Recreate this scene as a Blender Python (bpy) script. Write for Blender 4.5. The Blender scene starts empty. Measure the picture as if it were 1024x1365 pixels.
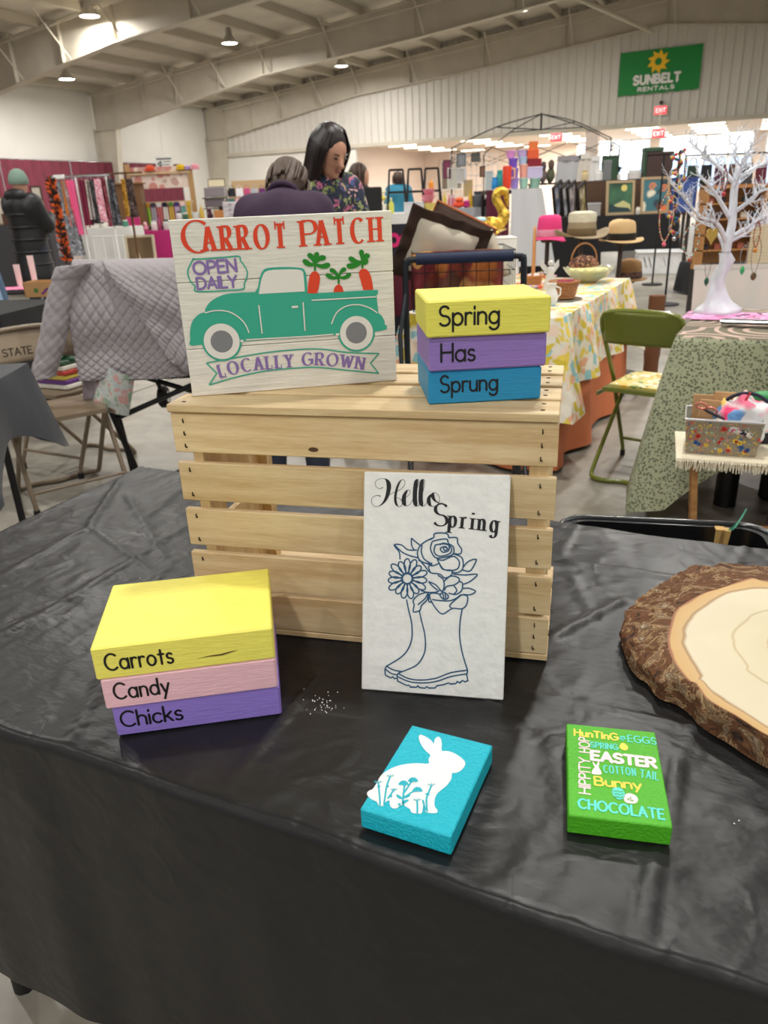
import bpy, bmesh, math, random
from math import sin, cos, pi, radians, sqrt, atan2, hypot
from mathutils import Vector, Matrix, noise

scene = bpy.context.scene
COL = scene.collection
R = random.Random(7)

# ---------------------------------------------------------------- camera
F_PX, W_PX, H_PX = 1000.0, 1024.0, 1365.0
PITCH, ROLL, CAM_Z = 0.39504, 0.04217, 1.2732
cam_data = bpy.data.cameras.new('camera')
cam_data.sensor_fit = 'HORIZONTAL'
cam_data.sensor_width = 36.0
cam_data.lens = 36.0 * F_PX / W_PX
cam_data.clip_start = 0.02
cam_data.clip_end = 300
cam_data.dof.use_dof = True
cam_data.dof.focus_distance = 0.95
cam_data.dof.aperture_fstop = 13.0
cam = bpy.data.objects.new('camera', cam_data)
COL.objects.link(cam)
cam.matrix_world = (Matrix.Translation((0, 0, CAM_Z)) @ Matrix.Rotation(pi / 2 - PITCH, 4, 'X')
                    @ Matrix.Rotation(-ROLL, 4, 'Z'))
scene.camera = cam

# ---------------------------------------------------------------- world, exposure, big lights
world = bpy.data.worlds.new('world')
scene.world = world
world.use_nodes = True
wn = world.node_tree
wn.nodes['Background'].inputs['Color'].default_value = (0.93, 0.95, 1.0, 1)
wn.nodes['Background'].inputs['Strength'].default_value = 0.34
scene.view_settings.view_transform = 'Standard'
scene.view_settings.look = 'None'
scene.view_settings.exposure = 0.68
scene.view_settings.gamma = 1.0
scene.view_settings.use_curve_mapping = False

# hall frame: corner of the hall, e1 along the gable wall, e2 along the side wall
HC = Vector((-6.4, 37.5, 0)); HA = radians(-25)
E1 = Vector((cos(HA), sin(HA), 0)); E2 = Vector((-sin(HA), cos(HA), 0))
def hall(s, t, z=0.0):
    return HC + E1 * s + E2 * t + Vector((0, 0, z))
LAMP_W = 88.0
HIGHBAYS = [(2.3, -11.3, 5.0), (6.9, -9.2, 5.75), (6.3, -14.3, 5.7), (7.5, -3.0, 5.8), (14.9, -5.9, 6.2), (2.4, -3.6, 5.6)]
for t_ in (-13, -19.5, -25.0, -28.6, -34, -40):
    for s_ in (14.8, 21.2, 27.5):
        HIGHBAYS.append((s_, t_, 6.0))
for t_ in (-20.5, -27):
    HIGHBAYS.append((7.0, t_, 5.7))
for i, (s_, t_, z_) in enumerate(HIGHBAYS):
    ld = bpy.data.lights.new('high_bay_light', 'AREA')
    t_ = HIGHBAYS[i][1]; ld.shape = 'DISK'; ld.size = 0.38; ld.energy = LAMP_W * (1.2 if i in (2, 5) else 2.0 if i < 6 else 1.5 if t_ > -24 else 1.0); ld.color = (1.0, 0.975, 0.93)
    lo = bpy.data.objects.new('high_bay_light', ld); COL.objects.link(lo)
    lo.location = hall(s_, t_, z_ - 0.06)

# ---------------------------------------------------------------- helpers
def srgb(r, g, b):
    f = lambda c: (c / 255.0) / 12.92 if c / 255.0 <= 0.04045 else (((c / 255.0) + 0.055) / 1.055) ** 2.4
    return (f(r), f(g), f(b), 1.0)

# a ray through a point of the photograph's frame, used to read real positions off known planes
def ray(px, py):
    x2 = (px - 512) / F_PX; y2 = (py - 682.5) / F_PX
    cr, sr = cos(ROLL), sin(ROLL)
    x = x2 * cr - y2 * sr; y = x2 * sr + y2 * cr
    cp, sp = cos(PITCH), sin(PITCH)
    return Vector((x, cp - y * sp, -sp - y * cp))
CAM = Vector((0, 0, CAM_Z))
def onz(px, py, z):
    d = ray(px, py); return CAM + d * ((z - CAM_Z) / d.z)
def at(px, py, Y):
    d = ray(px, py); return CAM + d * (Y / d.y)
def onpl(px, py, p0, n):
    d = ray(px, py); return CAM + d * ((Vector(p0) - CAM).dot(n) / d.dot(n))

MATS = {}
def mat(name, col, rough=0.6, metal=0.0, var=0.0, vscale=8.0, bump=0.0, bscale=60.0, emis=0.0, alpha=1.0,
        trans=0.0, col2=None, stretch=(1, 1, 1), spec=None, coat=0.0, sss=0.0):
    if name in MATS: return MATS[name]
    m = bpy.data.materials.new(name); m.use_nodes = True; MATS[name] = m
    nt = m.node_tree; b = nt.nodes['Principled BSDF']
    c = srgb(*col); b.inputs['Base Color'].default_value = c
    b.inputs['Roughness'].default_value = rough; b.inputs['Metallic'].default_value = metal
    if spec is not None: b.inputs['Specular IOR Level'].default_value = spec
    if coat: b.inputs['Coat Weight'].default_value = coat
    if alpha < 1: b.inputs['Alpha'].default_value = alpha
    if trans: b.inputs['Transmission Weight'].default_value = trans
    if emis:
        b.inputs['Emission Color'].default_value = c; b.inputs['Emission Strength'].default_value = emis
    if var or bump:
        tc = nt.nodes.new('ShaderNodeTexCoord'); mp = nt.nodes.new('ShaderNodeMapping')
        mp.inputs['Scale'].default_value = stretch
        nt.links.new(tc.outputs['Object'], mp.inputs['Vector'])
    if var:
        n = nt.nodes.new('ShaderNodeTexNoise'); n.inputs['Scale'].default_value = vscale
        n.inputs['Detail'].default_value = 5
        nt.links.new(mp.outputs[0], n.inputs['Vector'])
        r = nt.nodes.new('ShaderNodeValToRGB')
        c2 = srgb(*col2) if col2 else tuple(x * (1 - var) for x in c[:3]) + (1,)
        c1 = c if col2 else tuple(min(1, x * (1 + var * .5)) for x in c[:3]) + (1,)
        r.color_ramp.elements[0].position = 0.34; r.color_ramp.elements[1].position = 0.66
        r.color_ramp.elements[0].color = c2; r.color_ramp.elements[1].color = c1
        nt.links.new(n.outputs['Fac'], r.inputs['Fac']); nt.links.new(r.outputs[0], b.inputs['Base Color'])
    if bump:
        n2 = nt.nodes.new('ShaderNodeTexNoise'); n2.inputs['Scale'].default_value = bscale
        n2.inputs['Detail'].default_value = 4
        nt.links.new(mp.outputs[0], n2.inputs['Vector'])
        bp = nt.nodes.new('ShaderNodeBump'); bp.inputs['Strength'].default_value = bump
        bp.inputs['Distance'].default_value = 0.01
        nt.links.new(n2.outputs['Fac'], bp.inputs['Height']); nt.links.new(bp.outputs[0], b.inputs['Normal'])
    return m

def spots_mat(name, base, cols, scale=14, rough=0.8, thresh=0.5, edge=0.1):
    """cloth printed with scattered blots of several colours"""
    if name in MATS: return MATS[name]
    m = bpy.data.materials.new(name); m.use_nodes = True; MATS[name] = m
    nt = m.node_tree; b = nt.nodes['Principled BSDF']; b.inputs['Roughness'].default_value = rough
    tc = nt.nodes.new('ShaderNodeTexCoord')
    ns = nt.nodes.new('ShaderNodeTexNoise'); ns.inputs['Scale'].default_value = scale * .6
    nt.links.new(tc.outputs['Object'], ns.inputs['Vector'])
    mx = nt.nodes.new('ShaderNodeMixRGB'); mx.blend_type = 'LINEAR_LIGHT'; mx.inputs['Fac'].default_value = 0.06
    nt.links.new(tc.outputs['Object'], mx.inputs[1]); nt.links.new(ns.outputs['Color'], mx.inputs[2])
    v = nt.nodes.new('ShaderNodeTexVoronoi'); v.inputs['Scale'].default_value = scale
    nt.links.new(mx.outputs[0], v.inputs['Vector'])
    sp = nt.nodes.new('ShaderNodeSeparateColor'); nt.links.new(v.outputs['Color'], sp.inputs[0])
    r = nt.nodes.new('ShaderNodeValToRGB'); r.color_ramp.interpolation = 'CONSTANT'
    while len(r.color_ramp.elements) > 1: r.color_ramp.elements.remove(r.color_ramp.elements[0])
    for i, c in enumerate(cols):
        e = r.color_ramp.elements[0] if i == 0 else r.color_ramp.elements.new(i / len(cols))
        e.position = i / len(cols); e.color = srgb(*c)
    nt.links.new(sp.outputs[0], r.inputs['Fac'])
    r2 = nt.nodes.new('ShaderNodeValToRGB')
    r2.color_ramp.elements[0].position = thresh; r2.color_ramp.elements[0].color = (0, 0, 0, 1)
    r2.color_ramp.elements[1].position = thresh + edge; r2.color_ramp.elements[1].color = (1, 1, 1, 1)
    nt.links.new(v.outputs['Distance'], r2.inputs['Fac'])
    mix = nt.nodes.new('ShaderNodeMixRGB'); mix.inputs[2].default_value = srgb(*base)
    nt.links.new(r2.outputs[0], mix.inputs['Fac']); nt.links.new(r.outputs[0], mix.inputs[1])
    nt.links.new(mix.outputs[0], b.inputs['Base Color'])
    return m

def wood_mat(name, a, b_, scale=4.0, axis=(1.2, 14, 14), rough=0.55, bump=0.15, knots=True):
    if name in MATS: return MATS[name]
    m = bpy.data.materials.new(name); m.use_nodes = True; MATS[name] = m
    nt = m.node_tree; b = nt.nodes['Principled BSDF']; b.inputs['Roughness'].default_value = rough
    tc = nt.nodes.new('ShaderNodeTexCoord'); oi = nt.nodes.new('ShaderNodeObjectInfo')
    ad = nt.nodes.new('ShaderNodeVectorMath'); ad.operation = 'ADD'
    sc = nt.nodes.new('ShaderNodeVectorMath'); sc.operation = 'SCALE'; sc.inputs['Scale'].default_value = 37
    cb = nt.nodes.new('ShaderNodeCombineXYZ')
    for k in range(3): nt.links.new(oi.outputs['Random'], cb.inputs[k])
    nt.links.new(cb.outputs[0], sc.inputs[0]); nt.links.new(sc.outputs[0], ad.inputs[1])
    nt.links.new(tc.outputs['Object'], ad.inputs[0])
    mp = nt.nodes.new('ShaderNodeMapping'); mp.inputs['Scale'].default_value = axis
    nt.links.new(ad.outputs[0], mp.inputs['Vector'])
    n = nt.nodes.new('ShaderNodeTexNoise'); n.inputs['Scale'].default_value = scale; n.inputs['Detail'].default_value = 8
    n.inputs['Distortion'].default_value = 0.6
    nt.links.new(mp.outputs[0], n.inputs['Vector'])
    n3 = nt.nodes.new('ShaderNodeTexNoise'); n3.inputs['Scale'].default_value = scale * 9; n3.inputs['Detail'].default_value = 3
    nt.links.new(mp.outputs[0], n3.inputs['Vector'])
    m2 = nt.nodes.new('ShaderNodeMath'); m2.operation = 'MULTIPLY_ADD'; m2.inputs[1].default_value = 0.35
    nt.links.new(n3.outputs['Fac'], m2.inputs[0]); nt.links.new(n.outputs['Fac'], m2.inputs[2])
    r = nt.nodes.new('ShaderNodeValToRGB')
    r.color_ramp.elements[0].position = 0.46; r.color_ramp.elements[1].position = 0.86
    r.color_ramp.elements[0].color = srgb(*b_); r.color_ramp.elements[1].color = srgb(*a)
    nt.links.new(m2.outputs[0], r.inputs['Fac'])
    hs = nt.nodes.new('ShaderNodeHueSaturation')
    vr = nt.nodes.new('ShaderNodeMapRange'); vr.inputs['To Min'].default_value = 0.9; vr.inputs['To Max'].default_value = 1.06
    nt.links.new(oi.outputs['Random'], vr.inputs['Value']); nt.links.new(vr.outputs[0], hs.inputs['Value'])
    nt.links.new(r.outputs[0], hs.inputs['Color']); last = hs
    if knots:
        v = nt.nodes.new('ShaderNodeTexVoronoi'); v.inputs['Scale'].default_value = 5.5
        mp2 = nt.nodes.new('ShaderNodeMapping'); mp2.inputs['Scale'].default_value = (1, 2.4, 2.4)
        nt.links.new(ad.outputs[0], mp2.inputs['Vector']); nt.links.new(mp2.outputs[0], v.inputs['Vector'])
        r2 = nt.nodes.new('ShaderNodeValToRGB')
        r2.color_ramp.elements[0].position = 0.035; r2.color_ramp.elements[0].color = (1, 1, 1, 1)
        r2.color_ramp.elements[1].position = 0.085; r2.color_ramp.elements[1].color = (0, 0, 0, 1)
        nt.links.new(v.outputs['Distance'], r2.inputs['Fac'])
        mx = nt.nodes.new('ShaderNodeMixRGB'); mx.inputs[2].default_value = srgb(96, 66, 36)
        nt.links.new(r2.outputs[0], mx.inputs['Fac']); nt.links.new(hs.outputs[0], mx.inputs[1]); last = mx
    nt.links.new(last.outputs[0], b.inputs['Base Color'])
    bp = nt.nodes.new('ShaderNodeBump'); bp.inputs['Strength'].default_value = bump; bp.inputs['Distance'].default_value = 0.002
    nt.links.new(m2.outputs[0], bp.inputs['Height']); nt.links.new(bp.outputs[0], b.inputs['Normal'])
    return m

class MB:
    """collects shapes into one mesh"""
    def __init__(s, M=None): s.v = []; s.f = []; s.M = M or Matrix(); s.mi = []; s.cur = 0
    def add(s, vs, fs):
        o = len(s.v); M = s.M
        s.v += [tuple(M @ Vector(p)) for p in vs]
        s.f += [tuple(i + o for i in f) for f in fs]; s.mi += [s.cur] * len(fs)
    def box(s, c, d, rz=0.0, M=None, bev=0.0):
        hx, hy, hz = d[0] / 2, d[1] / 2, d[2] / 2
        if bev > 0:
            b = bev; vs = []; 
            for sz in (-1, 1):
                for (ix, iy) in ((-1, -1), (1, -1), (1, 1), (-1, 1)):
                    vs.append((ix * (hx - b), iy * (hy - b), sz * hz))
                    vs.append((ix * hx, iy * (hy - b), sz * (hz - b)))
                    vs.append((ix * (hx - b), iy * hy, sz * (hz - b)))
            bm = bmesh.new()
            for p in vs: bm.verts.new(p)
            r = bmesh.ops.convex_hull(bm, input=bm.verts)
            bm.normal_update(); bm.verts.ensure_lookup_table(); bm.verts.index_update()
            bmesh.ops.dissolve_limit(bm, angle_limit=0.01, verts=bm.verts, edges=bm.edges)
            bm.verts.index_update()
            vs = [tuple(v.co) for v in bm.verts]; fs = [tuple(v.index for v in f.verts) for f in bm.faces]; bm.free()
        else:
            vs = [(x * hx, y * hy, z * hz) for z in (-1, 1) for (x, y) in ((-1, -1), (1, -1), (1, 1), (-1, 1))]
            fs = [(3, 2, 1, 0), (4, 5, 6, 7), (0, 1, 5, 4), (1, 2, 6, 5), (2, 3, 7, 6), (3, 0, 4, 7)]
        T = Matrix.Translation(c) @ (M or Matrix.Rotation(rz, 4, 'Z'))
        s.add([T @ Vector(p) for p in vs], fs); return s
    def boxmm(s, a, b, bev=0.0):
        return s.box([(a[i] + b[i]) / 2 for i in range(3)], [abs(b[i] - a[i]) for i in range(3)], bev=bev)
    def tube(s, pts, r, n=8, closed=False, caps=True):
        pts = [Vector(p) for p in pts]; N = len(pts)
        rr = r if isinstance(r, (list, tuple)) else [r] * N
        vs = []; fs = []; up = None
        for i, p in enumerate(pts):
            if closed: t = (pts[(i + 1) % N] - pts[i - 1])
            else: t = pts[min(i + 1, N - 1)] - pts[max(i - 1, 0)]
            if t.length < 1e-9: t = Vector((0, 0, 1))
            t.normalize()
            if up is None:
                up = t.orthogonal().normalized()
            up = up - t * up.dot(t)
            if up.length < 1e-6: up = t.orthogonal()
            up.normalize(); b = t.cross(up)
            for k in range(n):
                a = 2 * pi * k / n
                vs.append(p + (up * cos(a) + b * sin(a)) * rr[i])
        m = N if closed else N - 1
        for i in range(m):
            for k in range(n):
                a = i * n + k; b2 = i * n + (k + 1) % n; c = ((i + 1) % N) * n + (k + 1) % n; d = ((i + 1) % N) * n + k
                fs.append((a, b2, c, d))
        if caps and not closed:
            fs.append(tuple(range(n - 1, -1, -1))); fs.append(tuple((N - 1) * n + k for k in range(n)))
        s.add(vs, fs); return s
    def lathe(s, prof, c=(0, 0, 0), n=20, sx=1.0, sy=1.0, M=None):
        vs = []; fs = []; T = Matrix.Translation(c) @ (M or Matrix())
        for (r, z) in prof:
            for k in range(n):
                a = 2 * pi * k / n; vs.append(T @ Vector((r * cos(a) * sx, r * sin(a) * sy, z)))
        for i in range(len(prof) - 1):
            for k in range(n):
                fs.append((i * n + k, i * n + (k + 1) % n, (i + 1) * n + (k + 1) % n, (i + 1) * n + k))
        if prof[0][0] > 1e-4: fs.append(tuple(range(n - 1, -1, -1)))
        if prof[-1][0] > 1e-4: fs.append(tuple((len(prof) - 1) * n + k for k in range(n)))
        s.add(vs, fs); return s
    def ball(s, c, r, n=12, m=8, M=None, jit=0.0, seed=0):
        if not isinstance(r, (list, tuple)): r = (r, r, r)
        vs = []; fs = []; T = Matrix.Translation(c) @ (M or Matrix())
        for i in range(1, m):
            ph = pi * i / m
            for k in range(n):
                a = 2 * pi * k / n; d = Vector((sin(ph) * cos(a), sin(ph) * sin(a), cos(ph)))
                q = 1 + (jit * noise.noise(d * 2.3 + Vector((seed, seed * .7, 3))) if jit else 0)
                vs.append(T @ Vector((d.x * r[0] * q, d.y * r[1] * q, d.z * r[2] * q)))
        vs.append(T @ Vector((0, 0, r[2]))); vs.append(T @ Vector((0, 0, -r[2])))
        for i in range(m - 2):
            for k in range(n):
                fs.append((i * n + k, (i + 1) * n + k, (i + 1) * n + (k + 1) % n, i * n + (k + 1) % n))
        t = (m - 1) * n
        for k in range(n):
            fs.append((t, k, (k + 1) % n)); fs.append((t + 1, (m - 2) * n + (k + 1) % n, (m - 2) * n + k))
        s.add(vs, fs); return s
    def capsule(s, a, b, ra, rb, n=12):
        a = Vector(a); b = Vector(b); d = (b - a); L = d.length; d.normalize()
        pts = []; rr = []
        for k in range(4):
            q = -pi / 2 + pi / 2 * k / 4 + .15; pts.append(a + d * ra * sin(q)); rr.append(ra * cos(q))
        pts.append(a); rr.append(ra); pts.append(b); rr.append(rb)
        for k in range(1, 5):
            q = pi / 2 * k / 4 - .1; pts.append(b + d * rb * sin(q)); rr.append(rb * cos(q))
        return s.tube(pts, rr, n)
    def prism(s, poly, z0, z1):
        """poly: (x, y) outline in the local XY plane, extruded from z0 to z1"""
        n = len(poly)
        vs = [(x, y, z0) for x, y in poly] + [(x, y, z1) for x, y in poly]
        fs = [tuple(range(n - 1, -1, -1)), tuple(range(n, 2 * n))]
        for i in range(n): fs.append((i, (i + 1) % n, n + (i + 1) % n, n + i))
        s.add(vs, fs); return s
    def plate(s, pts, th):
        """flat polygon in 3D given thickness along its normal"""
        pts = [Vector(p) for p in pts]; c = sum(pts, Vector()) / len(pts); nn = Vector()
        for i in range(len(pts)): nn += (pts[i] - c).cross(pts[(i + 1) % len(pts)] - c)
        nn.normalize(); n = len(pts)
        vs = pts + [p - nn * th for p in pts]
        fs = [tuple(range(n)), tuple(range(2 * n - 1, n - 1, -1))]
        for i in range(n): fs.append((i, n + i, n + (i + 1) % n, (i + 1) % n))
        s.add(vs, fs); return s
    def grid(s, fn, nu, nv):
        vs = [fn(i / nu, j / nv) for j in range(nv + 1) for i in range(nu + 1)]
        fs = [(j * (nu + 1) + i, j * (nu + 1) + i + 1, (j + 1) * (nu + 1) + i + 1, (j + 1) * (nu + 1) + i)
              for j in range(nv) for i in range(nu)]
        s.add(vs, fs); return s
    def ribbon(s, pts, w, z=0.0, closed=False, fw=None):
        """flat stroke in local XY at height z; w may be a number or fw(tangent angle) -> width"""
        P = [Vector((p[0], p[1])) for p in pts]; Q = [P[0]]
        for p in P[1:]:
            if (p - Q[-1]).length > 1e-6: Q.append(p)
        P = Q; N = len(P)
        if N < 2: return s
        vs = []
        for i in range(N):
            if closed: a, b = P[i - 1], P[(i + 1) % N]
            else: a, b = P[max(i - 1, 0)], P[min(i + 1, N - 1)]
            t = b - a
            if t.length < 1e-9: t = Vector((1, 0))
            t.normalize()
            k = 1.0
            if 0 < i < N - 1 or closed:
                t1 = (P[i] - a); 
                if t1.length > 1e-9: t1.normalize(); k = 1 / max(.45, abs(t.dot(t1)))
            ww = (fw(t) if fw else (w[i] if isinstance(w, (list, tuple)) else w)) / 2 * k
            nn = Vector((-t.y, t.x)) * ww
            vs += [(P[i].x - nn.x, P[i].y - nn.y, z), (P[i].x + nn.x, P[i].y + nn.y, z)]
        s.lay = (getattr(s, 'lay', 0) + 1) % 12; vs = [(a_, b_, c_ + s.lay * 1.3e-5) for a_, b_, c_ in vs]
        fs = [(2 * i, 2 * i + 2, 2 * i + 3, 2 * i + 1) for i in range(N - 1)]
        if closed: fs.append((2 * N - 2, 0, 1, 2 * N - 1))
        s.add(vs, fs); return s
    def disc(s, c, r, z=0.0, n=24, ry=None, ang=0.0):
        ry = ry or r; s.lay = (getattr(s, 'lay', 0) + 1) % 12; z += s.lay * 1.3e-5
        vs = []
        for k in range(n):
            x = r * cos(2 * pi * k / n); y = ry * sin(2 * pi * k / n)
            vs.append((c[0] + x * cos(ang) - y * sin(ang), c[1] + x * sin(ang) + y * cos(ang), z))
        s.add(vs, [tuple(range(n))]); return s
    def build(s, name, m, parent=None, smooth=None, kind=None, label=None, loc=None):
        me = bpy.data.meshes.new(name); me.from_pydata(s.v, [], s.f)
        ms = m if isinstance(m, (list, tuple)) else [m]
        for q in ms: me.materials.append(q)
        if len(ms) > 1: me.polygons.foreach_set('material_index', s.mi)
        if smooth is not None:
            me.shade_smooth() if smooth >= 180 else me.set_sharp_from_angle(angle=radians(smooth))
            if smooth < 180: me.polygons.foreach_set('use_smooth', [True] * len(me.polygons))
        me.update()
        o = bpy.data.objects.new(name, me); COL.objects.link(o)
        if parent is not None: o.parent = parent
        if kind: o['kind'] = kind
        if label: o['label'] = label
        if loc is not None: o.location = loc
        return o

def thing(name, label, cat, loc=(0, 0, 0), rz=0.0, group=None, rot=None):
    o = bpy.data.objects.new(name, None); COL.objects.link(o); o.empty_display_size = 0.05
    o.location = loc; o.rotation_euler = rot or (0, 0, rz)
    o['label'] = label; o['category'] = cat
    if group: o['group'] = group
    return o
def tag(o, label, cat, group=None, kind=None):
    o['label'] = label; o['category'] = cat
    if group: o['group'] = group
    if kind: o['kind'] = kind
    return o
def solo(mb, name, m, label, cat, loc=(0, 0, 0), rz=0.0, group=None, smooth=None, kind=None):
    o = mb.build(name, m, None, smooth); o.location = loc; o.rotation_euler = (0, 0, rz)
    return tag(o, label, cat, group, kind)
def structure(o): o['kind'] = 'structure'; return o
def copy_tree(o, parent=None, label=None, group=None, loc=None, rz=None):
    c = o.copy(); COL.objects.link(c)
    if parent is not None: c.parent = parent
    for ch in list(o.children): copy_tree(ch, c)
    if label: c['label'] = label
    if group: c['group'] = group
    if loc is not None: c.location = loc
    if rz is not None: c.rotation_euler.z = rz
    return c
def arc(cx, cy, rx, ry, a0, a1, n=14):
    return [(cx + rx * cos(radians(a0 + (a1 - a0) * i / n)), cy + ry * sin(radians(a0 + (a1 - a0) * i / n))) for i in range(n + 1)]
def smooth_pts(pts, n=5, closed=False):
    """Catmull-Rom through the points"""
    P = [Vector(p) for p in pts]; N = len(P); out = []
    rng = range(N) if closed else range(N - 1)
    for i in rng:
        p0 = P[i - 1] if (i > 0 or closed) else P[i]; p1 = P[i]; p2 = P[(i + 1) % N]
        p3 = P[(i + 2) % N] if (i + 2 < N or closed) else p2
        for k in range(n):
            t = k / n
            out.append(0.5 * ((2 * p1) + (p2 - p0) * t + (2 * p0 - 5 * p1 + 4 * p2 - p3) * t * t + (3 * p1 - p0 - 3 * p2 + p3) * t ** 3))
    if not closed: out.append(P[-1])
    return out

# ---------------------------------------------------------------- lettering: stroke alphabet
O_ = lambda: arc(.28, .31, .28, .31, 0, 360, 20)
GL = {
 'A': (.74, [[(0, 0), (.37, 1)], [(.37, 1), (.74, 0)], [(.14, .34), (.60, .34)]]),
 'B': (.60, [[(0, 0), (0, 1)], [(0, 1), (.26, 1)] + arc(.28, .76, .24, .24, 90, -90) + [(0, .52)], [(0, .52), (.3, .52)] + arc(.32, .26, .28, .26, 90, -90) + [(0, 0)]]),
 'C': (.78, [arc(.46, .5, .46, .5, 48, 312, 20)]),
 'D': (.74, [[(0, 0), (0, 1)], [(0, 1), (.24, 1)] + arc(.26, .5, .48, .5, 90, -90, 18) + [(0, 0)]]),
 'E': (.54, [[(0, 0), (0, 1)], [(0, 1), (.54, 1)], [(0, .52), (.46, .52)], [(0, 0), (.56, 0)]]),
 'G': (.86, [arc(.46, .5, .46, .5, 48, 345, 22), [(.5, .46), (.86, .46), (.86, .12)]]),
 'H': (.68, [[(0, 0), (0, 1)], [(.68, 0), (.68, 1)], [(0, .52), (.68, .52)]]),
 'I': (.04, [[(.02, 0), (.02, 1)]]),
 'K': (.6, [[(0, 0), (0, 1)], [(.56, 1), (0, .42)], [(.18, .6), (.6, 0)]]),
 'L': (.50, [[(0, 1), (0, 0)], [(0, 0), (.50, 0)]]),
 'N': (.68, [[(0, 0), (0, 1)], [(0, 1), (.68, 0)], [(.68, 0), (.68, 1)]]),
 'O': (.92, [arc(.46, .5, .46, .5, 0, 360, 26)]),
 'P': (.58, [[(0, 0), (0, 1)], [(0, 1), (.28, 1)] + arc(.30, .74, .28, .26, 90, -90) + [(0, .48)]]),
 'R': (.62, [[(0, 0), (0, 1)], [(0, 1), (.28, 1)] + arc(.30, .75, .27, .25, 90, -90) + [(0, .5)], [(.26, .5), (.62, 0)]]),
 'S': (.60, [arc(.3, .75, .27, .25, 35, 270, 14) + arc(.3, .25, .3, .25, 90, -150, 14)]),
 'T': (.66, [[(.33, 0), (.33, 1)], [(0, 1), (.66, 1)]]),
 'U': (.66, [[(0, 1), (0, .33)] + arc(.33, .33, .33, .33, 180, 360) + [(.66, 1)]]),
 'W': (1.0, [[(0, 1), (.26, 0)], [(.26, 0), (.5, .9)], [(.5, .9), (.76, 0)], [(.76, 0), (1, 1)]]),
 'Y': (.68, [[(0, 1), (.34, .48)], [(.68, 1), (.34, .48)], [(.34, .48), (.34, 0)]]),
 'a': (.56, [O_(), [(.56, .62), (.56, 0)]]),
 'b': (.56, [[(0, 1), (0, 0)], O_()]),
 'c': (.48, [arc(.28, .31, .28, .31, 45, 315, 18)]),
 'd': (.56, [O_(), [(.56, 1), (.56, 0)]]),
 'e': (.56, [[(0, .33), (.56, .33)] + arc(.28, .31, .28, .31, 4, 318, 18)]),
 'g': (.56, [O_(), [(.56, .62), (.56, -.06)] + arc(.28, -.06, .28, .26, 0, -150)]),
 'h': (.48, [[(0, 0), (0, 1)], [(0, .34)] + arc(.24, .38, .24, .24, 180, 0) + [(.48, 0)]]),
 'i': (.04, [[(.02, 0), (.02, .62)], [(.02, .82), (.02, .92)]]),
 'k': (.46, [[(0, 0), (0, 1)], [(.42, .62), (0, .24)], [(.14, .38), (.46, 0)]]),
 'l': (.04, [[(.02, 0), (.02, 1)]]),
 'n': (.48, [[(0, 0), (0, .62)], [(0, .34)] + arc(.24, .38, .24, .24, 180, 0) + [(.48, 0)]]),
 'o': (.56, [O_()]),
 'p': (.56, [[(0, .62), (0, -.32)], O_()]),
 'r': (.32, [[(0, 0), (0, .62)], [(0, .34)] + arc(.22, .36, .22, .26, 180, 55)]),
 's': (.40, [arc(.2, .465, .18, .155, 35, 270, 10) + arc(.2, .155, .2, .155, 90, -150, 10)]),
 't': (.34, [[(.17, .88), (.17, 0)], [(0, .62), (.36, .62)]]),
 'u': (.48, [[(0, .62), (0, .24)] + arc(.24, .24, .24, .24, 180, 360) + [(.48, .62)], [(.48, .62), (.48, 0)]]),
 'y': (.50, [[(0, .62), (.26, .02)], [(.52, .62), (.12, -.34)]]),
 ' ': (.42, []),
}
def text_width(txt, size, gap, wide=1.0):
    return sum(GL[c][0] * size * wide + gap for c in txt) - gap
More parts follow.
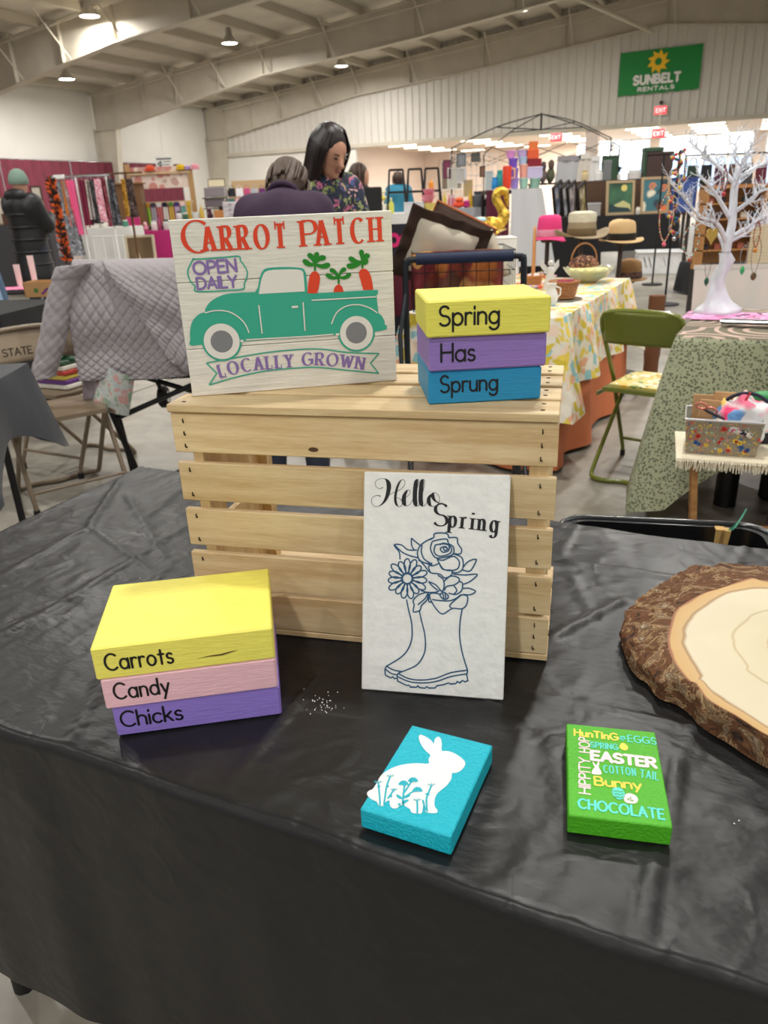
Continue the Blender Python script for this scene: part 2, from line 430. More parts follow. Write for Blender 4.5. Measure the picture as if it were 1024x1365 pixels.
def lettering(mb, txt, size, weight, x0=0, y0=0, z=0.0, gap=None, serif=False, fn=None, wide=1.0, fit=None, caps1=1.0):
    """writes txt as flat strokes; fn maps layout (x, y) to the surface; serif gives thick-and-thin strokes with feet"""
    gap = size * (.36 if serif else .2) if gap is None else gap
    if fit:
        tw = text_width(txt, size, 0, wide); wide *= (fit - gap * (len(txt) - 1)) / tw
    x = x0; fn = fn or (lambda a, b: (a, b))
    for ci, ch in enumerate(txt):
        adv, strokes = GL[ch]; sz = size * (caps1 if ci == 0 else 1)
        for st in strokes:
            P = [(x + px * sz * wide, y0 + py * sz) for px, py in st]
            if len(P) == 2:
                P = [(P[0][0] + (P[1][0] - P[0][0]) * k / 4, P[0][1] + (P[1][1] - P[0][1]) * k / 4) for k in range(5)]
            Q = [fn(*p) for p in P]
            if serif:
                thin = weight * .32
                fw = lambda t: thin + (weight - thin) * max(0, abs(cos(atan2(t.y, t.x) - radians(100)))) ** 2.6
                mb.ribbon(Q, weight, z, fw=fw)
                for (e, nb) in ((P[0], P[1]), (P[-1], P[-2])):
                    if hypot(P[0][0] - P[-1][0], P[0][1] - P[-1][1]) < 1e-5: break
                    dx, dy = e[0] - nb[0], e[1] - nb[1]
                    if abs(dy) > abs(dx) and min(abs(e[1] - y0), abs(e[1] - y0 - sz), abs(e[1] - y0 - .62 * sz), abs(e[1] - y0 + .32 * sz)) < 1e-4 * sz + 1e-9 and not (ch in 'YWA' and abs(e[1] - y0 - (0 if ch == 'W' else sz if ch == 'A' else -9)) < 1e-6):
                        sw = weight * .95; yy = e[1] - (thin * .5 if dy > 0 else -thin * .5)
                        mb.ribbon([fn(e[0] - sw, yy), fn(e[0], yy), fn(e[0] + sw, yy)], thin, z)
                    elif abs(dx) > abs(dy) * 1.5 and ch in 'ETL':
                        sw = weight * 1.1
                        mb.ribbon([fn(e[0], e[1] - (sw if e[1] > y0 + sz * .9 else sw * .5)), fn(e[0], e[1] + (sw if e[1] < y0 + .1 * sz else sw * .5))], thin, z)
            else:
                mb.ribbon(Q, weight, z)
                for e in (Q[0], Q[-1]): mb.disc(e, weight / 2, z, 8)
        x += adv * sz * wide + gap
    return x

def plane_map(o, p0, ux, uy):
    """returns f(px, py) -> (x, y) of a pixel on the plane through p0 spanned by ux, uy"""
    p0 = Vector(p0); ux = Vector(ux).normalized(); uy = Vector(uy).normalized(); n = ux.cross(uy)
    def f(px, py):
        q = onpl(px, py, p0, n) - p0
        return (q.dot(ux), q.dot(uy))
    return f
def crop_map(pm, x0, y0, sc): return lambda x, y: pm(x0 + x / sc, y0 + y / sc)
# ================================================================ SETTING
M_white_wall = mat('painted_wall', (226, 222, 214), .8, var=.06, vscale=.5)
M_clad = mat('ribbed_cladding', (208, 203, 194), .55)
M_steel = mat('painted_steel', (196, 188, 172), .6, var=.08, vscale=1.5)
M_roof = mat('roof_panel', (205, 198, 184), .8, var=.1, vscale=1.2)
M_pink = mat('pale_pink_wall', (228, 212, 202), .8)
M_black = mat('black_plastic', (18, 18, 20), .45)
M_blackm = mat('black_metal', (22, 23, 25), .35, metal=.3)
M_chrome = mat('chrome', (200, 200, 205), .2, metal=1)
M_white = mat('white_paint', (235, 235, 232), .5)

# floor: worn sealed concrete
def floor_material():
    m = bpy.data.materials.new('sealed_concrete'); m.use_nodes = True; nt = m.node_tree; b = nt.nodes['Principled BSDF']
    tc = nt.nodes.new('ShaderNodeTexCoord')
    n = nt.nodes.new('ShaderNodeTexNoise'); n.inputs['Scale'].default_value = 1.3; n.inputs['Detail'].default_value = 9
    n.inputs['Roughness'].default_value = .62
    n2 = nt.nodes.new('ShaderNodeTexNoise'); n2.inputs['Scale'].default_value = 9; n2.inputs['Detail'].default_value = 6
    for q in (n, n2): nt.links.new(tc.outputs['Object'], q.inputs['Vector'])
    mm = nt.nodes.new('ShaderNodeMath'); mm.operation = 'MULTIPLY_ADD'; mm.inputs[1].default_value = .4
    nt.links.new(n2.outputs['Fac'], mm.inputs[0]); nt.links.new(n.outputs['Fac'], mm.inputs[2])
    r = nt.nodes.new('ShaderNodeValToRGB'); r.color_ramp.elements[0].position = .5; r.color_ramp.elements[1].position = .9
    r.color_ramp.elements[0].color = srgb(112, 107, 97); r.color_ramp.elements[1].color = srgb(164, 158, 146)
    nt.links.new(mm.outputs[0], r.inputs['Fac']); nt.links.new(r.outputs[0], b.inputs['Base Color'])
    rr = nt.nodes.new('ShaderNodeMapRange'); rr.inputs['To Min'].default_value = .28; rr.inputs['To Max'].default_value = .5
    nt.links.new(n.outputs['Fac'], rr.inputs['Value']); nt.links.new(rr.outputs[0], b.inputs['Roughness'])
    return m
M_floor = floor_material()
fl = MB(); fl.boxmm((-22, -14, -.2), (34, 60, 0))
structure(fl.build('floor', M_floor))
# saw-cut joints in the slab
M_joint = mat('joint_filler', (88, 82, 72), .9)
jt = MB()
for k in range(7):
    a = hall(2 + 5.2 * k, -45, .0015); b = hall(2 + 5.2 * k, 7, .0015)
    n_ = E1 * .006; jt.add([a - n_, a + n_, b + n_, b - n_], [(0, 1, 2, 3)])
for k in range(9):
    a = hall(-1, -45.4 + 5.3 * k, .0015); b = hall(36, -45.4 + 5.3 * k, .0015)
    n_ = E2 * .006; jt.add([a - n_, a + n_, b + n_, b - n_], [(0, 1, 2, 3)])
structure(jt.build('trim_1', M_joint))

def hbox(mb, s0, s1, t0, t1, z0, z1):
    vs = [hall(s, t, z) for z in (z0, z1) for (s, t) in ((s0, t0), (s1, t0), (s1, t1), (s0, t1))]
    mb.add(vs, [(3, 2, 1, 0), (4, 5, 6, 7), (0, 1, 5, 4), (1, 2, 6, 5), (2, 3, 7, 6), (3, 0, 4, 7)])
roof_z = lambda s: 5.42 + .112 * (s + 1) if s < 18.4 else 5.42 + .112 * 19.4 - .112 * (s - 18.4)
# side wall on the left
w = MB(); hbox(w, -1.3, -1.0, -46, .3, 0, 5.45)
structure(w.build('wall_left', M_white_wall))
# gable wall: smooth panel below, ribbed cladding above the opening
ZO = 3.38
w = MB(); hbox(w, -1.0, 6.4, 0.12, .3, 0, ZO)
structure(w.build('wall_far_lower', M_white_wall))
w = MB(); prof = []
s = -1.0
while s < 36:
    prof += [(s, .10), (s + .17, .10), (s + .20, .06), (s + .25, .06), (s + .28, .10)]; s += .305
vs = []; fs = []
for (ss, tt) in prof:
    vs += [hall(ss, tt, ZO), hall(ss, tt, roof_z(ss) + .1)]
for i in range(len(prof) - 1): fs.append((2 * i, 2 * i + 2, 2 * i + 3, 2 * i + 1))
w.add(vs, fs); hbox(w, -1, 36, .12, .3, ZO, 5.3)
structure(w.build('wall_far', M_clad))
w = MB(); hbox(w, -1, 36, .02, .14, ZO - .09, ZO + .05)
structure(w.build('trim_2', M_steel))
# roof sheets and purlins
w = MB()
sv = [-1.3, 18.4, 37]
for i in range(2):
    vs = [hall(a, t, roof_z(a) + dz) for dz in (0, .08) for (a, t) in ((sv[i], -46), (sv[i + 1], -46), (sv[i + 1], .3), (sv[i], .3))]
    w.add(vs, [(3, 2, 1, 0), (4, 5, 6, 7), (0, 1, 5, 4), (1, 2, 6, 5), (2, 3, 7, 6), (3, 0, 4, 7)])
structure(w.build('ceiling', M_roof))
M_purlin = mat('purlin', (182, 174, 158), .6)
pr = []
for k in range(24):
    ss = -.4 + 1.52 * k
    if 17.9 < ss < 18.9: ss += .5
    w = MB(); z = roof_z(ss)
    hbox(w, ss - .05, ss + .05, -46, .1, z - .22, z - .003)
    hbox(w, ss - .11, ss + .05, -46, .1, z - .235, z - .22)
    pr.append(structure(w.build('purlin', M_purlin)))
# rigid steel frames
def frame_bottom(s):
    pts = [(0.1, 4.08), (6.6, 5.2), (12, 5.68), (18.4, 6.38), (24.8, 5.68), (30.2, 5.2), (36.7, 4.08)]
    for i in range(len(pts) - 1):
        if s <= pts[i + 1][0]:
            a, b = pts[i], pts[i + 1]; return a[1] + (b[1] - a[1]) * (s - a[0]) / (b[0] - a[0])
    return pts[-1][1]
for fi, t in enumerate((0, -6.9, -13.8, -20.7, -27.6, -34.5)):
    w = MB(); S = [-.95, .1, 1.5, 3, 4.8, 6.6, 9, 12, 15, 18.4, 21.5, 24.8, 27.5, 30.2, 33.5, 36.7]
    top = lambda s: roof_z(s) - .24
    # tapered column and haunch web
    for (tt, wd) in ((t, .012),):
        prev = None
        for a, b in zip(S[1:], S[2:]):
            vs = [hall(x, t + dt, z) for dt in (-wd, wd) for (x, z) in ((a, frame_bottom(a)), (b, frame_bottom(b)), (b, top(b)), (a, top(a)))]
            w.add(vs, [(0, 1, 2, 3), (7, 6, 5, 4), (0, 4, 5, 1), (3, 2, 6, 7)])
        vs = [hall(x, t + dt, z) for dt in (-wd, wd) for (x, z) in ((-.95, 0), (-.45, 0), (.1, 4.08), (.1, top(.1)), (-.95, top(-.95)))]
        w.add(vs, [(0, 1, 2, 3, 4), (9, 8, 7, 6, 5)])
    def flange(pts, hw=.13, th=.03):
        for (a, b) in zip(pts, pts[1:]):
            vs = [hall(x, t + dt, z + dz) for dz in (-th, 0) for (x, z, dt) in ((a[0], a[1], -hw), (b[0], b[1], -hw), (b[0], b[1], hw), (a[0], a[1], hw))]
            w.add(vs, [(3, 2, 1, 0), (4, 5, 6, 7), (0, 1, 5, 4), (1, 2, 6, 5), (2, 3, 7, 6), (3, 0, 4, 7)])
    flange([(x, frame_bottom(x)) for x in S[1:]]); flange([(x, top(x) + .03) for x in S])
    # column flanges
    for (xa, xb) in ((-.95, -.95), (-.45, .1)):
        vs = [hall(xa + d, t + dt, 0) for d in (-.015, .015) for dt in (-.13, .13)] + [hall(xb + d, t + dt, 4.08) for d in (-.015, .015) for dt in (-.13, .13)]
        w.add(vs, [(0, 1, 5, 4), (2, 6, 7, 3), (0, 4, 6, 2), (1, 3, 7, 5)])
    hbox(w, -.95, .14, t - .13, t + .13, 4.03, 4.07)
    # web stiffeners and bolted end plates
    for x in S[1:-1]:
        hbox(w, x - .012, x + .012, t - .12, t + .12, frame_bottom(x), top(x))
    structure(w.build('steel_frame', M_steel))
    # flange braces running up to the purlins
    w = MB()
    for x in S[3:-1]:
        w.tube([hall(x + .3, t - .1, frame_bottom(x + .3)), hall(x + .3, t - 1.1, roof_z(x + .3) - .2)], .02, 5)
    if fi < 3: structure(w.build('flange_brace', M_steel))
# conduit along the frames' tops
w = MB()
for t in (-.35, -7.3, -14.3):
    w.tube([hall(0, t, 5.1), hall(6.6, t, 5.85), hall(18.4, t, 7.0)], .022, 6)
structure(w.build('conduit', M_steel))
# diagonal brace pipe at the ridge
w = MB(); w.tube([hall(18.0, -.3, 6.15), hall(15.2, -9.5, 6.6)], .07, 8)
structure(w.build('brace_pipe', M_steel))

# ---- next room seen through the wide opening
M_ceil2 = mat('low_ceiling', (214, 200, 188), .8)
w = MB(); hbox(w, 6.2, 34, .14, 8.6, ZO - .02, ZO + .1); structure(w.build('ceiling_low', M_ceil2))
w = MB()
hbox(w, 6.0, 14.0, 8.4, 8.6, 0, ZO)
for (a, b) in ((17.3, 17.7), (21.6, 22.1), (26, 26.4), (30.4, 34)): hbox(w, a, b, 8.4, 8.6, 0, ZO)
hbox(w, 14, 34, 8.4, 8.6, 0, 1.05)
hbox(w, 6.0, 6.2, .3, 8.6, 0, ZO)
structure(w.build('wall_back', M_pink))
w = MB(); hbox(w, 15.9, 16.35, .1, .5, 0, ZO); hbox(w, 25.6, 26.0, .1, .5, 0, ZO)
structure(w.build('opening_post', M_pink))
M_pane = mat('daylight_pane', (232, 242, 255), .3, emis=1.05)
M_pane2 = mat('street_view_pane', (176, 204, 236), .3, emis=.85)
for i, (a, b) in enumerate(((14.0, 17.3), (17.7, 21.6), (22.1, 26.0), (26.4, 30.4))):
    fr = MB(); n = 4; dx = (b - a) / n
    for k in range(n + 1): hbox(fr, a + dx * k - .04, a + dx * k + .04, 8.38, 8.5, 1.05, ZO - .02)
    for z in (1.08, 2.42, ZO - .05): hbox(fr, a, b, 8.38, 8.5, z - .04, z + .04)
    wo = structure(fr.build('window_%d' % (i + 1), M_white))
    for k in range(n):
        for (z0, z1, m_) in ((1.12, 2.38, M_pane2), (2.46, ZO - .09, M_pane)):
            p = MB(); hbox(p, a + dx * k + .04, a + dx * k + dx - .04, 8.43, 8.46, z0, z1); p.build('pane', m_, wo)
# wall mirror-like windows in the pink wall
fr = MB(); 
for a in (7.2, 7.95): hbox(fr, a, a + .05, 8.3, 8.4, 1.6, 2.9)
for a in (7.55, 8.3): hbox(fr, a, a + .05, 8.3, 8.4, 1.6, 2.9)
hbox(fr, 7.2, 8.35, 8.3, 8.4, 2.88, 2.95); hbox(fr, 7.2, 8.35, 8.3, 8.4, 1.55, 1.62)
wo = structure(fr.build('window_5', M_white))
for a in (7.25, 8.0):
    p = MB(); hbox(p, a, a + .3, 8.33, 8.37, 1.62, 2.88); p.build('pane', mat('dark_pane', (120, 112, 106), .2), wo)
# strip lights of the low ceiling
M_tube = mat('lit_fluorescent', (255, 246, 224), .4, emis=3.2)
k = 0; proto = None
for t in (.9, 2.6, 4.3, 6.0, 7.6):
    for s in (8.2, 11.4, 14.6, 17.8, 20.0, 22.4, 24.8):
        ss = s + (.9 if int(t) % 2 else 0)
        if proto is None:
            proto = thing('strip_light', 'lit fluorescent strip light on the low ceiling beyond the wide opening', 'ceiling light', hall(ss, t, ZO - .02), HA, 'strip lights on the low ceiling')
            MB().box((0, 0, -.03), (1.25, .22, .05)).build('housing', M_white, proto)
            MB().box((0, 0, -.07), (1.2, .16, .03), bev=.01).build('diffuser', M_tube, proto)
        else: copy_tree(proto, loc=hall(ss, t, ZO - .02))
for (s, t) in ((11, 3), (18, 3), (25, 3), (14.5, 6)):
    ld = bpy.data.lights.new('low_room_light', 'AREA'); ld.shape = 'RECTANGLE'; ld.size = 1.2; ld.size_y = .4; ld.energy = 300; ld.color = (1, .93, .82)
    lo = bpy.data.objects.new('low_room_light', ld); COL.objects.link(lo); lo.location = hall(s, t, ZO - .16)

# ---- high bay lamps
M_bell = mat('bell_aluminium', (190, 186, 178), .35, metal=.6)
M_glow = mat('lamp_glow', (255, 252, 240), .4, emis=9.0)
places = {0: 'lit bell lamp hanging low near the left wall before the middle frame', 1: 'lit bell lamp hanging in the bay between the two near frames, left of centre',
          2: 'lit bell lamp cut by the top left edge of the photo', 3: 'lit bell lamp above the woman in the flowered top', 4: 'lit bell lamp high above the white boarded gable, nearest the green banner',
          5: 'small dim lamp high in the bay beyond the middle frame'}
proto = None
for i, (s_, t_, z_) in enumerate(HIGHBAYS):
    if i > 5 and i % 1 == 0 and t_ < -15: 
        lab = 'lit bell lamp hanging from the roof, outside the photo'
    else: lab = places.get(i, 'lit bell lamp hanging from the roof, outside the photo')
    if proto is None:
        proto = thing('high_bay_lamp', lab, 'ceiling lamp', hall(s_, t_, z_), 0, 'high bay lamps')
        MB().lathe([(.05, .42), (.09, .40), (.10, .22), (.13, .17), (.24, .02), (.245, 0), (.235, 0), (.22, .03), (.11, .17), (.05, .2)], n=24).build('shade', M_bell, proto, 40)
        MB().lathe([(.0, -.015), (.14, -.005), (.225, .012), (.14, .05), (.0, .06)], n=24).build('lens', M_glow, proto, 60)
        MB().tube([(0, 0, .42), (0, 0, roof_z(s_) - z_ - .2)], .012, 6).build('hanger', M_steel, proto)
    else: copy_tree(proto, label=lab, loc=hall(s_, t_, z_))
for i in range(0):
    pass

# ---- banner on the gable
def hall_plane_thing(name, label, cat, s, t, z): return thing(name, label, cat, hall(s, t, z), HA)
b = hall_plane_thing('banner', 'green rental firm banner with yellow sun high on the gable wall', 'banner', 16.97, -.0, 4.30)
M_green = mat('banner_green', (8, 132, 54), .6)
def bf(u, v):
    z = 1.36 * (1 - v) + (.03 * abs(sin(u * 17)) if v == 1 else 0) + .02 * u
    return (2.69 * u, -.02 + .012 * sin(u * 9), z)
MB().grid(lambda u, v: bf(u, v), 24, 8).build('cloth', M_green, b, 60)
M_yel = mat('sun_yellow', (246, 196, 22), .6); pr_ = MB(Matrix.Translation((0, -.055, 0)) @ Matrix.Rotation(pi / 2, 4, 'X'))
c = (1.29, .98); pts = []
n = 9
for k in range(n):
    a = 2 * pi * k / n + .2
    pts.append((c[0] + .24 * cos(a), c[1] + .24 * sin(a))); pts.append((c[0] + .38 * cos(a + .52), c[1] + .38 * sin(a + .52)))
pr_.prism(pts, 0, .004); pr_.build('sun_print', M_yel, b)
q = MB(Matrix.Translation((0, -.061, 0)) @ Matrix.Rotation(pi / 2, 4, 'X')); q.disc(c, .115); q.build('sun_centre', M_green, b)
q = MB(Matrix.Translation((0, -.058, 0)) @ Matrix.Rotation(pi / 2, 4, 'X'))
lettering(q, 'SUNBELT', .25, .078, .52, .34, 0, .075, wide=.86, fit=1.52); lettering(q, 'RENTALS', .11, .034, .68, .12, 0, .06, fit=1.2, wide=1.1)
q.build('lettering', mat('banner_white', (236, 236, 230), .6), b)

# exit signs
M_exit = mat('exit_red', (236, 40, 52), .5, emis=1.2)
def exit_sign(loc, rz, label, hang=0.0, sc=1.0):
    e = thing('exit_sign', label, 'exit sign', loc, rz)
    MB().box((0, 0, 0), (.34 * sc, .06, .22 * sc), bev=.01).build('housing', M_white, e)
    MB().box((0, -.034, 0), (.31 * sc, .01, .19 * sc)).build('face', M_exit, e)
    t = MB(Matrix.Translation((0, -.041, 0)) @ Matrix.Rotation(pi / 2, 4, 'X'))
    x = -.115 * sc
    for ch in 'EXIT':
        if ch == 'X':
            t.ribbon([(x, -.05 * sc), (x + .05 * sc, .05 * sc)], .014 * sc); t.ribbon([(x, .05 * sc), (x + .05 * sc, -.05 * sc)], .014 * sc); x += .075 * sc
        else:
            lettering(t, ch, .1 * sc, .014 * sc, x, -.05 * sc, 0); x += (.02 if ch == 'I' else .06) * sc + .012 * sc
    t.build('lettering', mat('exit_white', (255, 235, 230), .5, emis=1.0), e)
    if hang: MB().tube([(0, 0, .1 * sc), (0, 0, .1 * sc + hang)], .012, 6).build('hanger', M_steel, e)
    return e
e = exit_sign(hall(18.48, -.06, 3.77), HA, 'red lit exit sign on the gable wall below the green banner', 0, 1.3)
MB().box((0, .0, .24), (.12, .1, .1), bev=.02).build('emergency_lamp', M_black, e)
exit_sign(hall(-.93, -3.0, 3.05), radians(65), 'red exit sign on the left wall beside the maroon curtain', 0, 1.1)
exit_sign(at(742, 183, 21), HA, 'red exit sign hanging under the low ceiling, left one of the two over the windows', .45, .9)
exit_sign(at(878, 178, 19.5), HA, 'red exit sign hanging above the white jewelry tree', .45, .9)

# maroon curtain of cloth panels on pipe along the left wall
M_maroon = mat('maroon_drape', (108, 38, 54), .8, var=.12, vscale=3)
cr = thing('curtain_run', 'maroon pipe and drape curtain along the left wall', 'curtain', hall(-.45, -18, 0), radians(65))
CL = [0, 3.0, 6.0, 9.0, 12.0, 15.2]
for a, b2 in zip(CL, CL[1:]):
    m = MB(); L = b2 - a - .05
    m.grid(lambda u, v: (a + L * u, .06 * sin(u * 44) * (1 - .5 * v), 2.92 * v + .02), 88, 4)
    m.build('drape', M_maroon, cr, 60)
for a in CL: MB().tube([(a - .02, .02, 0), (a - .02, .02, 2.98)], .024, 8).build('post', M_chrome, cr, 60)
MB().tube([(0, .02, 2.95), (15.2, .02, 2.95)], .02, 8).build('rail', M_chrome, cr, 60)
# blue tape marks on the floor
for i, (px, py, ang, L, lab) in enumerate(((95, 634, 35, .09, 'short strip of blue tape on the concrete, slanting half of the mark'), (103, 632, -5, .07, 'short strip of blue tape on the concrete, level half of the mark'))):
    p = onz(px, py, .002 + .001 * i)
    solo(MB().box((0, 0, 0), (L, .02, .0008)), 'floor_tape', mat('blue_tape', (52, 92, 206), .6), lab, 'tape', p, radians(ang), 'blue tape marks')
# ================================================================ FOREGROUND TABLE
TA = radians(-25.5); TD = Vector((cos(TA), sin(TA), 0)); TN = Vector((-sin(TA), cos(TA), 0))
T0 = TD * -1.17 + TN * .444          # front left corner of the table
TL, TW, TZ = 1.83, .76, .74
def tl(p):                            # world -> table frame
    d = Vector((p[0], p[1], 0)) - T0; return (d.dot(TD), d.dot(TN))
M_ttop = mat('table_plastic', (206, 202, 192), .5)
tb = thing('folding_table', 'long folding table under the black plastic cloth', 'table', T0, TA)
MB().box((TL / 2, TW / 2, TZ - .025), (TL - .01, TW - .01, .045), bev=.01).build('table_top', M_ttop, tb)
for sx in (.2, TL - .2):
    for sy in (.1, TW - .1):
        MB().tube([(sx, sy, TZ - .05), (sx + (-.04 if sx < 1 else .04), sy, .0)], .021, 10).build('leg', M_blackm, tb, 60)
    MB().tube([(sx, .1, .22), (sx, TW - .1, .22)], .011, 8).build('crossbar', M_blackm, tb, 60)
# plastic cloth with packing creases, wrinkles and long drops
def crease(px0, py0, px1, py1, h, w):
    return (tl(onz(px0, py0, .742)), tl(onz(px1, py1, .742)), h, w)
CRE = [crease(0, 848, 105, 792, .0035, .006), crease(105, 792, 250, 700, .003, .007), crease(0, 770, 120, 702, .0035, .006),
       crease(0, 778, 145, 822, -.0035, .004), crease(145, 822, 370, 905, .0025, .005), crease(120, 702, 200, 760, .0045, .006), crease(120, 702, 160, 640, .005, .008),
       crease(195, 690, 260, 640, .003, .008), crease(170, 660, 220, 745, .004, .007), crease(160, 820, 235, 745, .003, .006),
       crease(300, 1055, 430, 900, .0045, .005), crease(95, 990, 140, 900, .0035, .005), crease(50, 855, 100, 822, .002, .004),
       crease(855, 1240, 905, 1020, .0035, .005), crease(905, 1020, 1000, 700, .003, .005),
       crease(745, 748, 910, 775, .006, .009), crease(745, 760, 860, 770, -.004, .005), crease(735, 850, 830, 800, .0055, .010), crease(735, 870, 815, 830, -.004, .008),
       crease(760, 765, 800, 840, .003, .007), crease(650, 940, 740, 985, .003, .006), crease(740, 985, 1024, 1090, .003, .008), crease(700, 925, 1000, 985, .004, .008),
       crease(745, 705, 770, 690, .003, .006), crease(640, 1150, 700, 950, .0016, .004), crease(500, 1110, 520, 1085, .002, .004), crease(770, 700, 745, 740, .003, .007),
       crease(740, 718, 1015, 756, .002, .003), crease(60, 690, 250, 720, .0025, .006), crease(90, 885, 60, 960, .002, .005)]
def cloth_h(x, y):
    h = 0.0
    for (a, b2, hh, ww) in CRE:
        dx, dy = b2[0] - a[0], b2[1] - a[1]; L2 = dx * dx + dy * dy
        t = ((x - a[0]) * dx + (y - a[1]) * dy) / L2
        if -.06 < t < 1.06:
            d = abs((x - a[0]) * dy - (y - a[1]) * dx) / sqrt(L2)
            ww2 = ww * .62
            if d < ww * 3: h += .85 * hh * math.exp(-(d / ww2) ** 2) * min(1, max(0, (t + .06) / .1), (1.06 - t) / .1)
    v = Vector((x * 5, y * 5, 1.3)); h += .0022 * noise.noise(v)
    v = Vector((x * 16 + y * 9, y * 13 - x * 5, .3)); h += .0011 * noise.noise(v)
    q = Vector((x * 7 + 2 * noise.noise(Vector((x * 3, y * 3, 9))), y * 9, 2.2)); h += .0022 * (1 - min(1, abs(noise.noise(q)) * 7)) * max(0, .4 + noise.noise(Vector((x * 3, y * 3, 5))))
    q = Vector((x * 19 - y * 8, y * 15 + x * 9, 7.7)); h += .0009 * (1 - min(1, abs(noise.noise(q)) * 5))
    return h
DROP = .47
def sheet_pos(x, y):
    """sheet coordinates -> draped position in the table frame"""
    r = .012; ox = oy = 0.0; X, Y, Z = x, y, TZ + .002
    if y < 0: oy = -y
    if y > TW: oy = y - TW
    if x < 0: ox = -x
    if x > TL: ox = x - TL
    sx = -1 if x < 0 else 1; sy = -1 if y < 0 else 1
    if ox or oy:
        d = max(ox, oy); X = min(max(x, 0), TL); Y = min(max(y, 0), TW)
        if oy >= ox:
            wave = (.006 + .030 * min(d, .5)) * (noise.noise(Vector((x * 4.2, 3.1 + sy, d * .7))) + .45 * noise.noise(Vector((x * 11, 7 + sy, d * 1.2))))
            if ox: X = (0 if x < 0 else TL) + sx * ox * .25; wave += .35 * ox
            a = min(d / r, pi / 2); Y += sy * (r * sin(a) + .015 * d + max(-.01, wave))
            Z -= r * (1 - cos(a)) + max(0, d - r * pi / 2)
        else:
            wave = (.006 + .03 * min(d, .5)) * noise.noise(Vector((y * 4.2, 13.1, d * .7)))
            if oy: Y = (0 if y < 0 else TW) + sy * oy * .25; wave += .35 * oy
            a = min(d / r, pi / 2); X += sx * (r * sin(a) + .015 * d + max(-.01, wave))
            Z -= r * (1 - cos(a)) + max(0, d - r * pi / 2)
    e = min(x, TL - x, y, TW - y)
    h = cloth_h(x, y)
    if e > -.01: Z += max(0, h + .0008)
    else:
        if oy >= ox: Y += sy * h * .5
        else: X += sx * h * .5
    return (X, Y, Z)
def axis_samples(a, b2, edges, fine, coarse):
    out = []; x = a
    while x < b2:
        out.append(x)
        near = min(abs(x - e) for e in edges)
        x += fine * .45 if near < .03 else (fine if a + DROP * .0 <= x and edges[0] - .02 < x < edges[1] + .02 else coarse)
    out.append(b2); return out
xs = axis_samples(-DROP, TL + .3, (0, TL), .0075, .02); ys = axis_samples(-DROP, TW + .22, (0, TW), .0065, .016)
vs = [sheet_pos(x, y) for y in ys for x in xs]; nx = len(xs)
fs = [(j * nx + i, j * nx + i + 1, (j + 1) * nx + i + 1, (j + 1) * nx + i) for j in range(len(ys) - 1) for i in range(nx - 1)]
cm = MB(); cm.add(vs, fs)
M_cloth = mat('black_plastic_film', (29, 29, 30), .36, bump=.10, bscale=45, stretch=(1, 2.2, 1), spec=.32)
def cloth_detail(m):
    nt = m.node_tree; b = nt.nodes['Principled BSDF']
    tc = nt.nodes.new('ShaderNodeTexCoord'); w_ = nt.nodes.new('ShaderNodeTexNoise'); w_.inputs['Scale'].default_value = 6
    w_.inputs['Detail'].default_value = 6; w_.inputs['Distortion'].default_value = 1.5
    nt.links.new(tc.outputs['Object'], w_.inputs['Vector'])
    rr = nt.nodes.new('ShaderNodeMapRange'); rr.inputs['To Min'].default_value = .27; rr.inputs['To Max'].default_value = .5
    nt.links.new(w_.outputs['Fac'], rr.inputs['Value']); nt.links.new(rr.outputs[0], b.inputs['Roughness'])
def crumple(m, sc, st):
    nt = m.node_tree; b = nt.nodes['Principled BSDF']; old = b.inputs['Normal'].links[0].from_socket
    tc = nt.nodes.new('ShaderNodeTexCoord'); n = nt.nodes.new('ShaderNodeTexNoise'); n.inputs['Scale'].default_value = sc * .5
    mx = nt.nodes.new('ShaderNodeMixRGB'); mx.blend_type = 'LINEAR_LIGHT'; mx.inputs['Fac'].default_value = .12
    nt.links.new(tc.outputs['Object'], n.inputs['Vector']); nt.links.new(tc.outputs['Object'], mx.inputs[1]); nt.links.new(n.outputs['Color'], mx.inputs[2])
    v = nt.nodes.new('ShaderNodeTexVoronoi'); v.feature = 'DISTANCE_TO_EDGE'; v.inputs['Scale'].default_value = sc; nt.links.new(mx.outputs[0], v.inputs['Vector'])
    mp = nt.nodes.new('ShaderNodeMapRange'); mp.inputs['From Max'].default_value = .22; mp.interpolation_type = 'SMOOTHSTEP'; nt.links.new(v.outputs['Distance'], mp.inputs['Value'])
    bp = nt.nodes.new('ShaderNodeBump'); bp.inputs['Strength'].default_value = st; bp.inputs['Distance'].default_value = .006; bp.invert = True
    nt.links.new(mp.outputs[0], bp.inputs['Height']); nt.links.new(old, bp.inputs['Normal']); nt.links.new(bp.outputs[0], b.inputs['Normal'])
crumple(M_cloth, 6, .10); crumple(M_cloth, 15, .06)
cloth_detail(M_cloth)
co = cm.build('tablecloth', M_cloth, None, 180); co.location = T0; co.rotation_euler = (0, 0, TA)
tag(co, 'thin black plastic tablecloth with packing creases on the front table', 'tablecloth')
ZT = TZ + .0052

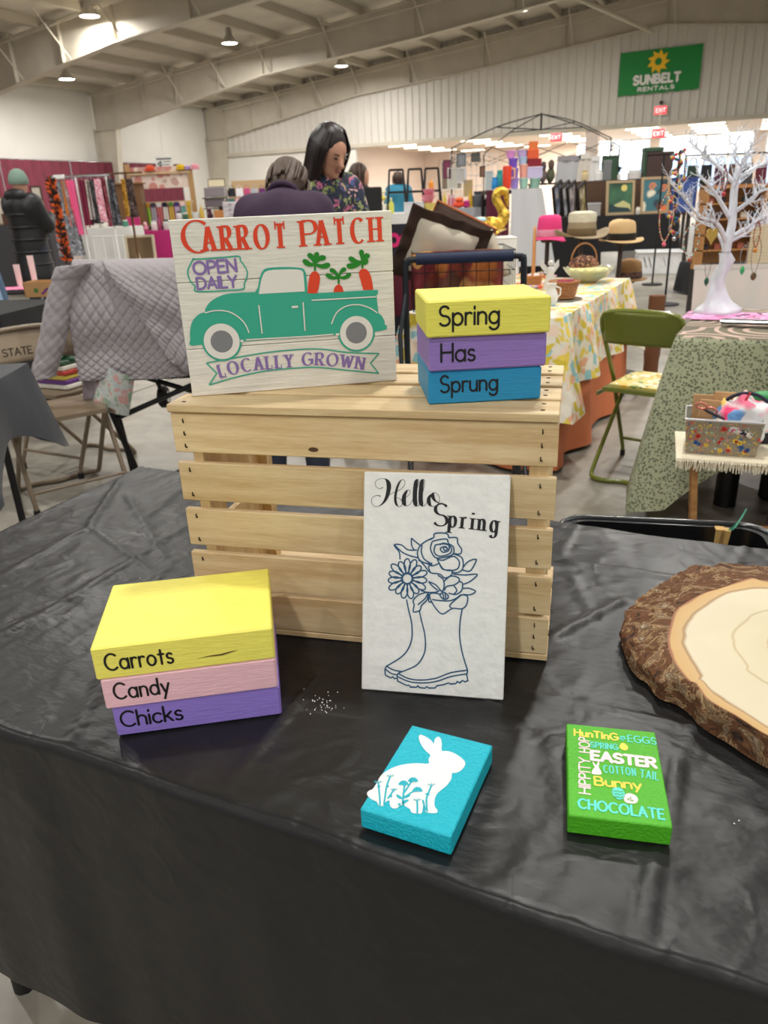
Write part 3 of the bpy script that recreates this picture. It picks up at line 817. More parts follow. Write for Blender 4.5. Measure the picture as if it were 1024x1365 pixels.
# ---------------------------------------------------------------- wooden crate
M_pine = wood_mat('pale_pine', (226, 203, 160), (196, 164, 116))
M_pine_v = wood_mat('pale_pine_upright', (234, 210, 160), (212, 178, 124), axis=(14, 14, 1.2), knots=False)
CA = radians(-14.5)
crate = thing('wooden_crate', 'slatted pale pine crate on its side with its floor slats facing front', 'crate', (-.2517, .8856, ZT), CA)
CW, CD, CH = .457, .2465, .311
rj = random.Random(3)
def slat(a, b2):
    m = MB(); m.boxmm(a, b2, bev=.0012)
    c = [(a[i] + b2[i]) / 2 for i in range(3)]; m.v = [tuple(p[i] - c[i] for i in range(3)) for p in m.v]
    o = m.build('slat', M_pine, crate); o.location = c; return o
for (z0, z1) in ((.2505, .3), (.187, .2375), (.125, .1755), (.064, .115), (.0095, .0595)):
    slat((-.001 + rj.uniform(-.001, .001), -.0005, z0), (CW + rj.uniform(-.001, .001), .0085, z1))
for (y0, y1) in ((-.004, .049), (.061, .112), (.126, .177), (.192, .2435)):
    slat((-.003, y0, .3015), (CW, y1, .3115))
for (y0, y1) in ((.0, .048), (.061, .112), (.126, .177), (.192, .2435)):
    slat((0, y0, 0), (CW, y1, .0085))
def end_panel(x0, x1):
    m = MB(); hz0, hz1, hy0, hy1 = .135, .168, .08, .165
    for (a, b2) in (((x0, .03, .0095), (x1, .24, hz0)), ((x0, .03, hz1), (x1, .24, .3005)), ((x0, .03, hz0), (x1, hy0, hz1)), ((x0, hy1, hz0), (x1, .24, hz1))):
        m.boxmm(a, b2)
    m.build('end_panel', M_pine_v, crate)
end_panel(.008, .017); end_panel(CW - .017, CW - .008)
for (x0, x1) in ((.008, .030), (CW - .030, CW - .002)):
    for y0 in (.0086, .2):
        m = MB(); m.boxmm((x0 + (.009 if x0 < .1 else 0), y0, .0088), (x1 - (.006 if x0 > .1 else 0) , y0 + .02, .3012))
        m.build('corner_post', M_pine_v, crate)
sm = MB(); M_staple = mat('staple_steel', (62, 52, 42), .35, metal=.6)
for (z0, z1, k) in ((.2505, .3, 3), (.187, .2375, 2), (.125, .1755, 2), (.064, .115, 2), (.0095, .0595, 3)):
    for xx in (.0135, CW - .018):
        for q in range(k):
            zz = z0 + .009 + (z1 - z0 - .018) * q / (k - 1)
            sm.box((xx + q * .0006, -.0012, zz), (.0011, .0016, .0048)); sm.box((xx + .0016, -.001, zz - .002), (.0009, .0010, .0022))
for (y0, y1) in ((-.004, .049), (.061, .112), (.126, .177), (.192, .2435)):
    for xx in (.014, CW - .018):
        for yy in (y0 + .013, y1 - .013): sm.box((xx, yy, .3118), (.0045, .0016, .0012))
sm.build('staple', M_staple, crate, kind='stuff')
kn = MB(Matrix.Rotation(pi / 2, 4, 'X')); kn.disc((.178, .2605), .0062, .0009, 14, .0028); kn.build('knot', mat('wood_knot', (78, 52, 28), .6), crate)

# ---------------------------------------------------------------- painted wooden blocks
def paint(name, c, b=.35):
    m = mat(name, c, .5, var=.05, vscale=16, bump=b * .5, bscale=30, stretch=(2, 14, 14)); return m
M_ink = mat('black_vinyl', (10, 10, 12), .45)
def block(name, label, L, D, H, m, loc, rz, group, txt, tx, ty, size, chip=0, fit=None):
    o = thing(name, label, 'block', loc, rz, group)
    b_ = MB(); b_.box((L / 2, D / 2, H / 2), (L, D, H), bev=.0018); b_.build('wood_body', m, o)
    t = MB(Matrix.Translation((0, -.0004, 0)) @ Matrix.Rotation(pi / 2, 4, 'X'))
    lettering(t, txt, size, size * .125, tx, ty, 0, size * .17, fit=fit)
    t.build('lettering', M_ink, o)
    return o
def rot_vec(rz): return Vector((cos(rz), sin(rz), 0)), Vector((-sin(rz), cos(rz), 0))
ZC = ZT + .3118
A1 = radians(2.5)
u, v = rot_vec(A1)
p = Vector((.0555, .8265, ZC)); BH = .0375
block('painted_block', 'blue block reading Sprung, lowest of the stack on the crate', .1275, .118, BH, paint('block_blue', (28, 142, 192)), p, A1, 'stack of spring blocks', 'Sprung', .0135, .0135, .0185, fit=.064)
block('painted_block', 'purple block reading Has, middle of the stack on the crate', .1305, .118, BH, paint('block_purple', (146, 118, 192)), p + Vector((.001, -.0035, BH + .0004)), A1 + .012, 'stack of spring blocks', 'Has', .0135, .0105, .0195, fit=.037)
block('painted_block', 'yellow block reading Spring, topmost of the stack on the crate', .1345, .122, BH + .001, paint('block_yellow', (236, 229, 96)), p + Vector((-.0015, -.0085, 2 * BH + .0008)), A1 + .0, 'stack of spring blocks', 'Spring', .014, .0125, .020, fit=.064)
A2 = radians(8.5)
p = onz(157, 982, ZT); p.z = ZT; LB = .178
block('painted_block', 'lavender block reading Chicks, lowest of the low stack on the black cloth', LB, .142, BH, paint('block_lavender', (150, 126, 214)), p, A2, 'stack of carrot blocks', 'Chicks', .007, .012, .0195, fit=.064)
block('painted_block', 'pale pink block reading Candy, middle of the low stack on the black cloth', LB + .004, .142, BH, paint('block_pink', (246, 196, 206)), p + Vector((-.0045, -.003, BH + .0004)), A2 - .0, 'stack of carrot blocks', 'Candy', .0115, .012, .0195, fit=.056)
bk = block('painted_block', 'large yellow block reading Carrots, topmost of the low stack on the black cloth', LB + .0075, .142, BH + .0015, paint('block_lemon', (250, 240, 108)), p + Vector((-.0075, -.004, 2 * BH + .0008)), A2 - .0, 'stack of carrot blocks', 'Carrots', .012, .011, .0195, fit=.068)
ck = MB(Matrix.Translation((0, -.0005, 0)) @ Matrix.Rotation(pi / 2, 4, 'X')); ck.ribbon([(.105, .0125), (.118, .0135), (.13, .0135), (.14, .0155), (.147, .0165)], [.0002, .0012, .0018, .0014, .0002])
ck.build('split', mat('bare_wood_split', (88, 66, 30), .8), bk)

# ---------------------------------------------------------------- Carrot Patch sign
M_distress = mat('whitewashed_board', (232, 229, 218), .6, var=.09, vscale=20, bump=.2, bscale=26, stretch=(1, 12, 12))
SA = radians(9.7)
so = thing('truck_sign', 'white plank sign reading Carrot Patch with green truck, on top of the crate', 'sign', (-.2302, .9138, ZC), SA)
SW, SH = .2575, .2035
for (z0, z1) in ((0, .0572), (.0578, .1345), (.1351, SH)):
    m = MB(); m.boxmm((0, 0, z0), (SW, .017, z1), bev=.0008); m.build('plank', M_distress, so)
u, v = rot_vec(SA)
pm = plane_map(so, (-.2302, .9138, ZC), u, (0, 0, 1))
cmap = crop_map(pm, 220, 270, 3.103)
SF = Matrix.Translation((0, -.0006, 0)) @ Matrix.Rotation(pi / 2, 4, 'X')
M_tred = mat('print_orange_red', (226, 66, 28), .5); M_teal = mat('print_teal', (52, 172, 144), .5); M_pur = mat('print_purple', (138, 112, 176), .5)
M_pw = mat('print_white', (232, 230, 222), .55); M_grn = mat('print_green', (20, 132, 26), .5); M_gry = mat('print_grey', (128, 130, 134), .5)
def on_quad(x0, y0, x1, y1):  # baseline through two crop points -> map from text space
    a = Vector(cmap(x0, y0)); b2 = Vector(cmap(x1, y1)); d = (b2 - a).normalized(); n = Vector((-d.y, d.x)); L = (b2 - a).length
    return (lambda x, y: tuple(a + d * x + n * y)), L
t = MB(SF)
f, L = on_quad(84, 210, 500, 187); lettering(t, 'C', .0345, .0056, 0, 0, 0, serif=True, fn=f)
f, L = on_quad(165, 201, 498, 187); lettering(t, 'ARROT', .0262, .0052, 0, 0, 0, serif=True, fn=f, fit=L)
f, L = on_quad(572, 182, 895, 161); lettering(t, 'P', .0282, .0054, 0, 0, 0, serif=True, fn=f)
f, L = on_quad(632, 178, 890, 161); lettering(t, 'ATCH', .0275, .0052, 0, 0, 0, serif=True, fn=f, fit=L)
t.build('red_lettering', M_tred, so)
t = MB(SF)
f, L = on_quad(122, 298, 296, 284); lettering(t, 'OPEN', .0135, .0028, 0, 0, 0, fn=f, fit=L)
f, L = on_quad(136, 358, 298, 348); lettering(t, 'DAILY', .0125, .0027, 0, 0, 0, fn=f, fit=L)
def wavemap(x0, x1, pts):
    """letters along a curved baseline given by crop points"""
    C = smooth_pts([Vector((*cmap(*p_), 0)) for p_ in pts], 10); cum = [0]
    for i in range(1, len(C)): cum.append(cum[-1] + (C[i] - C[i - 1]).length)
    def f(x, y):
        x = min(max(x, 0), cum[-1] - 1e-6); i = max(j for j in range(len(cum) - 1) if cum[j] <= x)
        d = (C[i + 1] - C[i]).normalized(); q = C[i] + d * (x - cum[i]); return (q.x - d.y * y, q.y + d.x * y)
    return f, cum[-1]
f, L = wavemap(0, 0, [(232, 723), (330, 700), (430, 688), (537, 680)]); lettering(t, 'LOCALLY', .0158, .0036, 0, 0, 0, serif=True, fn=f, fit=L * .97)
f, L = wavemap(0, 0, [(570, 672), (660, 674), (740, 680), (824, 692)]); lettering(t, 'GROWN', .0155, .0036, 0, 0, 0, serif=True, fn=f, fit=L * .97)
t.build('purple_lettering', M_pur, so)
def crv(pts, n=5, closed=False): return [(q.x, q.y) for q in smooth_pts([(*cmap(*p_), 0) for p_ in pts], n, closed)]
def lin(pts): return [cmap(*p_) for p_ in pts]
t = MB(SF); W1 = .0021
body = crv([(100, 585), (104, 566), (104, 530), (114, 490), (140, 462), (166, 453)], 4) + crv([(166, 440), (190, 408), (240, 382), (300, 373), (372, 370)], 4) + \
       lin([(384, 352), (392, 310)]) + crv([(400, 288), (418, 272), (470, 267), (540, 268), (572, 274), (583, 292)], 3) + lin([(590, 376), (880, 361), (881, 378), (874, 382), (883, 458)]) + \
       crv([(895, 466), (908, 490), (908, 504)], 3) + lin([(918, 508), (917, 524), (890, 531), (860, 534), (720, 548), (500, 562), (310, 575), (300, 590), (165, 592), (150, 588), (110, 592)])
bm_ = bmesh.new(); vv = [bm_.verts.new((x, y, 0)) for x, y in body]; bm_.faces.new(vv); bmesh.ops.triangulate(bm_, faces=bm_.faces); bm_.verts.index_update()
t.add([tuple(q.co) for q in bm_.verts], [tuple(q.index for q in f_.verts) for f_ in bm_.faces]); bm_.free()
t.ribbon(crv([(118, 232), (108, 250), (96, 275), (95, 300), (108, 330), (124, 345), (126, 366), (180, 368), (250, 364), (322, 358), (328, 335), (338, 310), (340, 285), (326, 258), (312, 240), (305, 222), (250, 226), (170, 232), (120, 234)], 4, True), W1 * .75, 0, True)
for (c_, r_) in (((235, 574), .0236), ((792, 539), .0232)): t.disc(cmap(*c_), r_, .0003, 40)
banner = [(170, 664), (188, 662)]
t.ribbon(crv([(172, 663), (300, 640), (420, 620), (560, 607), (650, 606), (760, 620), (886, 624)], 5), W1 * .75)
t.ribbon(lin([(886, 622), (850, 664), (884, 706)]), W1 * .75); t.ribbon(lin([(172, 664), (214, 706), (183, 754)]), W1 * .75)
t.ribbon(crv([(183, 754), (300, 720), (420, 696), (560, 683), (640, 682), (760, 694), (884, 706)], 5), W1 * .75)
t.build('truck_print', M_teal, so)
t = MB(SF @ Matrix.Translation((0, 0, .0003)))
win = crv([(388, 378), (394, 340), (402, 308), (414, 287), (440, 279), (500, 276), (550, 277), (568, 284), (573, 300), (578, 367)], 3)
t.add([(x, y, 0) for x, y in win], [tuple(range(len(win)))])
for (c_, r_) in (((235, 574), .0213), ((792, 539), .0207)): t.disc(cmap(*c_), r_, .0004, 40)
for pts in ([(165, 456), (210, 446), (260, 450), (300, 470), (330, 500), (348, 538)], [(688, 502), (710, 455), (750, 428), (800, 422), (845, 435), (878, 456)]):
    t.ribbon(crv(pts), .0014, .0004)
for pts in ([(388, 424), (402, 542)], [(571, 412), (579, 530)], [(606, 404), (872, 389)], [(335, 567), (600, 552), (696, 544)], [(312, 572), (324, 571)], [(706, 545), (720, 544)]):
    t.ribbon(lin(pts), .0015 if pts[0][0] != 312 and pts[0][0] != 706 else .0028, .0004)
t.ribbon(lin([(524, 432), (550, 430)]), .0026, .0004)
t.build('white_linework', M_pw, so)
for c_ in ((235, 574), (791, 538)): t = MB(SF @ Matrix.Translation((0, 0, .0008))); t.disc(cmap(*c_), .0132, 0, 30); t.build('hub_print', M_gry, so)
for pts in ([(590, 375), (592, 340), (600, 300), (615, 284), (632, 290), (641, 310), (636, 350), (628, 375)], [(697, 371), (702, 350), (718, 338), (732, 348), (739, 369)], [(820, 361), (808, 320), (802, 290), (815, 274), (838, 280), (853, 310), (861, 360)]):
    t = MB(SF @ Matrix.Translation((0, 0, .0003))); q = crv(pts, 4); t.add([(x, y, 0) for x, y in q], [tuple(range(len(q)))]); t.build('carrot_print', M_tred, so)
t = MB(SF @ Matrix.Translation((0, 0, .0004)))
for (c_, leaves, w_) in (((620, 282), [(578, 243), (598, 218), (628, 214), (656, 228), (674, 258)], .0062), ((718, 336), [(672, 300), (688, 280), (712, 300), (742, 276), (762, 298)], .0052), ((816, 272), [(760, 262), (768, 232), (812, 204), (838, 220), (832, 240)], .0062)):
    base = (c_[0], c_[1] - 28)
    t.ribbon(lin([c_, base]), .0024)
    for lf in leaves:
        a = Vector(cmap(*base)); b2 = Vector(cmap(*lf)); n_ = 8; P = []; W = []
        for k in range(n_ + 1):
            s_ = k / n_; q = a.lerp(b2, s_); q.y -= .002 * sin(pi * s_) * (-1 if b2.y > a.y + .006 else 1); P.append((q.x, q.y)); W.append(w_ * (.3 + .85 * s_ ** .8) * (1 if s_ < .9 else .75))
        t.ribbon(P, W); t.disc(P[-1], w_ * .45, 0, 10)
t.build('leaf_print', M_grn, so)

# ---------------------------------------------------------------- Hello Spring board
HAA = radians(-11.3); LN = radians(17)
hp = Vector((-.0352, .7305, ZT)); u, v = rot_vec(HAA)
ho = thing('boot_sign', 'tall white board reading Hello Spring with rain boots, leaning against the crate', 'sign', hp, rot=(-LN, 0, HAA))
# board local frame: x along the foot, z up the board; lies along the leaned plane
HWD, HHT = .164, .2545
m = MB(); m.box((HWD / 2, .007, HHT / 2), (HWD, .014, HHT), bev=.0012)
m.build('board', mat('board_white', (236, 236, 232), .55, var=.05, vscale=14, bump=.2, bscale=22, stretch=(4, 4, 4)), ho)
up = Vector((0, 0, 1)) * cos(LN) + v * sin(LN)
pm = plane_map(ho, hp, u, up); cmap = crop_map(pm, 470, 620, 4.135)
HF = Matrix.Translation((0, -.0004, 0)) @ Matrix.Rotation(pi / 2, 4, 'X')
t = MB(HF); th = .0005
def vstroke(pts, wmax, wmin=.00045, n=6):
    q = crv(pts, n)
    t.ribbon(q, wmax, 0, fw=lambda T: wmin + (wmax - wmin) * max(0, cos(atan2(T.y, T.x) - radians(-84)) if T.y < 0 else 0) ** 3)
vstroke([(168, 122), (150, 130), (130, 118), (127, 92), (148, 76), (180, 76), (198, 98), (200, 130), (190, 172), (172, 205), (145, 226), (118, 224), (104, 200), (112, 178), (136, 166), (156, 172)], .0052)
vstroke([(196, 168), (225, 152), (258, 138), (282, 116), (290, 92), (276, 80), (258, 96), (242, 140), (236, 190), (246, 222), (264, 228), (274, 210), (264, 186), (244, 180)], .0030)
vstroke([(264, 192), (292, 180), (316, 158), (316, 140), (302, 140), (286, 168), (284, 205), (296, 224), (314, 218), (332, 190), (352, 140), (366, 96), (360, 78), (350, 98), (344, 160), (346, 208), (358, 226), (374, 204), (390, 140), (398, 94), (392, 78), (382, 96), (376, 160), (378, 208), (392, 226), (410, 206), (428, 178)], .0050)
vstroke([(450, 152), (428, 168), (420, 196), (430, 222), (450, 228), (472, 212), (480, 186), (470, 160), (450, 152), (442, 170), (456, 196), (480, 210), (496, 207)], .0044)
f, L = on_quad(443, 328, 800, 368)
lettering(t, 'S', .0250, .0040, .0005, -.0005, 0, serif=True, fn=f)
bl = lambda x, y: (f(x, y)[0], f(x, y)[1])
lettering(t, 'pring', .0205, .0036, .0185, -.0006, 0, serif=True, fn=f, fit=L - .020)
t.build('black_lettering', M_ink, ho)
t = MB(HF); BW = .0015
def ln(pts, c=False): t.ribbon(crv(pts, 4, c), BW, 0, c)
ln([(368, 800), (380, 855), (398, 930), (402, 1000), (390, 1052), (356, 1100), (300, 1128), (258, 1144), (247, 1160), (249, 1192)])
t.ribbon(lin([(249, 1190), (300, 1214), (312, 1212), (318, 1222), (352, 1224), (360, 1216), (372, 1226), (400, 1229), (410, 1220), (420, 1228), (455, 1228), (466, 1215), (500, 1210), (530, 1200), (540, 1206), (570, 1204), (578, 1192), (592, 1200), (606, 1186), (618, 1194), (636, 1188)]), BW)
ln([(605, 794), (595, 850), (590, 930), (600, 1010), (618, 1080), (634, 1132), (630, 1155), (637, 1190)])
ln([(256, 1150), (310, 1176), (380, 1184), (460, 1174), (540, 1144), (632, 1130)]); ln([(252, 1166), (310, 1192), (380, 1200), (460, 1192), (545, 1164), (632, 1150)])
ln([(298, 740), (310, 800), (326, 870), (328, 950), (306, 1015), (268, 1058), (215, 1092), (188, 1108), (180, 1128), (182, 1158)])
t.ribbon(lin([(182, 1158), (212, 1172), (222, 1166), (232, 1176), (247, 1174)]), BW)
ln([(190, 1108), (225, 1128), (275, 1138)]); ln([(184, 1126), (215, 1148), (252, 1156)])
# daisy
dc = Vector((302, 625))
ln([tuple(dc + Vector((27 * cos(a), 27 * sin(a)))) for a in [2 * pi * k / 12 for k in range(12)]], True)
for k in range(15):
    a = 2 * pi * k / 15 + .1; r1 = 108 + 8 * sin(k * 2.3); d = Vector((cos(a), sin(a))); n = Vector((-d.y, d.x))
    ln([tuple(dc + d * 29 + n * -3), tuple(dc + d * (r1 * .6) + n * -17), tuple(dc + d * (r1 * .9) + n * -13), tuple(dc + d * r1), tuple(dc + d * (r1 * .9) + n * 13), tuple(dc + d * (r1 * .6) + n * 17), tuple(dc + d * 29 + n * 3)])
for pts in ([(262, 520), (258, 480), (230, 440), (270, 440), (305, 466), (355, 468)], [(232, 440), (275, 480), (320, 500), (362, 512), (368, 530)], [(325, 402), (326, 440), (340, 468)], [(325, 402), (355, 428), (372, 440)],
            [(440, 402), (400, 422), (368, 452), (358, 490), (372, 524), (410, 542), (440, 540)], [(425, 412), (448, 398), (452, 378), (490, 373), (524, 380), (530, 400)], [(384, 440), (380, 480), (398, 520), (440, 545)],
            [(530, 400), (575, 400), (580, 430), (602, 465), (592, 490), (558, 486)], [(440, 420), (430, 460), (448, 500), (470, 512), (520, 505), (556, 488), (556, 450), (530, 432), (520, 408), (480, 410), (440, 420)],
            [(456, 440), (450, 475), (468, 498), (500, 500), (540, 484), (545, 455), (520, 436), (488, 434), (456, 440)], [(480, 440), (500, 430), (530, 440), (530, 470), (500, 480), (484, 462), (500, 450), (524, 458)], [(500, 456), (512, 448), (524, 462), (508, 470), (500, 456)],
            [(465, 516), (500, 524), (555, 502), (588, 530), (582, 568), (548, 580), (500, 572), (468, 520)], [(560, 490), (605, 512), (608, 570), (580, 592), (545, 590)], [(410, 540), (440, 555), (480, 540)],
            [(480, 545), (500, 575), (548, 580), (545, 605), (510, 622), (480, 600), (430, 592), (398, 555), (375, 528)], [(430, 592), (420, 560), (440, 545)], [(470, 606), (500, 630), (505, 670), (492, 695), (460, 660), (420, 642)],
            [(505, 640), (540, 612), (580, 618), (588, 640), (560, 660), (520, 668), (506, 690)], [(588, 640), (606, 650), (602, 690), (570, 712), (530, 705)], [(555, 600), (620, 605), (688, 602), (650, 640), (612, 656)], [(612, 560), (640, 530), (682, 520), (660, 570), (640, 585), (608, 578)],
            [(610, 680), (640, 678), (678, 695), (650, 714), (612, 712)], [(440, 740), (470, 745), (530, 748), (570, 735), (600, 715), (634, 724), (628, 770), (602, 792), (550, 790), (500, 820), (468, 800), (436, 752), (425, 715), (445, 705), (490, 712)],
            [(480, 715), (500, 700), (525, 715), (525, 735), (500, 738), (480, 715)], [(496, 702), (505, 736)], [(510, 702), (515, 734)], [(550, 790), (538, 770), (600, 715)], [(418, 700), (412, 740), (380, 775), (372, 800), (336, 808), (340, 770), (335, 745), (370, 712), (418, 700)],
            [(360, 770), (400, 735), (418, 700)], [(425, 710), (420, 750), (440, 755)], [(376, 690), (410, 700), (460, 700), (480, 690)], [(420, 642), (440, 665), (470, 690)], [(560, 665), (575, 690), (560, 710)]):
    ln(pts)
t.build('boot_flower_print', mat('print_navy', (22, 78, 116), .5), ho)

# ---------------------------------------------------------------- bunny block and word block
BA = radians(-24.6)
def hole(n): return None
tlp = onz(545, 965, ZT + .022); blp = onz(480, 1078, ZT + .022); trp = onz(652, 992, ZT + .022)
e_x = (trp - tlp); BWd = e_x.length; e_y = (tlp - blp); BLn = e_y.length; BA = atan2(e_x.y, e_x.x)
bo = thing('rabbit_block', 'bright turquoise block with a white rabbit print, lying on the black cloth', 'block', (blp.x, blp.y, ZT), BA)
m = MB(); m.box((BWd / 2, BLn / 2, .011), (BWd, BLn, .022), bev=.0012)
m.build('wood_body', mat('turquoise_paint', (16, 186, 208), .5, bump=.35, bscale=300), bo)
u, v = rot_vec(BA); pm = plane_map(bo, (blp.x, blp.y, ZT + .022), u, v); cmap = crop_map(pm, 470, 950, 5.12)
rb = [(180, 635), (165, 610), (140, 598), (112, 578), (99, 555), (112, 535), (130, 528), (148, 512), (166, 480), (190, 438), (230, 402), (300, 368), (380, 351), (450, 347), (520, 350), (519, 320), (531, 292), (505, 268), (478, 235), (458, 195), (453, 165), (466, 153), (500, 166), (535, 190), (556, 213), (560, 190), (572, 172), (588, 167), (602, 180), (610, 215), (610, 262), (650, 264), (700, 282), (745, 312), (768, 338), (766, 365), (742, 395), (710, 412), (680, 416), (674, 455), (640, 502), (582, 550), (562, 590), (560, 640), (578, 664), (572, 686), (510, 684), (490, 660), (484, 620), (474, 684), (440, 690), (404, 684), (392, 660), (360, 640), (350, 628), (320, 640), (300, 655), (268, 652), (255, 630), (252, 600), (225, 615), (205, 640)]
def flat(mb, poly, z=0.0):
    bm_ = bmesh.new(); vv = [bm_.verts.new((x, y, z)) for x, y in poly]; bm_.faces.new(vv); bmesh.ops.triangulate(bm_, faces=bm_.faces); bm_.verts.index_update()
    mb.add([tuple(q.co) for q in bm_.verts], [tuple(q.index for q in f_.verts) for f_ in bm_.faces]); bm_.free()
UPM = Matrix.Translation((0, 0, .0224))
t = MB(UPM); flat(t, crv(rb, 3, True)); t.build('rabbit_print', mat('vinyl_white', (240, 240, 238), .5), bo)
t = MB(Matrix.Translation((0, 0, .0227))); SWd = .0017
for pts in ([(188, 640), (186, 580), (178, 500), (176, 480)], [(215, 630), (225, 560), (235, 500), (258, 440)], [(240, 590), (262, 560), (284, 530)], [(342, 630), (348, 560), (356, 495)], [(345, 560), (380, 510), (408, 462)], [(345, 590), (400, 550), (440, 535)],
            [(510, 680), (505, 600), (515, 560), (540, 500)], [(442, 690), (443, 650), (441, 600)], [(500, 670), (490, 640), (480, 600)]): t.ribbon(crv(pts), SWd)
for (c_, k_) in (((176, 482), 3), ((258, 440), 3), ((284, 532), 2.4), ((540, 500), 3), ((441, 604), 3)):
    for a in (-70, -40, 0, 35, 65):
        d = (sin(radians(a)) * 11 * k_, -cos(radians(a)) * 9 * k_ * .7); t.ribbon(lin([c_, (c_[0] + d[0] * .7, c_[1] + d[1] * .5), (c_[0] + d[0], c_[1] + d[1])]), .0006)
for c_ in ((350, 478), (415, 456), (445, 522)):
    for a in (-75, -45, -10, 25, 60): 
        d = (sin(radians(a)) * 36, 16 + cos(radians(a)) * 8); t.ribbon(lin([(c_[0], c_[1] - 8), (c_[0] + d[0] * .6, c_[1] + d[1] * .3), (c_[0] + d[0], c_[1] + d[1])]), [.0028, .0030, .0012])
for pts in ([(300, 562), (320, 580), (340, 592)], [(395, 565), (370, 575), (345, 585)], [(385, 600), (360, 610), (345, 628)], [(230, 505), (250, 508)], [(496, 560), (528, 562)], [(250, 572), (272, 574)], [(170, 505), (190, 512)], [(310, 632), (330, 628)]):
    q = crv(pts); t.ribbon(q, [.0006 + .0028 * sin(pi * i / (len(q) - 1)) for i in range(len(q))])
t.build('flower_print', mat('turquoise_print', (22, 176, 196), .5), bo)

p0 = onz(758, 1086, ZT + .021); p1 = onz(897, 1103, ZT + .021); p2 = onz(758, 966, ZT + .021)
EA = atan2(p1.y - p0.y, p1.x - p0.x); ew = (p1 - p0).length; el = .1265
eo = thing('word_block', 'bright green block covered in Easter words, lying on the black cloth', 'block', (p0.x, p0.y, ZT), EA)
m = MB(); m.box((ew / 2, el / 2, .0105), (ew, el, .021), bev=.001)
m.build('wood_body', mat('lime_green_paint', (78, 178, 28), .5, bump=.3, bscale=300), eo)
u, v = rot_vec(EA); pm = plane_map(eo, (p0.x, p0.y, ZT + .021), u, v); cmap = crop_map(pm, 740, 950, 5.689)
M_cy = mat('print_aqua', (84, 214, 206), .5); M_ye = mat('print_yellow', (250, 214, 66), .5); M_pk = mat('print_blush', (248, 216, 222), .5)
E2M = Matrix.Translation((0, 0, .0214))
def words(mb, txt, a, b2, size, wt, **k):
    f, L = on_quad(*a, *b2); lettering(mb, txt, size, wt, 0, 0, 0, fn=f, fit=L, **k)
ty_, tc_, tp_ = MB(E2M), MB(E2M), MB(E2M)
words(ty_, 'HunTinG', (148, 175), (476, 212), .0100, .0019, wide=.75); words(tc_, 'EGGS', (556, 222), (768, 245), .0100, .0013, wide=.8)
words(tc_, 'SPRING', (272, 265), (478, 285), .0080, .0013, wide=.62)
words(tp_, 'EASTER', (280, 358), (765, 418), .0125, .0036, wide=.85)
words(tc_, 'COTTON', (372, 455), (612, 482), .0100, .0012, wide=.55); words(tc_, 'TAIL', (648, 490), (782, 515), .0102, .0012, wide=.55)
words(ty_, 'Bunny', (304, 550), (655, 585), .0110, .0019, wide=.7)
words(tc_, 'CHOCOLATE', (180, 725), (830, 812), .0115, .0021, wide=.85)
words(tp_, 'HIPPITY', (268, 622), (262, 352), .0098, .0015, wide=.62); words(tp_, 'HOP', (264, 308), (258, 195), .0098, .0015, wide=.62)
ck_ = MB(E2M); flat(ck_, crv([(488, 262), (500, 238), (520, 232), (540, 245), (555, 265), (545, 285), (520, 288), (500, 275)], 3, True))
rbp = MB(E2M); flat(rbp, crv([(280, 465), (285, 435), (300, 415), (285, 385), (290, 375), (312, 400), (325, 375), (336, 382), (332, 415), (345, 440), (352, 470), (318, 472)], 3, True))
eg1 = MB(E2M); flat(eg1, crv([(520, 650), (540, 618), (575, 615), (615, 635), (630, 665), (610, 690), (570, 690), (535, 680)], 3, True))
eg2 = MB(E2M); flat(eg2, crv([(432, 600), (445, 572), (480, 570), (515, 585), (530, 615), (525, 645), (495, 662), (460, 650), (440, 628)], 3, True))
for k in range(5):
    a = 2 * pi * k / 5 + .3; tc_.disc(cmap(512 + 16 * cos(a), 195 + 12 * sin(a)), .0013, 0, 8)
ty_.build('yellow_lettering', M_ye, eo); ck_.build('chick_print', M_ye, eo); rbp.build('rabbit_print', M_pk, eo); tc_.build('aqua_lettering', M_cy, eo); eg1.build('egg_print', M_pk, eo); eg2.build('egg_print', M_cy, eo); tp_.build('blush_lettering', M_pk, eo)
t = MB(Matrix.Translation((0, 0, .0217)))
for k in range(3):
    y = 592 + k * 22; t.ribbon(lin([(440 + k * 4, y), (458, y + 10), (476, y + 2), (494, y + 14), (512, y + 6), (526, y + 14)]), .0007)
for c_ in ((555, 660), (572, 650), (590, 672), (575, 668)): t.disc(cmap(*c_), .0009, 0, 8)
t.disc(cmap(512, 195), .0011, 0, 8)
t.build('egg_pattern', mat('lime_print', (62, 168, 30), .5), eo)

# ---------------------------------------------------------------- live-edge wood slice
ZS = ZT + .032
outer = [(1100, 738), (1062, 742), (1024, 746), (985, 750), (940, 758), (905, 769), (882, 782), (866, 790), (848, 806), (832, 822), (834, 828), (826, 840), (829, 856), (838, 880), (850, 895), (862, 902), (878, 922), (905, 932), (932, 952), (960, 966), (990, 982), (1012, 990), (1040, 1000), (1075, 1012), (1100, 1018)]
inner = [(1100, 756), (1062, 759), (1024, 764), (1000, 770), (962, 783), (938, 790), (916, 802), (900, 814), (894, 832), (890, 854), (896, 878), (916, 906), (927, 911), (944, 933), (982, 955), (1005, 970), (1024, 981), (1045, 990), (1075, 999), (1100, 1004)]
heart = [(1100, 774), (1062, 777), (1024, 781), (1000, 784), (966, 790), (940, 805), (911, 832), (910, 848), (910, 863), (931, 898), (932, 909), (960, 930), (991, 950), (1024, 972), (1045, 979), (1075, 987), (1100, 991)]
cx = onz(1105, 868, ZS); cx.z = ZT
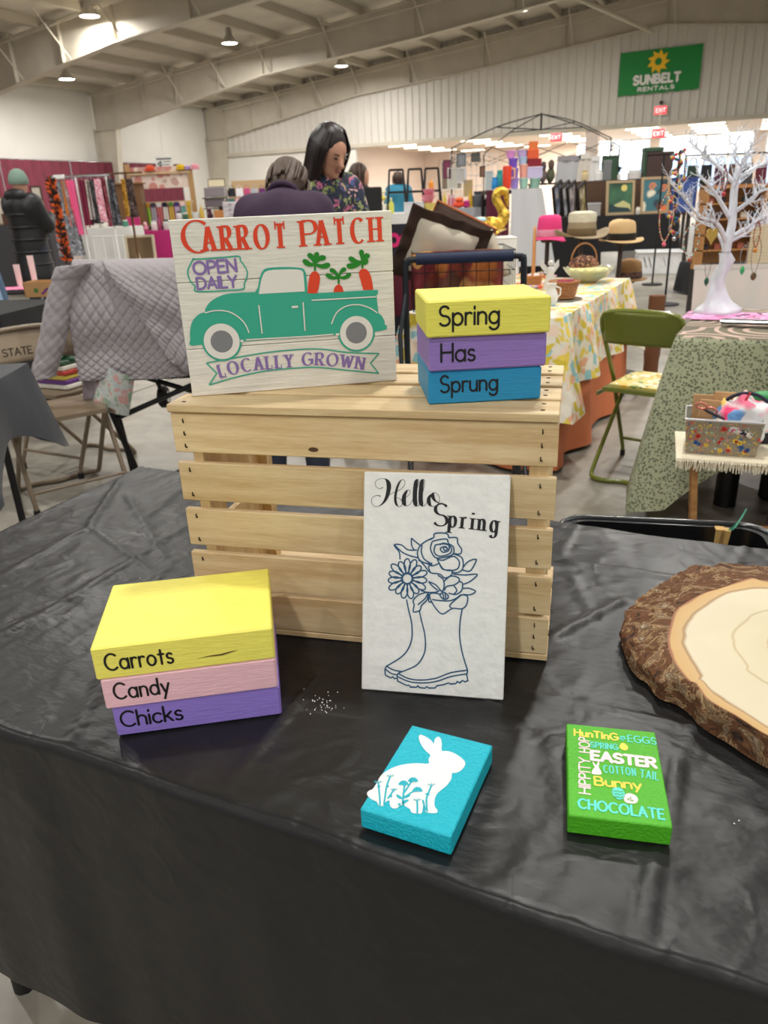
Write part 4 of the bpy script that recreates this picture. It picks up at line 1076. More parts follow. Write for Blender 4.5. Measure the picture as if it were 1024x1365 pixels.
def ring(pts, z, n=120):
    P = []
    for p_ in pts: q = onz(*p_, z); P.append((q.x - cx.x, q.y - cx.y))
    P = [p_ for p_ in P if p_[0] < .0]
    P += [(-x, y * .96) for x, y in reversed(P)]
    S_ = smooth_pts([(x, y, 0) for x, y in P], 8, True); out = []
    polar = sorted(((atan2(q.y, q.x), hypot(q.x, q.y)) for q in S_)); 
    for k in range(n):
        a = -pi + 2 * pi * k / n
        lo = [q for q in polar if q[0] <= a] or [(polar[-1][0] - 2 * pi, polar[-1][1])]; hi = [q for q in polar if q[0] > a] or [(polar[0][0] + 2 * pi, polar[0][1])]
        l, h = lo[-1], hi[0]; w_ = (a - l[0]) / max(1e-6, h[0] - l[0]); r = l[1] + (h[1] - l[1]) * w_; out.append((a, r))
    return out
NS = 300
ro, ri, rh = ring(outer, ZT + .010, NS), ring(inner, ZS, NS), ring(heart, ZS, NS)
sl = thing('wood_slice', 'large live-edge wood slice with rough bark at the right of the table', 'wood slice', cx)
top = MB(); vs = [(0, 0, .032)]; 
radii = [.2, .4, .6, .8, .93, 1.0]
for f_ in radii:
    for k in range(NS): a, r = ri[k]; vs.append((r * f_ * cos(a), r * f_ * sin(a), .032))
fs = [(0, 1 + k, 1 + (k + 1) % NS) for k in range(NS)]
for j in range(len(radii) - 1):
    for k in range(NS): a = 1 + j * NS; fs.append((a + k, a + NS + k, a + NS + (k + 1) % NS, a + (k + 1) % NS))
for k in range(NS): a, r = ri[k]; vs.append((r * .94 * cos(a), r * .94 * sin(a), .001))
o1 = 1 + (len(radii) - 1) * NS; o2 = 1 + len(radii) * NS
for k in range(NS): fs.append((o1 + k, o2 + k, o2 + (k + 1) % NS, o1 + (k + 1) % NS))
top.add(vs, fs)
def slice_mat():
    m = bpy.data.materials.new('slice_heartwood'); m.use_nodes = True; nt = m.node_tree; b = nt.nodes['Principled BSDF']; b.inputs['Roughness'].default_value = .55
    at_ = nt.nodes.new('ShaderNodeAttribute'); at_.attribute_name = 'ringpos'
    tc = nt.nodes.new('ShaderNodeTexCoord'); n = nt.nodes.new('ShaderNodeTexNoise'); n.inputs['Scale'].default_value = 22; n.inputs['Detail'].default_value = 6
    nt.links.new(tc.outputs['Object'], n.inputs['Vector'])
    a = nt.nodes.new('ShaderNodeMath'); a.operation = 'MULTIPLY_ADD'; a.inputs[1].default_value = .05
    nt.links.new(n.outputs['Fac'], a.inputs[0]); nt.links.new(at_.outputs['Fac'], a.inputs[2])
    r = nt.nodes.new('ShaderNodeValToRGB'); E_ = r.color_ramp.elements
    E_[0].position = 0; E_[0].color = srgb(226, 206, 160); E_[1].position = 1; E_[1].color = srgb(150, 92, 52)
    for p_, c_ in ((.34, (232, 216, 176)), (.36, (196, 170, 122)), (.38, (234, 220, 182)), (.56, (238, 226, 192)), (.575, (212, 190, 146)), (.59, (238, 226, 192)), (.86, (240, 228, 196)), (.885, (176, 136, 84)), (.90, (224, 186, 124)), (.985, (222, 180, 112))):
        e = E_.new(p_); e.color = srgb(*[int(v_ * .88) for v_ in c_])
    nt.links.new(a.outputs[0], r.inputs['Fac'])
    nt.links.new(r.outputs[0], b.inputs['Base Color'])
    return m
o = top.build('sawn_face', slice_mat(), sl)
at_ = o.data.attributes.new('ringpos', 'FLOAT', 'POINT'); vals = [0.0]
for f_ in radii:
    for k in range(NS):
        q = ri[k][1] * f_; h_ = rh[k][1]; i_ = ri[k][1]
        vals.append(.865 * q / h_ if q < h_ else .865 + .12 * (q - h_) / max(1e-4, i_ - h_))
vals += [1.0] * NS; at_.data.foreach_set('value', vals)
bk = MB(); rows = 16; vs = []
for j in range(rows + 1):
    s_ = j / rows
    for k in range(NS):
        a, r0 = ri[k]; r1 = max(ro[k][1], r0 + .007)
        if s_ < .62: q = s_ / .62; r = r0 + (r1 - r0) * (q ** .85) * .96; z = .0325 - .012 * q ** 1.5
        else: q = (s_ - .62) / .38; r = r0 + (r1 - r0) * (.96 + .04 * sin(q * pi)) ; z = .0205 - .0195 * q
        P = Vector((r * cos(a) * 34, r * sin(a) * 34, z * 50))
        d = (noise.noise(P) * .6 + noise.noise(P * 2.7) * .35 + abs(noise.noise(Vector((a * 26, z * 60, 2)))) * -.7) * .0085 * min(1, s_ * 4)
        if j == rows: d = 0
        z = max(.0008, z + d * (1 - s_ * .7) - (.004 * max(0, noise.noise(Vector((a * 18, 5, 1)))) if .1 < s_ < .8 else 0)); vs.append(((r + d * s_) * cos(a), (r + d * s_) * sin(a), z))
fs = [(j * NS + k, (j + 1) * NS + k, (j + 1) * NS + (k + 1) % NS, j * NS + (k + 1) % NS) for j in range(rows) for k in range(NS)]
bk.add(vs, fs)
def bark_mat():
    m = bpy.data.materials.new('bark'); m.use_nodes = True; nt = m.node_tree; b = nt.nodes['Principled BSDF']; b.inputs['Roughness'].default_value = .85
    tc = nt.nodes.new('ShaderNodeTexCoord'); n = nt.nodes.new('ShaderNodeTexNoise'); n.inputs['Scale'].default_value = 17; n.inputs['Detail'].default_value = 10; n.inputs['Distortion'].default_value = 2.6
    n.inputs['Roughness'].default_value = .7
    nt.links.new(tc.outputs['Object'], n.inputs['Vector'])
    r = nt.nodes.new('ShaderNodeValToRGB'); E_ = r.color_ramp.elements
    E_[0].position = .30; E_[0].color = srgb(30, 22, 18); E_[1].position = .70; E_[1].color = srgb(222, 206, 180)
    for p_, c_ in ((.40, (64, 44, 30)), (.44, (122, 78, 44)), (.5, (96, 62, 38)), (.535, (150, 112, 74)), (.55, (196, 170, 130)), (.57, (112, 78, 48)), (.62, (140, 118, 92))): e = E_.new(p_); e.color = srgb(*c_)
    nt.links.new(n.outputs['Fac'], r.inputs['Fac']); nt.links.new(r.outputs[0], b.inputs['Base Color'])
    bp = nt.nodes.new('ShaderNodeBump'); bp.inputs['Distance'].default_value = .009; bp.inputs['Strength'].default_value = 1
    nt.links.new(n.outputs['Fac'], bp.inputs['Height']); nt.links.new(bp.outputs[0], b.inputs['Normal'])
    return m
bk.build('bark', bark_mat(), sl)
# a few crumbs on the cloth
M_crumb = mat('white_crumb', (240, 240, 238), .6)
cb = MB()
for i in range(60):
    px, py = (R.gauss(432, 14), R.gauss(938, 8)) if i < 44 else (R.uniform(30, 1000), R.uniform(760, 1150))
    q = onz(px, py, ZT); x_, y_ = tl(q)
    if not (.02 < x_ < TL - .02 and .02 < y_ < TW - .02): continue
    z_ = sheet_pos(x_, y_)[2]; r_ = R.uniform(.0004, .0009); cb.ball((q.x, q.y, z_ + r_ * .6), r_, 5, 4)
tag(cb.build('crumb_scatter', M_crumb), 'tiny white crumbs scattered on the black plastic cloth', 'crumbs', None, 'stuff')
# ================================================================ NEAR SURROUNDINGS
def cloth_box(L, W, H, drop, fold=.02, waves=9, corner=0.0, seed=0, rc=.03, res=14, sides=(1, 1, 1, 1)):
    """draped cloth over a table of L x W: top plus a hanging skirt with folds (origin at the near left corner)"""
    rr = random.Random(seed); per = []
    def side(a, b2, n):
        for k in range(n): t = k / n; per.append((a[0] + (b2[0] - a[0]) * t, a[1] + (b2[1] - a[1]) * t))
    n1 = max(10, int(L * 26)); n2 = max(8, int(W * 26))
    side((0, 0), (L, 0), n1); side((L, 0), (L, W), n2); side((L, W), (0, W), n1); side((0, W), (0, 0), n2)
    N = len(per); ph = rr.uniform(0, 6); m = MB(); vs = []
    for j in range(res + 1):
        v = j / res
        for i, (x, y) in enumerate(per):
            cx_, cy_ = x - L / 2, y - W / 2; ox = (abs(cx_) > L / 2 - 1e-6) * (1 if cx_ > 0 else -1); oy = (abs(cy_) > W / 2 - 1e-6) * (1 if cy_ > 0 else -1)
            if ox and oy: ox *= .7; oy *= .7
            dc_ = min(hypot(x - a, y - b2) for a in (0, L) for b2 in (0, W)); cf = max(0, 1 - dc_ / .35) ** 1.6
            s_ = i / N * 2 * pi * waves + ph
            wv = fold * v ** .7 * (1 + sin(s_) + .5 * sin(s_ * 1.73 + 1.1)) + .10 * cf * v * (corner > 0)
            z = H + .003 - v * (drop + corner * cf) - (0 if v > 0 else 0)
            vs.append((x + ox * (.006 + wv), y + oy * (.006 + wv), max(z, .004)))
    b0 = len(vs); 
    fs = [(j * N + i, (j + 1) * N + i, (j + 1) * N + (i + 1) % N, j * N + (i + 1) % N) for j in range(res) for i in range(N)]
    fs.append(tuple(range(N)))
    m.add(vs, fs); return m
def table_under(label, loc, rz, L, W, H, top=None, group=None, leg=None):
    t = thing('market_table', label, 'table', loc, rz, group)
    MB().boxmm((.01, .01, H - .035), (L - .01, W - .01, H - .003)).build('table_top', top or M_ttop, t)
    for sx in (.12, L - .12):
        for sy in (.08, W - .08): MB().tube([(sx, sy, H - .035), (sx, sy, 0)], .015, 6).build('leg', leg or M_blackm, t)
    return t
def draped(label_t, label_c, loc, rz, L, W, H, m, drop, **k):
    t = table_under(label_t, loc, rz, L, W, H)
    c = cloth_box(L, W, H, drop, **k).build('table_cloth', m, None, 50); c.location = loc; c.rotation_euler = (0, 0, rz)
    tag(c, label_c, 'tablecloth'); return t, c

def folding_chair(label, loc, rz, m_frame, m_back, m_seat, m_pad=None, text=None):
    o = thing('folding_chair', label, 'chair', loc, rz)
    r = .0115
    for s_ in (-1, 1):
        x = .215 * s_
        MB().tube([(x, .17, .012), (x, .165, .05), (x * 1.0, -.02, .44), (x, -.19, .70)], r, 10).build('front_leg', m_frame, o, 60)
        MB().tube([(.19 * s_, .10, .415), (.20 * s_, -.2, .06)], r, 10).build('rear_leg', m_frame, o, 60)
        MB().boxmm((x - .004, -.2, .395), (x + .004, .16, .413)).build('seat_rail', m_frame, o)
        MB().lathe([(.0, 0), (.015, 0), (.015, .03), (.0, .03)], (x, .17, 0), 10).build('foot_cap', M_black, o, 40)
    a = smooth_pts([(-.20, -.2, .06), (-.195, -.235, .018), (-.15, -.262, .0125), (-.08, -.258, .0125), (0, -.235, .0125), (.08, -.258, .0125), (.15, -.262, .0125), (.195, -.235, .018), (.20, -.2, .06)], 4)
    MB().tube(a, r, 10).build('floor_loop', m_frame, o, 60)
    MB().tube([(-.215, .145, .1), (.215, .145, .1)], .008, 8).build('front_stretcher', m_frame, o, 60)
    top = smooth_pts([(-.215, -.19, .70), (-.212, -.205, .745), (-.17, -.215, .775), (0, -.222, .785), (.17, -.215, .775), (.212, -.205, .745), (.215, -.19, .70)], 4)
    MB().tube(top, r, 10).build('top_rail', m_frame, o, 60)
    def bp(u, v):
        x = (-.212 + .424 * u); z = .635 + .14 * v; e = 1 - min(1, max(0, (abs(x) - .16) / .052)) ** 2 * (v * .22)
        return (x, -.172 - (z - .635) * .3 - .02 * (1 - (2 * u - 1) ** 2), .635 + .145 * v * e)
    bk_ = MB().grid(bp, 20, 8); ob = bk_.build('backrest', m_back, o, 60)
    so_ = ob.modifiers.new('thick', 'SOLIDIFY'); so_.thickness = .006; so_.offset = 0
    b_ = MB(); b_.prism([(x, y) for x, y in [(-.19, -.19), (.19, -.19), (.2, .1), (.17, .185), (-.17, .185), (-.2, .1)]], .415, .434); b_.build('seat', m_seat, o)
    if m_pad:
        p_ = MB(); p_.prism([(-.165, -.165), (.165, -.165), (.172, .1), (.14, .16), (-.14, .16), (-.172, .1)], .434, .446); p_.build('seat_pad', m_pad, o)
    if text:
        t = MB(Matrix.Translation((.13, -.192, .69)) @ Matrix.Rotation(pi, 4, 'Z') @ Matrix.Rotation(pi / 2, 4, 'X')) if False else MB(Matrix.Translation((.14, -.1725, .67)) @ Matrix.Rotation(pi, 4, 'Z') @ Matrix.Rotation(pi / 2, 4, 'X'))
        lettering(t, text, .032, .006, 0, 0); t.build('stencil', mat('stencil_dark', (60, 50, 40), .7), o)
    return o
M_olive = mat('olive_enamel', (106, 114, 34), .3, coat=.3)
M_flowerpad = spots_mat('flower_vinyl', (226, 208, 120), [(232, 172, 60), (240, 236, 220), (122, 150, 60), (236, 190, 40)], 22, .5, .42, .06)
folding_chair('olive green metal folding chair with flowered seat, beside the sage table', (1.277, 3.443, 0), radians(-40.2), M_olive, M_olive, M_olive, M_flowerpad).scale.x = .84
M_tan = mat('tan_enamel', (128, 112, 92), .35)
folding_chair('tan metal folding chair with striped gifts on its seat, partly behind the grey jacket', (-1.669, 3.93, 0), radians(152.2), M_tan, M_tan, M_tan)
cb_ = onz(36, 434, .79); f = Vector((.6, -.8, 0))
folding_chair('tan metal folding chair with stencilled back at the far left', (cb_.x + f.x * .22, cb_.y + f.y * .22, 0), atan2(-f.x, f.y), M_tan, mat('tan_panel', (150, 134, 112), .45), M_tan, None, 'STATE')
# gifts on the tan chair
gx = Vector((-1.645, 3.90, .435))
g = thing('gift_bundle', 'bundle of striped presents with a dark green bow on the tan chair', 'gift', gx, radians(-25))
for i, c in enumerate(((240, 236, 226), (110, 60, 140), (220, 200, 90), (196, 70, 60), (236, 232, 220), (60, 90, 70))):
    MB().box((0, 0, .014 + i * .024), (.20 - .006 * (i % 3), .15, .022), bev=.004).build('parcel', mat('gift_%d' % i, c, .5), g)
M_bow = mat('green_foil', (14, 92, 58), .3)
bm1 = MB()
for k in range(9):
    a = k * .7; bm1.tube([(0, 0, .150), (.05 * cos(a), .05 * sin(a), .19), (.075 * cos(a + .2), .075 * sin(a + .2), .165), (.02 * cos(a), .02 * sin(a), .150)], .007, 6)
bm1.build('bow', M_bow, g, 60)
MB().boxmm((-.1, -.012, .146), (.1, .012, .150)).build('ribbon', M_bow, g)

# black cart frame that carries the jacket
jl = at(100, 347, 3.6); jr = at(262, 345, 3.6)
ck = thing('luggage_cart', 'black folding luggage cart with wheels under the grey quilted jacket', 'cart', (jl.x, 3.62, 0))
LJ = jr.x - jl.x
for x in (.06, LJ - .04): MB().tube([(x, 0, 1.02), (x, .0, .35), (x + .02, .02, .02)], .014, 8).build('upright', M_blackm, ck, 60)
MB().tube([(.03, 0, 1.025), (LJ, 0, 1.02)], .015, 8).build('top_bar', M_blackm, ck, 60)
MB().tube([(.12, -.02, .02), (.02, -.05, .5)], .016, 8).build('folding_leg', M_blackm, ck, 60)
MB().tube([(.10, -.1, .03), (.22, -.12, .012), (.62, .12, .16)], .012, 8).build('folding_leg', M_blackm, ck, 60)
MB().tube([(.05, -.04, .33), (LJ + .1, .02, .55)], .013, 8).build('brace', M_blackm, ck, 60)
MB().tube([(.1, .05, .55), (LJ + .2, .05, .32)], .013, 8).build('brace', M_blackm, ck, 60)
MB().boxmm((.0, -.06, .52), (LJ + .1, .16, .56), bev=.01).build('platform', M_black, ck)
M_rub = mat('tyre_rubber', (16, 16, 17), .7)
for (x, y) in ((.27, .1), (LJ + .12, .1)):
    w_ = MB(Matrix.Translation((x, y, .40)) @ Matrix.Rotation(pi / 2, 4, 'Y')); w_.lathe([(.03, -.02), (.045, -.022), (.055, -.012), (.055, .012), (.045, .022), (.03, .02)], n=20); wh = w_.build('wheel', M_rub, ck, 40)
    w_ = MB(Matrix.Translation((x, y, .40)) @ Matrix.Rotation(pi / 2, 4, 'Y')); w_.lathe([(0, -.024), (.03, -.024), (.03, .024), (0, .024)], n=16); w_.build('hub', M_chrome, wh, 40)
    MB().tube([(x, y, .40), (x, .0, .54)], .012, 8).build('wheel_strut', M_blackm, ck)
# quilted jacket: body, front flap, sleeve; each with diamond quilting
M_quilt = mat('grey_quilt', (164, 158, 161), .85, bump=.3, bscale=220)
jk = thing('quilted_jacket', 'light grey diamond-quilted jacket hung over the black cart', 'jacket', (jl.x, 3.6, 0))
def quilt(a, b2, s_=.036):
    u_ = (a * 1.25 + b2) / .062; v_ = (a * 1.25 - b2) / .062
    du, dv_ = abs(u_ - round(u_)), abs(v_ - round(v_))
    return .010 * min(1, du / .22) ** .5 * min(1, dv_ / .22) ** .5
def panel(edgeL, edgeR, nu, nv, bulge, yb, name, wob=.012, seed=0.0):
    """sheet between two edges given as photo points read at the jacket's depth"""
    Lp = smooth_pts([at(*e, 3.6) for e in edgeL], 8); Rp = smooth_pts([at(*e, 3.6) for e in edgeR], 8)
    def pick(P, v):
        i = v * (len(P) - 1); k = min(int(i), len(P) - 2); return P[k].lerp(P[k + 1], i - k)
    def fn(u, v):
        a = pick(Lp, v); b3 = pick(Rp, v); q = a.lerp(b3, u); wd = (b3 - a).length
        y = yb - bulge * sqrt(max(0, sin(pi * u))) - wob * noise.noise(Vector((u * 3 + seed, v * 4, seed))) * 2 - wob * .8 * sin(u * 7 + seed + v * 2) * v
        y -= quilt(u * wd, v * .72)
        e = (1 - v) ** 6; y = y * (1 - e) + (.01) * e
        return (q.x - jl.x, y, q.z)
    o = MB().grid(fn, nu, nv).build(name, M_quilt, jk, 180)
    md = o.modifiers.new('thick', 'SOLIDIFY'); md.thickness = .012; md.offset = 1
    return o
panel([(96, 346), (98, 380), (100, 440), (106, 480), (112, 503)], [(262, 344), (264, 380), (264, 430), (262, 470), (256, 497)], 150, 150, .03, -.045, 'jacket_body', .014, 1.3)
panel([(136, 346), (158, 372), (182, 405), (205, 435), (230, 470)], [(262, 343), (266, 380), (268, 420), (266, 460), (258, 492)], 90, 110, .03, -.085, 'front_flap', .012, 5.1)
def tube_sleeve():
    cl = smooth_pts([at(104, 352, 3.6), at(92, 378, 3.6), at(84, 410, 3.6), at(78, 445, 3.6), at(70, 478, 3.6), at(64, 500, 3.6)], 14); N = len(cl); nv = 44
    rad = [.055 - .004 * k / N + .012 * (k < 10) for k in range(N)]
    vs = []
    for k, p_ in enumerate(cl):
        for j in range(nv):
            a = 2 * pi * j / nv; s_ = k / N
            r = rad[k] * (1 + .06 * noise.noise(Vector((s_ * 9, cos(a), sin(a)))) + .05 * sin(s_ * 40) * .5) + quilt(a * .055, s_ * .66) * .8
            vs.append((p_.x - jl.x + r * cos(a) * .95, -.05 - .02 * s_ + r * sin(a) * .75, p_.z + .12 * r * cos(a)))
    m = MB(); m.add(vs, [(k * nv + j, k * nv + (j + 1) % nv, (k + 1) * nv + (j + 1) % nv, (k + 1) * nv + j) for k in range(N - 1) for j in range(nv)])
    o = m.build('sleeve', M_quilt, jk, 180); md = o.modifiers.new('thick', 'SOLIDIFY'); md.thickness = .008; return o
tube_sleeve()
MB().grid(lambda u, v: (.02 + (LJ) * u, -.03 + .12 * v, 1.035 - .06 * (v * 2 - .7) ** 2 + .003 * noise.noise(Vector((u * 9, v * 3, 0)))), 60, 12).build('shoulder_fold', M_quilt, jk, 180)
o = thing('black_duffel', 'black duffel bag on the cart platform under the grey jacket', 'bag', (jl.x + .28, 3.68, .57))
MB().ball((.05, 0, .075), (.26, .11, .085), 20, 12, jit=.15).build('bag_body', mat('black_nylon', (20, 20, 22), .7), o, 180)
MB().tube([(-.08, -.1, .1), (-.05, -.12, .16), (.12, -.12, .16), (.15, -.1, .1)], .008, 6).build('handle', M_black, o)
# bag and paper under the jacket
p = at(140, 545, 3.55)
bg = thing('flowered_paper_bag', 'pale flowered paper bag hanging under the grey jacket', 'bag', (p.x, 3.57, .34), radians(12), rot=(0, radians(28), 0))
MB().grid(lambda u, v: (-.09 + .18 * u * (1 - .2 * v), -.02 - .05 * sin(pi * u), .06 + .2 * v), 14, 10).build('front_panel', spots_mat('pale_bag_print', (196, 200, 196), [(150, 172, 150), (206, 160, 156), (180, 190, 190)], 34), bg, 60)
MB().grid(lambda u, v: (-.09 + .18 * u * (1 - .2 * v), -.02 + .03 * sin(pi * u), .06 + .2 * v), 14, 10).build('back_panel', mat('pale_paper', (206, 208, 204), .8), bg, 60)
p = at(120, 525, 3.58)
MBs = MB().grid(lambda u, v: (p.x - .05 + .10 * u + .03 * v, 3.585 + .02 * sin(6 * u), p.z - .09 + .2 * v), 14, 10)
tag(MBs.build('lining_scarf', mat('mauve_cloth', (168, 156, 164), .85), None, 60), 'mauve grey scarf hanging below the hem of the quilted jacket', 'scarf')

# neighbouring table corner at the far left, in grey-black plastic
c0 = onz(35, 485, .74)
tr_ = Matrix.Rotation(radians(6), 3, 'Z')
M_cloth2 = mat('dark_plastic_film', (64, 67, 72), .36, bump=.25, bscale=12, spec=.55)
Ln = 1.5; wd_ = (c0 - onz(0, 505, .74)).normalized(); rz_ = atan2(-wd_.x, wd_.y); org = c0 - Vector((cos(rz_), sin(rz_), 0)) * Ln
org = Vector((org.x, org.y, 0)) - Vector((-sin(rz_), cos(rz_), 0)) * .70
draped('folding table under dark grey plastic at the left edge', 'dark grey plastic tablecloth hanging off the left neighbour table', org, rz_, Ln, .70, .74, M_cloth2, .20, fold=.012, waves=7, corner=.16, seed=4)
# ---- black market table behind with carton and tubes
bt0 = onz(-60, 420, .74); 
draped('folding table under black cloth holding the cardboard carton', 'black cloth on the table with the cardboard carton', (-4.2, 4.75, 0), radians(-8), 2.05, .75, .74, mat('black_cloth', (20, 20, 22), .8), .6, fold=.015, waves=11, seed=5)
def onT(px, py, z=.746): return onz(px, py, z)
M_card = mat('kraft_carton', (186, 142, 92), .8, var=.08, vscale=10)
p = onT(34, 397); 
o = thing('cardboard_carton', 'open cardboard carton with purple and green print on the black table', 'carton', p, radians(-4))
Wc = .25; 
for (a, b2) in (((0, 0, 0), (Wc, .006, .10)), ((0, .16, 0), (Wc, .166, .10)), ((0, 0, 0), (.006, .166, .10)), ((Wc - .006, 0, 0), (Wc, .166, .10)), ((0, 0, 0), (Wc, .166, .004))):
    MB().boxmm(a, b2).build('carton_wall', M_card, o)
t = MB(Matrix.Translation((0, -.0008, 0)) @ Matrix.Rotation(pi / 2, 4, 'X'))
for k in range(5): t.ribbon([(.12 + .022 * k, .02 + .02 * (k % 2)), (.15 + .022 * k, .04 + .018 * (k % 3))], .014)
t.build('purple_print', mat('print_plum', (104, 40, 110), .7), o)
t = MB(Matrix.Translation((0, -.001, 0)) @ Matrix.Rotation(pi / 2, 4, 'X')); t.disc((.085, .045), .016, 0, 16); t.build('green_print', mat('print_leaf', (60, 120, 60), .7), o)
M_tubep = mat('pale_pink_tube', (244, 214, 206), .35)
for (px, py0, py1, lab) in ((28, 372, 346, 'shorter pale pink squeeze tube standing on its cap, on the black table'), (48, 370, 336, 'taller pale pink squeeze tube standing on its cap, beside the carton')):
    p = onT(px, py0 + 12); h = (py0 - py1) * .00085 * p.y * 1.3
    o = thing('squeeze_tube', lab, 'tube', p, 0, 'pale pink squeeze tubes')
    MB().lathe([(.0, 0), (.016, 0), (.016, .02), (.0, .02)], n=14).build('cap', M_white, o, 40)
    MB().grid(lambda u, v: ((.02 + .006 * v) * cos(2 * pi * u), (.02 * (1 - v)) * sin(2 * pi * u), .02 + (h - .02) * v), 20, 6).build('tube_body', M_tubep, o, 60)
p = onT(22, 386, .7465)
m_ = MB().grid(lambda u, v: (p.x - .22 + .36 * u, p.y - .05 + .24 * v, .7500 + .006 * abs(noise.noise(Vector((u * 6, v * 5, 0))))), 24, 16)
tag(m_.build('pink_cloth', mat('pink_fabric', (240, 130, 168), .85), None, 180), 'pink cloth spread on the black table below the squeeze tubes', 'cloth')
p = at(62, 420, 4.3)
solo(MB().grid(lambda u, v: (.16 * u - .03 * v, .02 * sin(5 * u), .09 * v), 12, 8), 'pink_pouch', mat('hot_pink_cloth', (226, 50, 108), .8), 'hot pink cloth hanging beside the black table behind the tan chairs', 'cloth', (p.x, 4.72, .62))

# ================================================================ CART WITH CUSHIONS
hl = at(540, 343, 3.3); hr = at(698, 345, 3.3); Wk = hr.x - hl.x; HZ = hl.z - .01
kt = thing('hand_cart', 'black tube hand cart with a navy padded handle and wire basket', 'cart', (hl.x, 3.3, 0), radians(-2))
M_dk = mat('grey_black_tube', (38, 42, 48), .35, metal=.4)
MB().tube(smooth_pts([(0, 0, .02), (0, 0, .5), (0, 0, HZ - .05), (.015, 0, HZ - .015), (.05, 0, HZ), (Wk - .05, 0, HZ), (Wk - .015, 0, HZ - .015), (Wk, 0, HZ - .05), (Wk, 0, .5), (Wk, 0, .02)], 5), .0135, 10).build('handle_frame', M_dk, kt, 60)
MB().tube([(.045, 0, HZ), (.06, 0, HZ), (Wk - .06, 0, HZ), (Wk - .045, 0, HZ)], .023, 16).build('padded_grip', mat('navy_padding', (22, 34, 66), .7, bump=.1, bscale=90), kt, 60)
for x in (0, Wk):
    w_ = MB(Matrix.Translation((x, .02, .06)) @ Matrix.Rotation(pi / 2, 4, 'Y')); w_.lathe([(.0, -.014), (.06, -.014), (.06, .014), (0, .014)], n=18); w_.build('wheel', M_rub, kt, 40)
    MB().tube([(x, 0, HZ - .24), (x, .45, HZ - .3)], .01, 8).build('side_rail', M_dk, kt, 60)
    MB().tube([(x, 0, .3), (x, -.3, .1)], .01, 8).build('lower_rail', M_dk, kt, 60)
MB().tube([(0, 0, HZ - .13), (-.03, -.08, HZ - .3), (-.02, -.14, .3)], .01, 8).build('brace', M_dk, kt, 60)
wr = MB(); bz0, bz1 = HZ - .22, HZ + .02; y0, y1 = .05, .45; x0, x1 = .03, Wk - .03
for z in (bz0, (bz0 * 2 + bz1) / 3, (bz0 + bz1 * 2) / 3, bz1): wr.tube([(x0, y0, z), (x1, y0, z), (x1, y1, z), (x0, y1, z)], .0022 if z < bz1 else .0035, 5, closed=True)
for k in range(9):
    x = x0 + (x1 - x0) * k / 8
    for y in (y0, y1): wr.tube([(x, y, bz0), (x, y, bz1)], .0018, 5)
for k in range(8):
    y = y0 + (y1 - y0) * k / 7
    for x in (x0, x1): wr.tube([(x, y, bz0), (x, y, bz1)], .0018, 5)
    wr.tube([(x0, y, bz0), (x1, y, bz0)], .0018, 5)
wr.build('wire_basket', M_blackm, kt, kind='stuff')
def K(x, y, z): return Vector((hl.x + x, 3.3 + y, z))
def cushion(name, label, loc, size, m, rot, piping=None, cat='cushion'):
    o = thing(name, label, cat, loc, rot=rot); w_, h_, t_ = size
    def side(sg):
        def fn(u, v):
            a, b2 = 2 * u - 1, 2 * v - 1; e = max(0, (1 - a ** 4) * (1 - b2 ** 4)) ** .55
            pin = 1 - .06 * (1 - abs(a)) * abs(b2) ** 3 - .06 * (1 - abs(b2)) * abs(a) ** 3
            return (a * w_ / 2 * pin, sg * t_ / 2 * e + .004 * noise.noise(Vector((a * 3, b2 * 3, sg))), b2 * h_ / 2 * pin)
        return fn
    m1 = MB(); m1.grid(side(-1), 16, 16); m1.grid(side(1), 16, 16); m1.build('cover', m, o, 180)
    if piping: 
        q = [(w_ / 2 * cos(a) * (1 / max(abs(cos(a)), abs(sin(a)))) * .985, 0, h_ / 2 * sin(a) * (1 / max(abs(cos(a)), abs(sin(a)))) * .985) for a in [2 * pi * k / 40 for k in range(40)]]
        MB().tube(q, .005, 6, closed=True).build('piping', piping, o, 60)
    return o
M_brown = mat('brown_velvet', (62, 42, 32), .85, var=.2, vscale=10); M_cream = mat('cream_cotton', (214, 204, 184), .85, var=.06, vscale=9)
bc = cushion('flanged_cushion', 'cream cushion with a wide dark brown ruffled edge in the cart', K(.165, .22, HZ + .015), (.30, .27, .12), M_cream, (radians(24), radians(20), radians(4)))
def ruff(u, v):
    a = 2 * pi * u; q = 1 / max(abs(cos(a)), abs(sin(a))); r_ = .82 + .42 * v
    return (.15 * cos(a) * q * r_, -.035 + .05 * (1 - v) * .4 + .012 * sin(a * 11) * v + .02 * v, .135 * sin(a) * q * r_)
o = MB().grid(ruff, 120, 5).build('ruffled_edge', M_brown, bc, 180); md = o.modifiers.new('t', 'SOLIDIFY'); md.thickness = .004
cushion('brown_cushion', 'dark brown cushion with orange piping behind the cream one in the cart', K(.25, .35, HZ + .045), (.30, .26, .10), M_brown, (radians(12), radians(26), radians(-16)), mat('rust_piping', (176, 96, 48), .7))
cushion('cream_cushion', 'plain cream cushion at the right side of the cart', K(.385, .28, HZ - .03), (.15, .22, .09), M_cream, (radians(14), radians(-22), radians(-25)))
M_aut = spots_mat('autumn_print', (140, 60, 44), [(196, 118, 58), (122, 40, 46), (206, 150, 84), (104, 66, 50), (168, 84, 52)], 9, .85, .5, .2)
solo(MB().grid(lambda u, v: (-.20 + .40 * u, -.02 - .03 * sin(u * 22) * (1 - v * .3), -.10 + .22 * v), 60, 10), 'autumn_quilt', M_aut, 'rust and maroon leaf-print quilt bunched in the wire basket', 'quilt', K(.23, .12, HZ - .10), smooth=180).modifiers.new('t', 'SOLIDIFY').thickness = .03
p = at(575, 285, 4.05)
